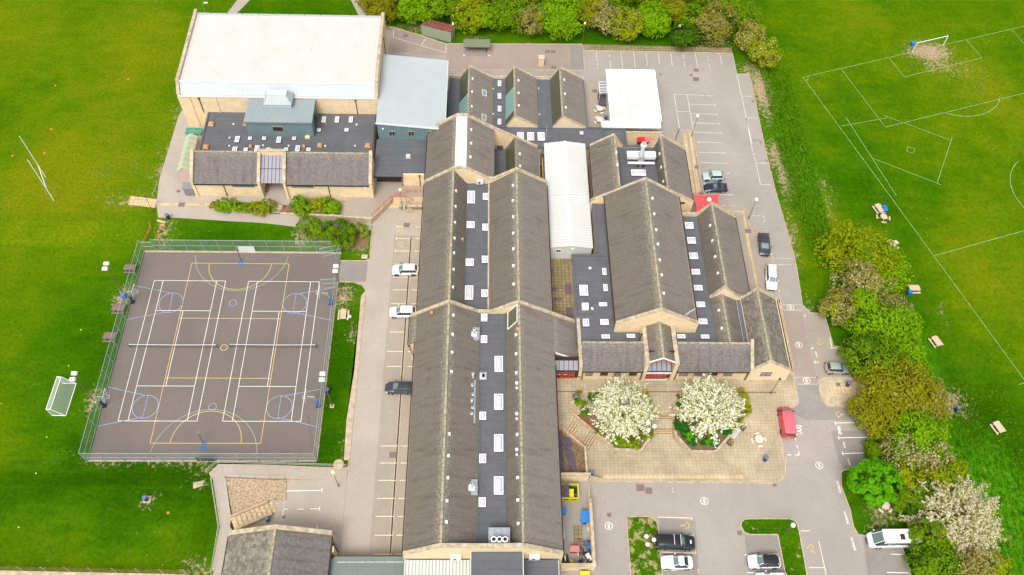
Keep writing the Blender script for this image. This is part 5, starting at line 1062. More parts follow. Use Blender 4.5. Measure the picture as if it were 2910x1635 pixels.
# ================================================================== kitchen block
b = thing('kitchen_block', 'kitchen block with two slate ranges either side of a flat roof carrying the steel flue', 'building', (25, 94, 0), world=True)
kS, kN = 88.45, 99.5
mb = MB(); mb.box(17.6, 88.4, -1, 33.4, 99.45, 5.3, 'wall'); mb.build('wall', None, b)
mb = MB(); mb.xz([(17.45, 4), (17.45, 5.75), (21.2, 8.45), (22.95, 5.75), (22.95, 4)], kN, kN + .3, 'wall'); mb.xz([(27.15, 4), (27.15, 5.75), (28.85, 8.5), (33.55, 5.5), (33.55, 4)], kN, kN + .3, 'wall'); mb.box(22.95, kN, 4, 27.15, kN + .25, 5.75, 'wall'); mb.build('gable_wall', None, b)
mb = MB(); coping_xz(mb, [(17.4, 5.78), (21.2, 8.5), (23.0, 5.72)], kN - .05, kN + .35); coping_xz(mb, [(27.1, 5.72), (28.85, 8.55), (33.6, 5.48)], kN - .05, kN + .35); mb.box(22.95, kN - .05, 5.76, 27.15, kN + .32, 5.9, 'felt'); mb.build('coping', None, b)
slopex(b, (17.35, 5.7), (21.2, 8.45), kS, kN - .05, 'slate_west'); slopex(b, (21.75, 5.6), (21.2, 8.45), kS, kN - .05, 'slate', th=.1)
slopex(b, (33.6, 5.2), (28.85, 8.5), kS, kN - .05, 'slate_light'); slopex(b, (28.2, 5.6), (28.85, 8.5), kS, kN - .05, 'slate_west', th=.1)
mb = MB(); ridge_caps(mb, (21.2, kS, 8.47), (21.2, kN, 8.47)); ridge_caps(mb, (28.85, kS, 8.52), (28.85, kN, 8.52)); mb.build('ridge', None, b)
flat(b, 21.7, kS, 28.3, kN - .02, 5.6); zk = 5.6
for q in ((683, 537, 830, 597), (620, 695, 660, 720)): skylight(b, zk, 'G', *q)
for x, y in ((972, 373), (988, 509), (1008, 650)): roofvent(b, 'G', x, y, (8.5, 28.85, 4.46, 0, 0), .16)
for x, y in ((536, 357), (548, 484), (560, 622)): roofvent(b, 'G', x, y, (8.45, 21.2, -5.2, 0, 0), .14)
p = G('G', 775, 495, zk); mb = MB(); mb.box(p.x - 2.2, p.y - .2, zk + .5, p.x + 2.3, p.y + .25, zk + .6, 'white'); mb.box(p.x - 2.3, p.y + .5, zk + .9, p.x + 2.4, p.y + 1.7, zk + 1.5, 'white_grey'); mb.box(p.x - 2.35, p.y + .45, zk + 1.5, p.x + 2.45, p.y + 1.75, zk + 1.56, 'white')
for x in (-2.2, 2.25): mb.box(p.x + x - .05, p.y, zk, p.x + x + .05, p.y + .1, zk + .9, 'steel'); mb.box(p.x + x - .05, p.y + 1.5, zk, p.x + x + .05, p.y + 1.6, zk + .9, 'steel')
mb.box(p.x - .5, p.y + .2, zk + .1, p.x + .5, p.y + 1.4, zk + 1.7, 'steel'); mb.build('ventilation_plant', None, b)
mb = MB(); mb.cyl((p.x, p.y + .9, zk + 1.6), (p.x + .05, p.y + .9, zk + 3.9), .32, n=14, m='white_grey'); mb.cyl((p.x + .05, p.y + .9, zk + 3.9), (p.x + .05, p.y + .9, zk + 4.3), .58, .42, 14, 'white_grey'); mb.cyl((p.x + .05, p.y + .9, zk + 4.3), (p.x + .05, p.y + .9, zk + 4.31), .36, n=14, m='steel')
for s in (-.45, .45): mb.cyl((p.x + s, p.y - .1, zk), (p.x + s * .6, p.y + .7, zk + 2.1), .04, n=6, m='steel'); mb.cyl((p.x + s, p.y - .25, zk + .01), (p.x + s, p.y - .25, zk + .12), .2, n=10, m='black')
mb.build('flue', None, b)
mb = MB(); mb.box(17.18, kS, 5.4, 17.34, kN, 5.56, 'brown'); mb.box(33.6, kS, 4.95, 33.75, kN, 5.1, 'black'); mb.build('gutter', None, b)

# ================================================================== central hall with flat roofs and front offices
b = thing('central_hall', 'big slate roofed hall ringed by flat roofs, gabled entrance porch with red doors', 'building', (25, 73, 1.3), world=True)
cS, cN, CR_ = 64.2, 88.15, 24.95
mb = MB(); mb.box(19.15, cS, 1, 30.85, cN, 6.7, 'wall'); mb.build('wall', None, b)
mb = MB(); mb.xz([(18.95, 4), (18.95, 6.85), (24.9, 10.72), (30.95, 7.05), (30.95, 4)], cS - .15, cS + .2, 'wall'); mb.build('gable_wall', None, b)
mb = MB(); mb.xz([(16.95, 1), (16.95, 5.2), (24.95, 10.72), (33.6, 5.1), (33.6, 1)], cN, cN + .3, 'wall'); mb.box(30.95, 88.1, -.5, 33.6, 88.14, 5.0, 'wall'); mb.build('gable_wall', None, b)
mb = MB(); coping_xz(mb, [(18.9, 6.88), (24.9, 10.76), (31.0, 7.08)], cS - .22, cS + .28); coping_xz(mb, [(16.9, 5.22), (24.95, 10.76), (33.65, 5.12)], cN - .06, cN + .36); mb.build('coping', None, b)
slopex(b, (19.0, 6.62), (CR_, 10.62), cS + .2, cN, 'slate_west'); slopex(b, (30.95, 6.62), (CR_, 10.62), cS + .2, cN, 'slate_light')
mb = MB(); ridge_caps(mb, (CR_, cS + .2, 10.64), (CR_, cN, 10.64)); mb.build('ridge', None, b)
mb = MB(); mb.box(18.82, cS + .2, 6.42, 18.99, cN, 6.58, 'brown'); mb.box(30.96, cS + .2, 6.42, 31.1, cN, 6.58, 'brown'); mb.build('gutter', None, b)
for x, y in ((897, 820), (915, 977), (935, 1136), (953, 1280), (971, 1438)): roofvent(b, 'G', x, y, (10.62, CR_, -.667, 0, 0))
for x, y in ((1166, 142), (1187, 326)): roofvent(b, 'K', x, y, (10.62, CR_, -.667, 0, 0))
zc = 4.6
flat(b, 13.35, 61.3, 19.1, 78.0, zc, edge='felt', eh=.16, ew=.34, edges='WN'); flat(b, 17.2, 78.0, 19.12, cN - .02, zc - .002, edge='felt', eh=.16, ew=.3, edges='W')
flat(b, 19.1, 61.3, 34.05, cS - .16, zc + .002); flat(b, 30.9, cS - .16, 34.0, 85.7, zc - .35 + .3)
mb = MB(); mb.box(13.5, 61.3, 1, 19, 77.8, 4.25, 'wall'); mb.box(17.3, 77.8, 1, 19, 88, 4.25, 'wall'); mb.box(19, 61.3, 1, 34, 64, 4.25, 'wall'); mb.box(30.9, 64, 1, 34, 85.6, 4.2, 'wall'); mb.build('wall', None, b)
for q in ((342, 247, 426, 352), (570, 78, 611, 145), (582, 239, 625, 307), (537, 421, 619, 459), (375, 587, 438, 661), (550, 590, 634, 646), (562, 744, 646, 783), (815, 738, 899, 776), (1320, 741, 1404, 781), (1560, 745, 1643, 783), (1466, 88, 1550, 141), (1490, 248, 1575, 300), (1514, 415, 1600, 468), (1538, 584, 1624, 639)): skylight(b, zc if q[0] < 1000 or q[1] > 700 else zc - .05, 'K', *q)
for q in ((1224, 1065, 1308, 1128), (1247, 1215, 1330, 1278), (1267, 1370, 1352, 1432)): skylight(b, zc - .05, 'G', *q)
p = G('K', 396, 485, zc); mb = MB(); mb.box(p.x - 1.1, p.y - 1, zc + .01, p.x + 1.1, p.y + 1.1, zc + .12, 'felt'); mb.box(p.x - .5, p.y - .4, zc + .12, p.x + .5, p.y + .6, zc + .7, 'white'); mb.build('roof_hatch', None, b)
for x, y in ((446, 83), (468, 490)): p = G('K', x, y, zc); mb = MB(); mb.box(p.x - .18, p.y - .18, zc, p.x + .18, p.y + .18, zc + .2, 'globe'); mb.build('roof_vent', None, b)
# offices facing the plaza
for xa, xb in ((13.98, 22.8), (27.65, 38.25)):
    mb = MB(); mb.box(xa, 58.05, .8, xb, 61.35, 4.0, 'wall'); mb.box(xa, 61.1, 4.0, xb, 61.35, 6.3, 'wall'); mb.build('wall', None, b)
    mb = MB(); mb.slope((xa, 57.82, 4.08), (xb, 57.82, 4.08), (xb, 61.2, 6.48), (xa, 61.2, 6.48), 'slate_streak', .14); ridge_caps(mb, (xa, 61.2, 6.5), (xb, 61.2, 6.5)); mb.build('slate_roof', None, b)
    mb = MB(); mb.box(xa, 57.7, 3.92, xb, 57.82, 4.06, 'brown'); mb.build('gutter', None, b)
for k_, x0, x1, gl in (('K', 398, 470, 'glass_grey'), ('K', 548, 622, 'glass_dark'), ('K', 690, 765, 'glass_grey'), ('K', 838, 914, 'glass_dark'), ('K', 1346, 1424, 'glass_frost'), ('K', 1498, 1578, 'glass_frost'), ('K', 1635, 1718, 'glass_dark'), ('K', 1790, 1870, 'glass_frost')):
    a, c = Gy('K', x0 + 6, 1120, 58.05), Gy('K', x1, 1155, 58.05); window_s(b, a.x, c.x, c.z, a.z, 58.05, 'brown', gl, 2)
for x in (14.15, 22.7, 27.75, 38.1): pipe(b, [(x, 57.9, 3.95), (x, 57.9, 1.35)])
p = Gy('K', 1468, 1117, 58.05); mb = MB(); mb.box(p.x - .45, 58.01, p.z - .12, p.x + .45, 58.045, p.z + .12, 'white'); mb.build('notice', None, b)
mb = MB(); mb.box(38.25, 57.75, .8, 38.62, 61.6, 4.6, 'wall'); mb.yz([(57.75, 4.6), (61.6, 6.8), (61.6, 4.6)], 38.25, 38.62, 'wall'); mb.build('pillar', None, b)
mb = MB(); mb.yz([(57.7, 4.62), (61.6, 6.84), (61.6, 7.0), (57.7, 4.78)], 38.2, 38.67, 'coping'); mb.build('coping', None, b)
# porch
mb = MB(); mb.box(22.82, 57.75, .8, 23.28, 64.05, 6.45, 'wall'); mb.box(27.0, 57.75, .8, 27.5, 64.05, 6.45, 'wall'); mb.build('porch_wall', None, b)
mb = MB(); mb.box(22.76, 57.68, 6.46, 23.34, 64.05, 6.62, 'coping'); mb.box(26.94, 57.68, 6.46, 27.56, 64.05, 6.62, 'coping'); mb.build('coping', None, b)
px_ = 25.12
for x, m in ((23.35, 'slate_west'), (26.92, 'slate')): slopex(b, (x, 6.42), (px_, 7.62), 58.15, 64.05, m, th=.1)
mb = MB(); ridge_caps(mb, (px_, 58.1, 7.64), (px_, 64.0, 7.64)); mb.build('ridge', None, b)
mb = MB(); mb.xz([(23.3, 6.40), (px_, 7.60), (px_, 7.76), (23.3, 6.56)], 57.98, 58.14, 'white'); mb.xz([(px_, 7.60), (26.98, 6.40), (26.98, 6.56), (px_, 7.76)], 57.98, 58.14, 'white'); mb.build('verge_board', None, b)
mb = MB(); mb.xz([(23.3, 5.95), (px_, 7.15), (px_, 7.59), (23.3, 6.39)], 58.0, 58.13, 'red_fascia'); mb.xz([(px_, 7.15), (26.98, 5.95), (26.98, 6.39), (px_, 7.59)], 58.0, 58.13, 'red_fascia'); mb.build('fascia', None, b)
mb = MB(); mb.slope((23.35, 58.05, 3.85), (26.95, 58.05, 3.85), (26.95, 59.6, 4.5), (23.35, 59.6, 4.5), 'glass_frost', .05)
for i in range(6): x = lerp(23.4, 26.9, i / 5); mb.beam((x, 58.05, 3.91), (x, 59.6, 4.56), .08, .06, 'brown')
mb.box(23.35, 58.0, 3.72, 26.95, 58.04, 3.9, 'brown'); mb.build('glass_canopy', None, b)
mb = MB(); mb.box(23.3, 59.6, 3.8, 27.0, 59.66, 7.0, 'brown'); mb.build('porch_back', None, b)
sg = MB(); sg.box(23.34, 57.90, 3.18, 26.96, 57.96, 3.66, 'white'); so_ = sg.build('fascia_sign', None, b)
sg = MB(); random.seed(3); x = 23.6
while x < 26.6:
    w_ = random.uniform(.12, .42); sg.box(x, 57.885, 3.36, x + w_, 57.899, 3.46, 'white_grey' if random.random() < .6 else 'timber_brown'); x += w_ + random.uniform(.05, .16)
sg.build('sign_lettering', None, so_)
mb = MB(); mb.box(23.3, 58.2, 1.3, 27.0, 58.24, 3.8, 'brown'); mb.build('door_screen', None, b)
def red_door(par, x0, x1, y, z0=1.42, z1=3.1):
    mb = MB(); t = .12
    for q in ((x0, z0, x1, z0 + .2), (x0, 2.3, x1, 2.46), (x0, z1 - .15, x1, z1)): mb.box(q[0], y, q[1], q[2], y + .1, q[3], 'red_door')
    for q in ((x0, z0, x0 + t, z1), (x1 - t, z0, x1, z1)): mb.box(q[0], y - .012, q[1], q[2], y + .09, q[3], 'red_door')
    d = mb.build('door', None, par); g = MB(); g.box(x0 + t, y + .05, z0 + .2, x1 - t, y + .08, z1 - .15, 'glass_dark'); g.build('pane', None, d); return d
red_door(b, 23.35, 24.5, 57.98); red_door(b, 24.62, 25.45, 58.02); red_door(b, 25.55, 26.38, 58.02)
mb = MB(); mb.box(23.3, 57.8, 1.42, 26.6, 57.96, 1.47, 'white_grey'); mb.build('threshold', None, b)
p = Gy('K', 1345, 520, 64.5); mb = MB(); mb.cyl((29.0, 64.3, 7.6), (29.0, 64.3, 10.4), .03, n=6, m='steel'); mb.cyl((28.5, 64.1, 9.6), (29.9, 64.9, 9.9), .03, n=6, m='white')
for i in range(7): t = i / 6; c = Vector((28.5, 64.1, 9.6)).lerp(Vector((29.9, 64.9, 9.9)), t); mb.cyl(c - Vector((0, .1, .4)), c + Vector((0, -.1, .4)), .02, n=4, m='white')
mb.build('aerial', None, b)
mb = MB(); mb.box(22.6, 64.0, 5, 22.72, 64.1, 5.1, 'black'); mb.build('outlet', None, b); pipe(b, [(22.7, 62.8, 6.2), (22.55, 62.7, 4.7)])
mb = MB(); mb.box(31.2, 85.9, 1, 34.0, 86.2, 4.85, 'wall'); mb.box(31.1, 85.85, 4.86, 34.05, 86.25, 5.0, 'coping'); mb.build('parapet', None, b)
mb = MB()
for i in range(3): mb.box(31.1, 86.5 + i * .6, 2.9, 33.2, 86.62 + i * .6, 3.0, 'white')
mb.box(33.1, 86.4, 2.8, 33.25, 88.0, 2.95, 'white'); mb.build('pergola', None, b)
p = Gy('G', 1200, 872, 88.1); mb = MB(); mb.box(p.x - .35, 88.04, p.z - .2, p.x + .35, 88.09, p.z + .2, 'brown'); mb.build('louvre', None, b)

# ================================================================== east range and end house
b = thing('east_range', 'narrow slate classroom range on the road side, steep on its west pitch', 'building', (37, 78, 1.3), world=True)
mb = MB(); mb.box(34.2, 70.4, -.5, 40.2, 85.9, 4.2, 'wall'); mb.xz([(34.0, 3), (34.0, 4.75), (35.87, 7.5), (40.55, 4.35), (40.55, 3)], 85.9, 86.2, 'wall'); mb.build('wall', None, b)
mb = MB(); coping_xz(mb, [(33.95, 4.78), (35.87, 7.54), (40.6, 4.36)], 85.84, 86.26); mb.build('coping', None, b)
slopex(b, (34.02, 4.35), (35.8, 7.4), 70.5, 85.88, 'slate_west', th=.1); slopex(b, (40.35, 4.2), (35.8, 7.4), 70.5, 85.88, 'slate_light')
mb = MB(); ridge_caps(mb, (35.8, 70.5, 7.42), (35.8, 85.9, 7.42)); mb.build('ridge', None, b)
for k, x, y in (('G', 1477, 1092), ('G', 1500, 1247), ('G', 1527, 1407), ('K', 1732, 123)): roofvent(b, k, x, y, (7.4, 35.8, 1.71, 0, 0), .16)
mb = MB(); mb.box(40.36, 70.4, 4.0, 40.5, 85.9, 4.14, 'brown'); mb.build('gutter', None, b)
b = thing('end_house', 'gabled stone house end with old mottled slates at the corner of plaza and road', 'building', (41, 64, 1.3), world=True)
mb = MB(); mb.box(38.75, 58.15, .6, 44.25, 70.2, 4.2, 'render'); mb.xz([(38.62, .6), (38.62, 4.3), (40.5, 6.85), (44.2, 4.15), (44.2, .6)], 57.98, 58.2, 'render'); mb.build('wall', None, b)
mb = MB(); mb.xz([(34.0, 4), (34.0, 4.4), (35.65, 7.35), (38.9, 4.4), (38.92, 4.4), (40.65, 6.9), (44.4, 4.25), (44.4, .6), (34.0, .6)], 70.2, 70.5, 'render'); mb.build('gable_wall', None, b)
mb = MB(); coping_xz(mb, [(33.95, 4.42), (35.65, 7.4), (38.8, 4.42), (39.0, 4.42), (40.65, 6.95), (44.5, 4.22)], 70.12, 70.56, .17); coping_xz(mb, [(38.55, 4.32), (40.5, 6.9), (44.35, 4.12)], 57.9, 58.28); mb.build('coping', None, b)
slopex(b, (38.8, 4.2), (40.58, 6.8), 58.2, 70.2, 'slate_old', th=.1); slopex(b, (44.35, 4.05), (40.58, 6.8), 58.2, 70.2, 'slate_old')
mb = MB(); ridge_caps(mb, (40.58, 58.2, 6.82), (40.58, 70.2, 6.82)); mb.build('ridge', None, b)
mb = MB(); mb.box(44.36, 58.2, 3.86, 44.5, 70.2, 4.0, 'black'); mb.build('gutter', None, b)
slopex(b, (34.0, 4.4), (35.55, 5.6), 61.6, 70.18, 'slate_west', th=.1); slopex(b, (38.05, 3.95), (35.55, 5.6), 61.6, 70.18, 'slate', th=.1)
mb = MB(); ridge_caps(mb, (35.55, 61.6, 5.62), (35.55, 70.2, 5.62)); mb.build('ridge', None, b)
mb = MB(); mb.box(34.05, 61.4, .6, 38.2, 70.2, 3.85, 'wall'); mb.build('wall', None, b)
flat(b, 38.02, 61.4, 38.85, 70.18, 4.0); mb = MB(); mb.box(38.05, 61.5, 4.01, 38.15, 70.1, 4.12, 'lead'); mb.build('valley_flashing', None, b)
for k, x, y in (('K', 1740, 497), ('K', 1770, 678)): roofvent(b, k, x, y, (5.6, 35.55, .774, 0, 0), .16)
a, c = Gy('K', 2172, 1120, 57.98), Gy('K', 2253, 1158, 57.98); window_s(b, a.x, c.x, c.z, a.z, 57.98, 'brown', 'glass_frost', 1); mb = MB(); mb.box(a.x - .15, 57.93, a.z + .02, c.x + .3, 57.975, a.z + .2, 'timber_white'); mb.build('lintel', None, b)

# ================================================================== white modular buildings
b = thing('long_modular_classroom', 'long low white modular classroom in two roof sections between main building and kitchen', 'building', (13.3, 90, 0), world=True)
for y0, y1, dz, m in ((79.6, 90.15, 0, 'white_metal_roof'), (90.15, 101.6, .06, 'white_metal_roof')):
    mb = MB(); mb.box(10.0, y0 + .1, -.8, 16.75, y1 - .05, 3.95 + dz, 'white_grey'); mb.xz([(10.0, 3.9), (13.35, 4.4 + dz), (16.75, 3.9)], y0 + .1, y1 - .05, 'white_grey'); mb.build('wall', None, b)
    mb = MB(); mb.slope((9.85, y0, 4.05 + dz), (9.85, y1, 4.05 + dz), (13.35, y1, 4.62 + dz), (13.35, y0, 4.62 + dz), m, .12); mb.slope((16.9, y0, 4.05 + dz), (16.9, y1, 4.05 + dz), (13.35, y1, 4.62 + dz), (13.35, y0, 4.62 + dz), m, .12)
    mb.beam((13.35, y0, 4.62 + dz), (13.35, y1, 4.62 + dz), .5, .07, 'white'); mb.build('roof', None, b)
mb = MB(); mb.xz([(9.85, 4.1), (13.35, 4.68), (16.9, 4.1), (16.9, 4.22), (13.35, 4.8), (9.85, 4.22)], 90.05, 90.25, 'white_grey'); mb.build('roof_joint', None, b)
a, c = Gy('F', 1697, 1340, 79.65), Gy('F', 1743, 1368, 79.65); window_s(b, a.x, c.x, c.z, a.z, 79.7, 'white', 'glass_dark', 1, None)
p = Gy('F', 1860, 1333, 79.65); mb = MB()
for i in range(3): mb.box(p.x - .3, 79.62, p.z - .1 + i * .1, p.x + .3, 79.69, p.z - .05 + i * .1, 'white')
mb.build('vent_grille', None, b)
mb = MB(); mb.box(9.62, 80, 1.0, 9.8, 101, 1.15, 'orange_vent'); mb.build('ledge', None, b)
b = thing('north_modular_classroom', 'square white modular classroom with ribbed roof standing in the north car park', 'building', (26.6, 115, -1), world=True)
x0, x1, y0, y1, z = 22.05, 31.25, 109.45, 121.9, 2.05
mb = MB(); mb.box(x0 + .1, y0 + .1, -1.05, x1 - .1, y1 - .1, z - .2, 'white_grey'); mb.build('wall', None, b)
mb = MB(); mb.slope((x0, y0, z - .02), (x1, y0, z - .02), (x1, y1, z + .1), (x0, y1, z + .1), 'white_metal_roof', .2)
for x in (x0 + .06, x0 + 3.0, x0 + 6.0, x1 - .06): mb.beam((x, y0 - .02, z + .04), (x, y1, z + .18), .16, .12, 'white')
mb.box(x0, y1 - .3, z + .12, x1, y1 + .02, z + .24, 'white'); mb.box(x0, y0 - .25, z - .28, x1, y0 - .02, z + .02, 'white'); mb.build('roof', None, b)
mb = MB(); mb.slope((20.5, 107.9, 1.55), (31.0, 107.9, 1.55), (31.0, 109.3, 1.75), (20.5, 109.3, 1.75), 'white_grey', .05)
for i in range(13): x = lerp(20.5, 31.0, i / 12); mb.beam((x, 107.9, 1.6), (x, 109.3, 1.8), .09, .07, 'white')
mb.box(20.45, 107.84, 1.42, 31.05, 107.92, 1.62, 'white')
for x in (20.7, 24, 27.5, 30.8): mb.cyl((x, 108.0, -1), (x, 108.0, 1.5), .05, n=6, m='white')
mb.build('front_canopy', None, b)
ca = [GH('C', x, y, 1.9) for x, y in ((360, 823), (438, 823), (441, 932), (368, 932))]; mb = MB(); za = 1.75; C4 = [G('C', x, y, za) for x, y in ((360, 823), (438, 823), (441, 932), (368, 932))]
mb.face(C4[::-1], 'glass_frost')
for i in range(5): t = i / 4; mb.beam(C4[0].lerp(C4[3], t), C4[1].lerp(C4[2], t), .07, .07, 'white')
mb.beam(C4[0], C4[3], .08, .08, 'white'); mb.beam(C4[1], C4[2], .08, .08, 'white')
for q in (C4[0], C4[3]): mb.cyl((q.x + .05, q.y, -1), (q.x + .05, q.y, za), .04, n=6, m='white')
mb.build('side_canopy', None, b)
q = [G('C', x, y, -.4) for x, y in ((362, 945), (432, 945), (432, 1045), (358, 1045))]; mb = MB(); mb.box(q[3].x, q[3].y, -1.02, x0 + .05, q[0].y, -.55, 'upstand'); mb.box(q[3].x + .2, q[3].y - .8, -1.02, x0 - .1, q[3].y - .01, -.78, 'upstand')
for s in (q[3].x, q[3].x + .0): mb.beam((s, q[3].y, .35), (s, q[0].y, .35), .05, .05, 'navy')
mb.beam((q[3].x, q[3].y, -.55), (q[3].x, q[3].y, .35), .05, .05, 'navy'); mb.beam((q[3].x, q[0].y, -.55), (q[3].x, q[0].y, .35), .05, .05, 'navy'); mb.build('access_steps', None, b)

# ================================================================== south west building and the low roofs at the bottom edge
b = thing('south_west_building', 'slate gabled building at the lower left edge with lichened ridge', 'building', (-26, 31, 0), world=True)
rx = -25.95
mb = MB(); mb.box(-32.1, 20, 0, -19.6, 34.3, 3.75, 'wall'); mb.xz([(-32.2, 0), (-32.2, 4.1), (rx, 6.55), (-19.3, 4.1), (-19.3, 0)], 34.3, 34.65, 'wall'); mb.build('wall', None, b)
mb = MB(); coping_xz(mb, [(-32.25, 4.15), (rx, 6.6), (-19.25, 4.15)], 34.22, 34.8); mb.build('coping', None, b)
slopex(b, (-32.3, 3.9), (rx, 6.4), 20, 34.25, 'slate_old'); slopex(b, (-19.3, 3.9), (rx, 6.4), 20, 34.25, 'slate_streak')
mb = MB(); ridge_caps(mb, (rx, 20, 6.42), (rx, 34.3, 6.42)); mb.build('ridge', None, b)
mb = MB(); mb.box(-19.28, 20, 3.66, -19.14, 34.2, 3.8, 'black'); mb.box(-32.46, 20, 3.66, -32.32, 34.2, 3.8, 'black'); mb.build('gutter', None, b)
mb = MB(); mb.box(-19.4, 32.3, 0, -18.95, 33.0, 3.6, 'wall'); mb.build('pillar', None, b); pipe(b, [(-19.1, 33.2, 3.7), (-18.9, 33.3, .1)])
b = thing('covered_walkway', 'low green felt walkway roof joining the lower left building to the main one', 'walkway', (-14, 29, 0), world=True)
mb = MB(); A_ = [G('N', x, y, 3.0) for x, y in ((1365, 1260), (2092, 1258), (2092, 1500), (1365, 1500))]; mb.prism([(-19.5, 24), (-19.5, A_[0].y - .6), (-18.8, A_[0].y), (-9.75, A_[1].y), (-9.75, 24)], 2.7, 3.0, 'felt_green'); mb.build('flat_roof', None, b)
mb = MB(); mb.box(-18.7, 24, 0, -18.5, A_[0].y - .25, 2.69, 'wall'); mb.box(-18.7, A_[0].y - .3, 0, -9.9, A_[0].y - .12, 2.69, 'wall'); mb.build('wall', None, b)
mb = MB(); mb.box(-18.8, A_[0].y - .02, 2.66, -9.8, A_[0].y + .12, 2.98, 'brown')
for i in range(8): x = -18.4 + i * 1.2; mb.box(x, A_[0].y - .75, 3.01, x + 1.1, A_[0].y - .68, 3.07, 'white_grey')
mb.build('fascia', None, b)
b = thing('boiler_house', 'cluster of low flat and profiled roofs against the south gable of the main building', 'building', (0, 28, 0), world=True)
mb = MB(); mb.slope((-9.7, 22, 4.2), (-1.6, 22, 4.2), (-1.6, 30.95, 4.6), (-9.7, 30.95, 4.6), 'stripe_roof', .15); mb.beam((-9.75, 22, 4.2), (-9.75, 30.9, 4.62), .12, .25, 'white_grey'); mb.build('profiled_roof', None, b)
mb = MB(); mb.box(-9.6, 22, 0, 9.4, 30.9, 4.0, 'wall'); mb.build('wall', None, b)
a, c = G('O', 660, 1185, 7.4), G('O', 1190, 1185, 7.4); flat(b, a.x, 20, c.x, a.y, 7.4, edge='white_grey', eh=.05, ew=.1, edges='WE'); mb = MB(); mb.box(a.x + .1, 20, 3, c.x - .1, min(a.y, 31.1) - .1, 7.09, 'wall'); mb.build('upper_wall', None, b)
a, c = G('O', 1195, 1268, 4.6), G('O', 1545, 1268, 4.6); flat(b, c.x - 6, 20, c.x, 30.95, 4.55, edge='white_grey', eh=.05, ew=.08, edges='E')

# ================================================================== small outbuildings
def P3(k, x, y, z): return G(k, x, y, z)
q = [G('B', x, y, 1.6) for x, y in ((742, 183), (1030, 258), (980, 333), (698, 247))]      # storage container roof corners
c0 = sum(q, Vector()) / 4; ang = atan2(q[1].y - q[0].y, q[1].x - q[0].x); Lc = (q[1] - q[0]).length / 2; Wc = (q[0] - q[3]).length / 2
t = thing('storage_container', 'pale green corrugated steel container with rusty red roof under the north trees', 'container', (c0.x, c0.y, h(c0.x, c0.y)), ang)
mb = MB(); H_ = 1.6 - t.location.z; n = 20
for i in range(n):
    a, c = lerp(-Lc, Lc, i / n), lerp(-Lc, Lc, (i + .6) / n)
    for s in (-1, 1): mb.box(a, s * Wc - .03, .1, c, s * Wc + .03, H_ - .1, 'corr')
mb.box(-Lc + .03, -Wc + .04, .05, Lc - .03, Wc - .04, H_ - .08, 'corr')
for sx in (-1, 1):
    for sy in (-1, 1): mb.box(sx * Lc - .07, sy * Wc - .07, 0, sx * Lc + .07, sy * Wc + .07, H_, 'corr')
M['corr'] = plain('green_grey_steel', (0.33, 0.38, 0.29), .6, var=.12); mb.build('container_wall', None, t)
M['rust'] = plain('rusty_red_paint', (0.20, 0.065, 0.05), .8, var=.35, sc=1.5); mb = MB(); mb.slope((-Lc, -Wc, H_), (Lc, -Wc, H_), (Lc, Wc, H_ + .02), (-Lc, Wc, H_ + .02), 'rust', .06)
for i in range(14): x = lerp(-Lc + .2, Lc - .2, i / 13); mb.box(x - .05, -Wc, H_ + .01, x + .05, Wc, H_ + .06, 'rust')
mb.build('container_roof', None, t)
mb = MB(); [mb.cyl((Lc + .05, s, .1), (Lc + .05, s, H_ - .1), .025, n=6, m='steel') for s in (-.4, -.15, .15, .4)]; mb.build('door_bar', None, t)
# bike shelter
p0, p1 = G('B', 1118, 445, .9), G('B', 1387, 445, .9); zg = -1
M['olive'] = plain('olive_roof', (0.16, 0.19, 0.11), .6)
t = thing('bike_shelter', 'open bicycle shelter with olive roof and cycle hoops beside the north verge', 'shelter', ((p0.x + p1.x) / 2, p0.y, zg)); hw = (p1.x - p0.x) / 2
mb = MB(); mb.slope((-hw, -.6, 1.75), (hw, -.6, 1.75), (hw, 1.3, 2.1), (-hw, 1.3, 2.1), 'olive', .06); mb.build('shelter_roof', None, t)
for x in (-hw + .15, hw - .15): mb = MB(); mb.cyl((x, -.9, 0), (x, -.9, 1.75), .05, n=6, m='steel'); mb.cyl((x, 1.0, 0), (x, 1.0, 2.0), .05, n=6, m='steel'); mb.box(x - .2, -1.1, 0, x + .2, -.7, .06, 'white_grey'); mb.build('post', None, t)
for i in range(6): x = lerp(-hw + .9, hw - .9, i / 5); mb = MB(); mb.cyl((x, -1.2, 0), (x, -1.2, .75), .03, n=6, m='steel'); mb.cyl((x, -1.2, .75), (x, -.3, .75), .03, n=6, m='steel'); mb.cyl((x, -.3, .75), (x, -.3, 0), .03, n=6, m='steel'); mb.build('cycle_hoop', None, t)
mb = MB(); mb.box(-hw + .1, 1.15, .05, hw - .1, 1.2, 1.9, 'glass_frost'); mb.build('back_panel', None, t)
p = G('B', 1345, 510, -1); t = thing('bicycle', 'dark bicycle parked at the right end of the bike shelter', 'bicycle', (p.x, p.y, -1), pi / 2 + .05)
for x in (-.52, .52):
    mb = MB()
    for i in range(14): a_, c_ = 2 * pi * i / 14, 2 * pi * (i + 1) / 14; mb.cyl((x + .33 * cos(a_), 0, .35 + .33 * sin(a_)), (x + .33 * cos(c_), 0, .35 + .33 * sin(c_)), .03, n=5, m='black')
    mb.build('wheel', None, t)
mb = MB()
for a_, c_ in (((-.52, 0, .35), (-.1, 0, .3)), ((-.1, 0, .3), (-.25, 0, .9)), ((-.25, 0, .85), (.4, 0, .9)), ((-.1, 0, .3), (.4, 0, .85)), ((.4, 0, 1.0), (.52, 0, .35)), ((-.52, 0, .35), (-.25, 0, .85)), ((.38, -.25, 1.03), (.38, .25, 1.03))): mb.cyl(a_, c_, .028, n=5, m='black')
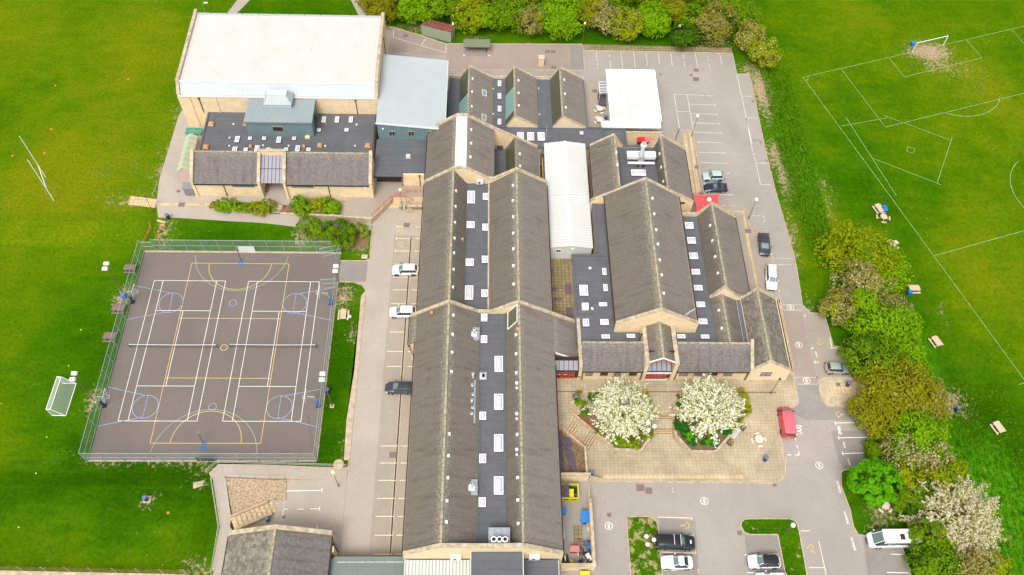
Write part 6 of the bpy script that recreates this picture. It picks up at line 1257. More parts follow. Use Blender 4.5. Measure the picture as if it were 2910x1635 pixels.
mb.build('frame', None, t); mb = MB(); mb.box(-.38, -.07, .9, -.12, .07, .97, 'black'); mb.build('saddle', None, t)
# stone plinth in the yard
q = G('B', 1897, 665, -1); mb = MB(); mb.box(-.5, 0, 0, .5, 1.0, 1.7, 'wall'); mb.box(-.56, -.05, 1.705, .56, 1.05, 1.85, 'timber'); mb.v = [v + Vector((q.x, q.y, -1)) for v in mb.v]; tag(mb.build('stone_plinth', None, None), 'narrow sandstone plinth standing alone in the north yard', 'plinth')
# shed at the west side
q = [G('E', x, y, z) for x, y, z in ((545, 220, 2.9), (510, 570, 2.9), (360, 578, 2.3), (440, 240, 2.3))]
M['shedroof'] = ribbed('pale_green_sheet_roof', (0.46, 0.50, 0.34), 1.2, .7, .2, .85)
M['brickpink'] = plain('pinkish_block', (0.52, 0.40, 0.34), .9, var=.12)
t = thing('garden_shed', 'shed with pale green gabled sheet roof against the west wall of the changing block', 'shed', ((q[0].x + q[3].x) / 2, q[1].y, h(q[2].x, q[2].y)), world=True); zb = t.location.z
ya, yb, xm_, xw_ = q[1].y, q[0].y, q[0].x - .45, q[2].x + .3; xe_ = 2 * xm_ - xw_
xe_ = min(xe_, -47.85)
mb = MB(); mb.xz([(xw_ + .1, zb - .2), (xw_ + .1, 3.2), (xm_, 4.0), (xe_ - .05, 3.2), (xe_ - .05, zb - .2)], ya + .1, yb - .1, 'brickpink'); mb.build('shed_wall', None, t)
mb = MB(); mb.slope((xw_, ya, 3.15), (xw_, yb, 3.15), (xm_, yb, 4.08), (xm_, ya, 4.08), 'shedroof', .06); mb.slope((xe_, ya, 3.3), (xe_, yb, 3.3), (xm_, yb, 4.08), (xm_, ya, 4.08), 'shedroof', .06); mb.build('shed_roof', None, t)
q = G('E', 520, 805, 1.3); t = thing('metal_locker', 'dark grey metal store cabinet at the corner of the changing block', 'cabinet', (q.x - .3, q.y + .1, 1.3)); mb = MB(); M['greybox'] = plain('grey_steel_box', (.20, .19, .21), .5); mb.box(-.85, 0, 0, .75, 1.0, 1.75, 'greybox'); mb.slope((-.95, -.05, 1.76), (.8, -.05, 1.76), (.8, 1.05, 2.1), (-.95, 1.05, 2.1), 'greybox', .04); mb.build('cabinet_body', None, t); mb = MB(); mb.box(-.8, -.03, .05, -.06, -.004, 1.7, 'greybox'); mb.box(.0, -.03, .05, .7, -.004, 1.7, 'greybox'); mb.build('door', None, t); mb = MB(); mb.box(-.14, -.06, .8, -.10, -.03, 1.1, 'steel'); mb.build('handle', None, t)
q = G('E', 530, 150, 2.06); t = thing('table_tennis_table', 'green outdoor table tennis table beside the sports hall corner', 'table', (q.x, q.y, 1.3)); M['ttgreen'] = plain('table_green', (.06, .25, .17), .4, var=.05)
mb = MB(); mb.box(-1.37, -.76, .73, 1.37, .76, .76, 'ttgreen'); mb.box(-1.37, -.02, .762, 1.37, .0, .765, 'white'); mb.build('tabletop', None, t)
mb = MB(); mb.box(-.015, -.85, .765, .015, .85, .9, 'net'); mb.build('net', None, t)
for x in (-1, 1): mb = MB(); mb.box(x - .04, -.6, 0, x + .04, -.5, .73, 'white_grey'); mb.box(x - .04, .5, 0, x + .04, .6, .73, 'white_grey'); mb.build('leg', None, t)

# ================================================================== plaza steps, planters, yard walls
mb = MB()
for (y0, y1, z0, z1) in ((52.03, 52.7, .7, 1.3), (50.0, 50.8, 0, .7)):
    for i in range(4):
        a, c = lerp(y0, y1, i / 4), lerp(y0, y1, (i + 1) / 4); z = lerp(z0, z1, (i + 1) / 4) + .13
        mb.box(24.0, a, z0 - .2, 27.05, y1 + .02 * (4 - i), z, 'slabs'); mb.box(24.02, a - .004, z - .03, 27.03, a + .09, z + .006, 'slabs_light'); mb.box(24.02, a - .08, z - .15, 27.03, a - .006, z - .125, 'soil')  # last box: dark strip along each riser foot, borrowing the soil colour
tag(mb.build('entrance_steps'), 'slab steps with pale nosings between the two blossom tree planters', 'steps')
ux, uy = .84, -.547; vx, vy = .547, .84
mb = MB()
def obox(cx, cy, a0, a1, w, z0, z1, m): # oriented along stair axis
    P = [(cx + ux * s + vx * t, cy + uy * s + vy * t) for s, t in ((a0, -w), (a1, -w), (a1, w), (a0, w))]; mb.prism(P, z0, z1, m)
for (s0, s1, z0, z1) in ((0, 1.5, 1.3, .7), (2.8, 4.2, .7, 0)):
    for i in range(4):
        a, c = lerp(s0, s1, i / 4), lerp(s0, s1, (i + 1) / 4); z = lerp(z0, z1, i / 4) + .13
        obox(11.77, 50.95, a - .01 * i, c, 1.35, z1 - .2, z - .002 * i, 'slabs'); obox(11.77, 50.95, c - .07, c + .004, 1.33, z - .05, z + .008, 'slabs_light'); obox(11.77, 50.95, c + .01, c + .1, 1.33, z - .2, z - .14, 'soil')  # dark line below each nosing on the next tread, only coloured like soil
tag(mb.build('diagonal_steps'), 'diagonal slab steps descending beside the dug-over soil bed', 'steps')
def wall_path(mb, pts, zt, th=.32, z0=-.3, m='concrete', cop='coping', ct=.10):
    for (x0, y0), (x1, y1) in zip(pts, pts[1:]):
        L = hypot(x1 - x0, y1 - y0); d = ((x1 - x0) / L, (y1 - y0) / L); n = (-d[1] * th / 2, d[0] * th / 2); e = .0
        Q = [(x0 + n[0], y0 + n[1]), (x0 - n[0], y0 - n[1]), (x1 - n[0], y1 - n[1]), (x1 + n[0], y1 + n[1])]; mb.prism(Q, z0, zt, m)
        n2 = (n[0] * 1.15, n[1] * 1.15); Q = [(x0 + n2[0] - d[0] * .05, y0 + n2[1] - d[1] * .05), (x0 - n2[0] - d[0] * .05, y0 - n2[1] - d[1] * .05), (x1 - n2[0], y1 - n2[1]), (x1 + n2[0], y1 + n2[1])]; mb.prism(Q, zt + .002, zt + ct + random.uniform(0, .006), cop)
PL = [(12.45, 54.0), (14.45, 55.9), (23.2, 55.95), (24.05, 54.4), (23.85, 49.5), (21.85, 46.9), (18.45, 46.95), (12.42, 52.6), (12.45, 54.0)]
PR = [(26.95, 54.1), (28.75, 56.0), (36.5, 56.3), (38.25, 53.4), (38.05, 52.6), (32.3, 46.75), (28.8, 46.8), (27.0, 49.2), (26.95, 54.1)]
planters = []
for pts, zt, lab in ((PL, 1.5, 'left concrete planter beside the diagonal steps with blossom tree'), (PR, 1.35, 'right concrete planter with flower boxes and bench against it')):
    t = thing('planter', lab, 'planter', (sum(p[0] for p in pts[:-1]) / 8, sum(p[1] for p in pts[:-1]) / 8, 0), world=True, group='octagonal planters on the plaza')
    mb = MB(); wall_path(mb, pts, zt); mb.build('planter_wall', None, t); mb = MB(); mb.prism(pts[:-1], .1, zt - .18, 'soil'); mb.build('soil', None, t); planters.append(t)
# soil bed with torn ground sheet, retaining walls
mb = MB(); mb.prism([(9.95, 43.6), (14.0, 43.6), (14.05, 47.5), (11.0, 50.2), (9.95, 50.6)], -.2, .45, 'soil'); mb.build('soil_bed'); tag(bpy.data.objects['soil_bed'], kind='structure')
t = thing('bed_wall', 'low concrete wall round the dug-over soil bed below the diagonal steps', 'wall', (13, 47, 0), world=True); mb = MB(); wall_path(mb, [(10.0, 50.45), (10.85, 50.4), (14.1, 47.6), (14.15, 43.8)], 1.05, .25); mb.build('wall', None, t)
for lab, px in (('torn black ground sheet along the building side of the soil bed', [(1515, 20), (1555, 10), (1580, 120), (1590, 290), (1600, 400), (1520, 400), (1518, 290), (1560, 280), (1545, 150), (1515, 140)]), ('torn black ground sheet on the right of the soil bed', [(1585, 60), (1660, 70), (1690, 150), (1650, 170), (1700, 230), (1725, 400), (1650, 400), (1640, 300), (1600, 170)])):
    pts = [G('O', x, y, .5) for x, y in px]; b_ = bmesh.new(); f = b_.faces.new([b_.verts.new(p) for p in pts]); bmesh.ops.triangulate(b_, faces=[f]); bmesh.ops.subdivide_edges(b_, edges=b_.edges[:], cuts=5, use_grid_fill=True)
    for v in b_.verts: v.co.z = .48 + .14 * abs(math.sin(v.co.x * 9 + v.co.y * 3)) * random.random()
    bmesh.ops.solidify(b_, geom=b_.faces[:], thickness=.01)
    me = bpy.data.meshes.new('ground_sheet'); b_.to_mesh(me); b_.free(); me.materials.append(M['upstand']); o = bpy.data.objects.new('ground_sheet', me); COL.objects.link(o); tag(o, lab, 'ground sheet')
# walled bin yard
t = thing('yard_wall', 'tall sandstone wall with coping around the bin yard beside the main building', 'wall', (14, 37, 0), world=True)
mb = MB(); mb.box(10.0, 43.0, 0, 14.3, 43.3, 2.0, 'render'); mb.box(14.1, 31.1, 0, 14.4, 39.6, 2.0, 'render'); mb.box(10.0, 30.8, 0, 14.4, 31.1, 2.0, 'render'); mb.build('wall', None, t)
mb = MB(); mb.box(9.98, 42.95, 2.002, 14.52, 43.38, 2.14, 'coping'); mb.box(14.05, 31.2, 2.002, 14.45, 39.7, 2.135, 'coping'); mb.box(9.9, 30.72, 2.002, 14.5, 31.2, 2.14, 'coping'); mb.build('coping', None, t)
def gate(lab, p, q, z0, z1, n=16, m='timber'):
    t = thing('yard_gate', lab, 'gate', (p[0], p[1], z0), atan2(q[1] - p[1], q[0] - p[0])); L = hypot(q[0] - p[0], q[1] - p[1]); mb = MB()
    for i in range(n): x = lerp(.05, L - .05, i / (n - 1)); mb.box(x - .045, -.02, .1, x + .045, .02, z1 - z0, m)
    mb.build('slats', None, t); mb = MB(); mb.box(0, .021, .3, L, .08, .42, m); mb.box(0, .021, z1 - z0 - .3, L, .08, z1 - z0 - .18, m); mb.build('gate_frame', None, t)
gate('open timber slatted yard gate beside the tall navy litter bin', (14.5, 43.1), (16.1, 42.6), .1, 1.8); gate('open timber slatted yard gate standing at the end of the east yard wall', (14.25, 39.7), (14.35, 41.6), 0, 1.75, 12)
kw = thing('bin_store_wall', 'stone wall round the bin store behind the kitchen block', 'wall', (28, 107, -1), world=True); mb = MB(); mb.box(24.8, 106.9, -1.1, 31.0, 107.2, 1.3, 'render'); mb.box(30.8, 99.8, -1.1, 31.05, 106.9, 1.3, 'render'); mb.build('wall', None, kw); mb = MB(); mb.box(24.7, 106.82, 1.302, 31.1, 107.3, 1.42, 'coping'); mb.build('coping', None, kw)
mb = MB(); mb.box(24.8, 107.21, .9, 31.0, 107.28, 1.5, 'black'); mb.build('mesh_screen', None, kw)

# ================================================================== rails, stairs, fences
def rail(name, lab, cat, pts, hgt=1.0, r=.035, mat='red_rail', mid=True, sp=1.5, kind='handrail', postmat=None, group=None):
    pts = [Vector(p) for p in pts]; t = thing(name, lab, cat, pts[0], world=True, group=group); up = Vector((0, 0, hgt)); mb = MB()
    for a, c in zip(pts, pts[1:]):
        mb.cyl(a + up, c + up, r, n=6, m=mat)
    mb.build('top_rail', None, t)
    if mid:
        mb = MB()
        for a, c in zip(pts, pts[1:]): mb.cyl(a + up * .52, c + up * .52, r * .8, n=6, m=mat)
        mb.build('mid_rail', None, t)
    for a, c in zip(pts, pts[1:]):
        n = max(1, round((c - a).length / sp))
        for i in range(n + (1 if c is pts[-1] else 0)):
            p = a.lerp(c, i / n); mb = MB(); mb.cyl(p, p + up, r * 1.1, n=6, m=postmat or mat); mb.build('post', None, t)
    return t
g3 = lambda k, x, y, z: G(k, x, y, z)
rail('handrail', 'red handrail on the left side of the stairs down to the sports court', 'handrail', [g3('E', 80, 1150 + 30, 1.2) + Vector((0, 1.6, .15)), g3('E', 110, 1150, .9), g3('E', 30, 1310, .0)], .95)
rail('handrail', 'red handrail on the right side of the stairs down to the sports court', 'handrail', [g3('E', 245, 1095, 1.3), g3('E', 165, 1240, .6), g3('E', 205, 1300, .05)], .95)
rail('handrail', 'red handrail left of the short steps between the hedges', 'handrail', [g3('E', 1348, 915, 1.3), g3('E', 1310, 985, .75)], .9, sp=.8)
rail('handrail', 'red handrail right of the short steps between the hedges', 'handrail', [g3('E', 1428, 920, 1.3), g3('E', 1393, 980, .75)], .9, sp=.8)
rail('handrail', 'long red handrail along the ramp wall beside the changing block', 'handrail', [g3('T', 590, 1230, .85), g3('T', 1130, 690, 1.4), g3('T', 1620, 500, 1.4), g3('T', 2130, 490, 1.4)], .95)
rail('handrail', 'short red handrail beside the corner steps near the globe lamp', 'handrail', [g3('T', 1160, 670, 1.4), g3('T', 1560, 670, 1.2), g3('T', 1780, 740, .5)], .75, .03)
rail('handrail', 'red handrail above the soil bed along the diagonal steps', 'handrail', [(10.9, 50.4, 1.3), (14.1, 47.6, .35)], .9, mid=False)
rail('handrail', 'red handrail on the left planter beside the diagonal steps', 'handrail', [(12.5, 52.4, 1.55), (18.2, 47.2, .7)], .75, mid=False)
rail('handrail', 'red handrail on the left planter edge facing the centre steps', 'handrail', [(24.15, 52.8, 1.4), (23.95, 49.9, .5)], .85, mid=False)
rail('handrail', 'red handrail on the right planter edge facing the centre steps', 'handrail', [(26.85, 53.1, 1.4), (26.95, 49.6, .5)], .85, mid=False)
rail('barrier', 'pink red barrier in the courtyard by the modular classroom', 'barrier', [g3('F', 1757, 1447, .3), g3('F', 1850, 1450, .3)], .8, sp=.4)
rail('barrier', 'red brown rail beside the east steps under the trees', 'barrier', [g3('L', 850, 445, 1.2), g3('L', 990, 455, .6)], .6, .05)
def stairs(name, lab, a, c, w_, z0, z1, n, m='slabs_light'):
    a, c = Vector(a), Vector(c); d = (c - a); L = d.length; d.normalize(); nn = Vector((-d.y, d.x)) * w_ / 2; mb = MB()
    for i in range(n):
        p, q = a + d * L * i / n, c; z = lerp(z0, z1, i / (n - 1)); P = [p - nn, a + d * (L * (i + 1) / n) - nn, a + d * (L * (i + 1) / n) + nn, p + nn]; mb.prism([(v.x, v.y) for v in P], min(z0, z1) - .4, z, m)
        e = a + d * (L * (i + 1) / n - .06); f = a + d * (L * (i + 1) / n + .003); mb.prism([(v.x, v.y) for v in (e - nn * .98, f - nn * .98, f + nn * .98, e + nn * .98)], z - .04, z + .006, 'concrete')
    return tag(mb.build(name), lab, 'stairs')
A0, A1 = G('E', 210, 1045, 1.4), G('E', 115, 1265, .1); stairs('court_stairs', 'slab stairs with red rails leading down to the court gate', (A0.x, A0.y), (A1.x, A1.y), 1.5, 1.35, .15, 9)
A0, A1 = G('E', 1392, 898, 1.35), G('E', 1352, 985, .85); stairs('hedge_steps', 'short slab steps through the gap between the clipped hedges', (A0.x, A0.y + .1), (A1.x, A1.y), 1.3, 1.36, .86, 4)
A0, A1 = (-32.9, 36.7), (-28.0, 39.4); stairs('yard_stairs', 'wide sandstone stairs descending beside the gravel bed to the lower yard', A0, A1, 1.6, 1.15, .1, 9)
t = thing('stair_wall', 'sandstone side walls of the stairs next to the gravel bed', 'wall', (-30, 38, 0), world=True)
for s in (-.95, .95):
    mb = MB(); d = Vector((A1[0] - A0[0], A1[1] - A0[1])).normalized(); nn = Vector((-d.y, d.x)); P0, P1 = Vector(A0) + nn * s, Vector(A1) + nn * s - d * .6; e = nn * .13
    mb.hexa([(P0 - e).to_3d(), (P1 - e).to_3d(), (P1 + e).to_3d(), (P0 + e).to_3d()], [Vector((*(P0 - e), 1.55)), Vector((*(P1 - e), .6)), Vector((*(P1 + e), .6)), Vector((*(P0 + e), 1.55))], 'concrete'); mb.build('wall', None, t)
A0, A1 = G('T', 1830, 700, .1), G('T', 1450, 620, 1.3); stairs('corner_steps', 'stone steps beside the low wall at the end of the parking strip', (A0.x, 90.0), (A1.x + .5, 90.2), 1.6, .2, 1.25, 6, 'concrete')
t = thing('low_wall', 'low mossy wall behind the navy bin at the end of the parking strip', 'wall', (-12, 88.5, 0), world=True); a, c = G('T', 1390, 860, .85), G('T', 2100, 860, .85); mb = MB(); mb.box(a.x, a.y - .3, -.1, -9.9, a.y, .8, 'slabs_moss'); mb.build('wall', None, t); mb = MB(); mb.box(a.x - .03, a.y - .36, .802, -9.9, a.y + .05, .9, 'coping'); mb.build('coping', None, t)
t = thing('ramp_wall', 'low stone wall edging the ramp terrace in front of the changing block', 'wall', (-25, 88, 0), world=True)
mb = MB(); wall_path(mb, [(-33.6, 88.15), (-24.7, 87.75), (-18.75, 87.2), (-15.6, 91.65)], 1.2, .28, 0); mb.build('wall', None, t)
t = thing('hedge_wall', 'low kerb wall along the front of the left hedge bed', 'wall', (-40, 88.4, 0), world=True); mb = MB(); wall_path(mb, [(-44.7, 88.85), (-35.2, 88.2)], 1.25, .22, 0.5); mb.build('wall', None, t)
drape('hedge_bed_soil', [[(-44.8, 88.95), (-35.2, 88.3), (-35.2, 90.1), (-45, 90.4)], [(-33.6, 88.3), (-24.7, 87.9), (-24.6, 90.0), (-33.6, 90.0)]], 0.05, 'soil')
drape('shrub_bed_soil', [[('E', 1600, 1080), ('E', 1750, 1060), ('E', 2270, 1140), ('E', 2290, 1160), ('E', 2280, 1330), ('E', 2010, 1345), ('E', 1700, 1230), ('E', 1590, 1180)]], 0.02, 'soil')

def fence(lab, p, q, hgt=3.0, sp=2.6, z0=0.0, lean=.45, skip=None, mat='net_green', pm='steel', cat='fence', name='mesh_fence', toprail=True):
    p, q = Vector((p[0], p[1], z0)), Vector((q[0], q[1], z0)); t = thing(name, lab, cat, p, world=True); L = (q - p).length; n = max(1, round(L / sp)); up = Vector((0, 0, hgt))
    mb = MB(); mb.face([p, q, q + up, p + up], mat); mb.build('mesh_panel', None, t)
    mb = MB(); mb.cyl(p + up, q + up, .035, n=5, m=pm); mb.cyl(p + up * .5, q + up * .5, .025, n=5, m=pm); mb.cyl(p + up * .03, q + up * .03, .025, n=5, m=pm); mb.build('rail', None, t)
    for i in range(n + 1): c = p.lerp(q, i / n); mb = MB(); mb.cyl(c, c + up * 1.02, .045, n=6, m=pm); mb.build('post', None, t)
    return t
HF = 3.0
fence('galvanised mesh fence along the left side of the sports court', (-54.4, 45.8), (-54.4, 81.2), HF)
fence('galvanised mesh fence along the bottom side of the sports court', (-54.4, 45.7), (-23.15, 45.7), HF)
fence('galvanised mesh fence along the top side of the sports court', (-52.6, 81.25), (-24.4, 81.25), HF)
fence('galvanised mesh fence along the right side of the sports court', (-23.1, 45.7), (-23.1, 74.6), HF)
def leaf_gate(lab, p, q, z=0.0, H=2.4, cat='gate'):
    p, q = Vector((*p, z)), Vector((*q, z)); t = thing('mesh_gate', lab, cat, p, world=True); up = Vector((0, 0, H)); mb = MB()
    for a, c in ((p, q), (p + up, q + up), (p + up * .5, q + up * .5), (p, p + up), (q, q + up)): mb.cyl(a, c, .04, n=6, m='steel')
    mb.build('gate_frame', None, t); mb = MB(); mb.face([p, q, q + up, p + up], 'net_green'); mb.build('mesh_panel', None, t)
leaf_gate('open galvanised gate leaf at the top right corner of the court', (-23.1, 81.2), (-23.6, 79.0)); leaf_gate('galvanised gate leaf folded along the top right fence', (-23.1, 81.2), (-26.2, 80.4), H=2.2); leaf_gate('open galvanised gate leaf on the right side of the court', (-23.1, 74.6), (-25.4, 74.4)); leaf_gate('galvanised gate at the foot of the court stairs', (-54.4, 81.25), (-52.6, 81.25), H=2.4)
for i, (x0, x1) in enumerate(((-24.4, -23.1),)): pass
for lab, k, xa, xb, y, Y, m in (('white backboard panel fixed on the top court fence', 'I', 1500, 1645, 150, 81.15, 'white_grey'), ('black notice board on the bottom court fence', 'M', 1425, 1590, 1260, 45.78, 'black')):
    a, c = Gy(k, xa, y, Y), Gy(k, xb, y, Y); mb = MB(); mb.box(a.x, Y - .03, .2, c.x, Y + .03, 1.5, m); tag(mb.build('notice_board'), lab, 'board')
# low rails round the south west ramp
M['rail_pale'] = plain('pale_grey_green_rail', (.52, .53, .45), .6)
rail('guard_rail', 'long pale guard rail with red posts between ramp path and sports court', 'guard rail', [(-36.2, 45.05, 1.1), (-18.9, 44.95, .02)], .95, .03, 'rail_pale', True, 2.0, postmat='red_rail')
rail('guard_rail', 'short angled guard rail at the top corner of the ramp path', 'guard rail', [(-37.4, 43.8, 1.1), (-36.2, 45.05, 1.1)], .95, .03, 'rail_pale', True, 1.5)
rail('guard_rail', 'pale guard rail along the left edge of the lower left path', 'guard rail', [(-36.6, 42.7, 1.1), (-34.45, 36.1, 1.1), (-34.35, 30.0, 1.1)], .95, .03, 'rail_pale', True, 2.5, postmat='red_rail')
rail('guard_rail', 'pale guard rail along the top of the gravel bed', 'guard rail', [(-34.9, 43.05, 1.1), (-27.0, 43.05, .4)], .8, .025, 'rail_pale', False, 2.0, postmat='red_rail')
rail('guard_rail', 'pale guard rail along the left side of the gravel bed', 'guard rail', [(-34.95, 43.0, 1.1), (-33.1, 37.6, 1.1)], .8, .025, 'rail_pale', False, 2.0)
rail('guard_rail', 'thin hoop rail beside the path left of the changing block', 'guard rail', [(-54.3, 93.5, 1.3), (-54.6, 91.2, 1.3)], .9, .025, 'rail_pale', False, 1.2)
# boundary fence at the bottom left
a, c = GH('V', 0, 1290), GH('V', 2150, 1345); d = (c - a).normalized(); a2 = a - d * 6; M['rustmesh'] = meshmat('rust_mesh', (.20, .12, .03), .38)
t = thing('boundary_fence', 'low rust coloured mesh boundary fence at the bottom left edge', 'fence', a, world=True); mb = MB(); z0 = 1.1; mb.face([(a2.x, a2.y, z0), (c.x, c.y, z0), (c.x, c.y, z0 + 1.8), (a2.x, a2.y, z0 + 1.8)], 'rustmesh'); mb.build('mesh_panel', None, t)
for i in range(11): p = a2.lerp(c, i / 10); mb = MB(); mb.cyl((p.x, p.y, z0), (p.x, p.y, z0 + 1.9), .05, n=6, m='concrete'); mb.build('post', None, t)
drape('boundary_path', [[(a2.x, a2.y - 1.2), (c.x, c.y - 1.2), (c.x, c.y - 6), (a2.x, a2.y - 6)]], .03, 'asphalt')
drape('boundary_strip', [[(a2.x, a2.y - .05), (c.x, c.y - .05), (c.x, c.y - 1.2), (a2.x, a2.y - 1.2)]], .03, 'kerb')

# ================================================================== sports equipment
for lab, x0, x1 in (('left tennis net with green posts on the court', 525, 1312), ('right tennis net with sagging white tape on the court', 1422, 2195)):
    a, c = G('I', x0 + 12, 1030, 0), G('I', x1 + 5, 1037, 0); t = thing('tennis_net', lab, 'tennis net', a, world=True, group='tennis nets'); yy = (a.y + c.y) / 2
    for x in (a.x, c.x): mb = MB(); mb.cyl((x, yy, 0), (x, yy, 1.07), .06, n=8, m='green_paint'); mb.build('post', None, t)
    n = 16; mb = MB(); zt_ = lambda u: 1.0 - .12 * math.sin(pi * u)
    for i in range(n):
        u, v = i / n, (i + 1) / n; mb.face([(lerp(a.x, c.x, u), yy, .03), (lerp(a.x, c.x, v), yy, .03), (lerp(a.x, c.x, v), yy, zt_(v)), (lerp(a.x, c.x, u), yy, zt_(u))], 'net_dark')
    mb.build('net_mesh', None, t); mb = MB()
    for i in range(n): u, v = i / n, (i + 1) / n; mb.beam((lerp(a.x, c.x, u), yy, zt_(u)), (lerp(a.x, c.x, v), yy, zt_(v)), .05, .08, 'white')
    mb.build('tape', None, t)
def hoop(lab, k, x, y, side, board='white_grey', dark=False):
    p = G(k, x, y, 0); t = thing('basketball_hoop', lab, 'basketball hoop', (p.x, p.y, 0), 0 if side > 0 else pi, group='basketball hoops on the court')
    mb = MB(); mb.box(-.3, -.3, 0, .3, .3, .12, 'navy'); mb.build('base', None, t); mb = MB(); mb.cyl((0, 0, .1), (0, 0, 1.7), .17, n=10, m='blue2' if not dark else 'navy'); mb.build('post_pad', None, t)
    mb = MB(); mb.cyl((0, 0, 1.7), (.1, 0, 3.0), .08, n=8, m='steel'); mb.cyl((.1, 0, 3.0), (1.2, 0, 3.2), .06, n=8, m='steel'); mb.cyl((.05, 0, 2.3), (1.2, 0, 3.0), .04, n=6, m='steel'); mb.build('post', None, t)
    mb = MB(); mb.box(1.2, -.9, 2.9, 1.25, .9, 3.95, board)
    if dark:
        for q in ((-.85, 3.7), (-.2, 3.1), (.3, 3.5), (.65, 3.05)): mb.box(1.251, q[0], q[1], 1.26, q[0] + .18, q[1] + .25, 'black')
        mb.box(1.251, -.3, 3.15, 1.262, .3, 3.2, 'black'); mb.box(1.251, -.3, 3.55, 1.262, .3, 3.6, 'black')
    mb.build('backboard', None, t)
    mb = MB(); n = 14
    for i in range(n): a_, c_ = 2 * pi * i / n, 2 * pi * (i + 1) / n; mb.cyl((1.55 + .25 * cos(a_), .25 * sin(a_), 3.05), (1.55 + .25 * cos(c_), .25 * sin(c_), 3.05), .02, n=4, m='white')
    mb.build('rim', None, t)
hoop('left side basketball hoop with patterned board near the top of the court', 'I', 560, 628, 1, dark=True); hoop('right side basketball hoop with blue post near the top of the court', 'I', 2328, 640, -1); hoop('left side basketball hoop with patterned board near the bottom of the court', 'M', 620, 800, 1, dark=True); hoop('right side basketball hoop with blue post near the bottom of the court', 'M', 2528, 800, -1)
for lab, k, x, y, tx, ty, c in (('blue netball post at the top centre of the court', 'I', 1522, 268, 1490, 185, 1), ('netball post with orange ring at the bottom centre of the court', 'M', 1505, 1150, 1455, 1030, 1)):
    p = G(k, x, y, 0); t = thing('netball_post', lab, 'netball post', (p.x, p.y, 0), group='netball posts'); mb = MB()
    for s in (-.25, .25): mb.box(s - .05, -.55, 0, s + .05, .55, .1, 'blue2')
    mb.box(-.25, -.05, .02, .25, .05, .12, 'blue2'); mb.box(-.4, -.6, .0, .4, -.5, .14, 'blue2'); mb.build('base', None, t); mb = MB(); mb.cyl((0, .25, .1), (0, .35, 3.05), .045, n=6, m='navy'); mb.build('post', None, t)
    mb = MB()
    for i in range(12): a_, c_ = 2 * pi * i / 12, 2 * pi * (i + 1) / 12; mb.cyl((.19 * cos(a_), .65 + .19 * sin(a_), 3.05), (.19 * cos(c_), .65 + .19 * sin(c_), 3.05), .018, n=4, m='orange_vent')
    mb.build('ring', None, t)
# small goal on the left grass
Q = {n: G('M', x, y, z) for n, x, y, z in (('tl', 188, 530, 2.0), ('tr', 92, 808, 2.0), ('fl', 358, 595, 0), ('fr', 270, 872, 0), ('bl', 245, 595, 0.05), ('br', 150, 882, 0.05))}
fl, fr = G('M', 245, 595, 0), G('M', 150, 882, 0); dv = (fl - fr); L = hypot(dv.x, dv.y); ang = atan2(dv.y, dv.x)
t = thing('football_goal', 'white football goal with full net on the grass left of the court', 'goal', (fr.x, fr.y, 0), ang); zt_ = 2.0
dep = -1.95; mb = MB(); bars = [((0, 0, 0), (0, 0, zt_)), ((L, 0, 0), (L, 0, zt_)), ((0, 0, zt_), (L, 0, zt_)), ((0, 0, zt_), (0, -.6, zt_)), ((L, 0, zt_), (L, -.6, zt_)), ((0, -.6, zt_), (0, dep, 0)), ((L, -.6, zt_), (L, dep, 0)), ((0, dep, 0), (L, dep, 0)), ((0, 0, 0), (0, dep, 0)), ((L, 0, 0), (L, dep, 0)), ((0, -.6, zt_), (L, -.6, zt_))]
for a, c in bars: mb.cyl(a, c, .055, n=8, m='white')
mb.build('goal_frame', None, t); mb = MB(); mb.face([(0, -.6, zt_), (L, -.6, zt_), (L, dep, 0), (0, dep, 0)], 'net'); mb.face([(0, 0, zt_), (L, 0, zt_), (L, -.6, zt_), (0, -.6, zt_)], 'net')
for x in (0, L): mb.face([(x, 0, 0), (x, 0, zt_), (x, -.6, zt_), (x, dep, 0)], 'net')
mb.build('goal_net', None, t)
a, c = G('D', 1453, 527, -3.4), G('D', 1770, 455, -3.4); dv = c - a; L = 7.32; t = thing('football_goal', 'full size white football goal frame without net on the right pitch', 'goal', (a.x, a.y, -3.4), atan2(dv.y, dv.x))
mb = MB(); mb.cyl((0, 0, 0), (0, 0, 2.44), .07, n=8, m='white'); mb.cyl((L, 0, 0), (L, 0, 2.44), .07, n=8, m='white'); mb.cyl((0, 0, 2.44), (L, 0, 2.44), .07, n=8, m='white'); mb.build('goal_frame', None, t)
mb = MB()
for x in (0, L): mb.cyl((x, 0, 2.4), (x, .5, 2.55), .025, n=5, m='steel'); mb.cyl((x, .5, 2.55), (x, .9, 1.6), .025, n=5, m='steel')
mb.build('net_support', None, t)
# rugby posts
b1, b2 = GH('W', 730, 865), GH('W', 862, 1235); t = thing('rugby_posts', 'tall white rugby posts on the left field', 'rugby posts', (b1.x, b1.y, b1.z), world=True)
def top_of(b_, k, x, y):
    q0 = Vector(TL[k][:2]) + Vector((x, y)) * TL[k][2]; best = None
    for i in range(40, 160):
        P = Vector((b_.x, b_.y, b_.z + i * .1)); d = P - CAM; zc_ = d.dot(CF); px = Vector((CX + FPX * d.dot(CR) / zc_, CY - FPX * d.dot(CU) / zc_)); e = (px - q0).length
        if best is None or e < best[0]: best = (e, P)
    return best[1]
for b_, x, y in ((b1, 317, 200), (b2, 468, 560)): mb = MB(); tp = top_of(b_, 'W', x, y); mb.cyl(b_, tp, .07, .05, n=8, m='white'); mb.build('upright', None, t)
mb = MB(); mb.cyl(b1 + Vector((0, 0, 3)), b2 + Vector((0, 0, 3)), .06, n=8, m='white'); mb.build('crossbar', None, t)
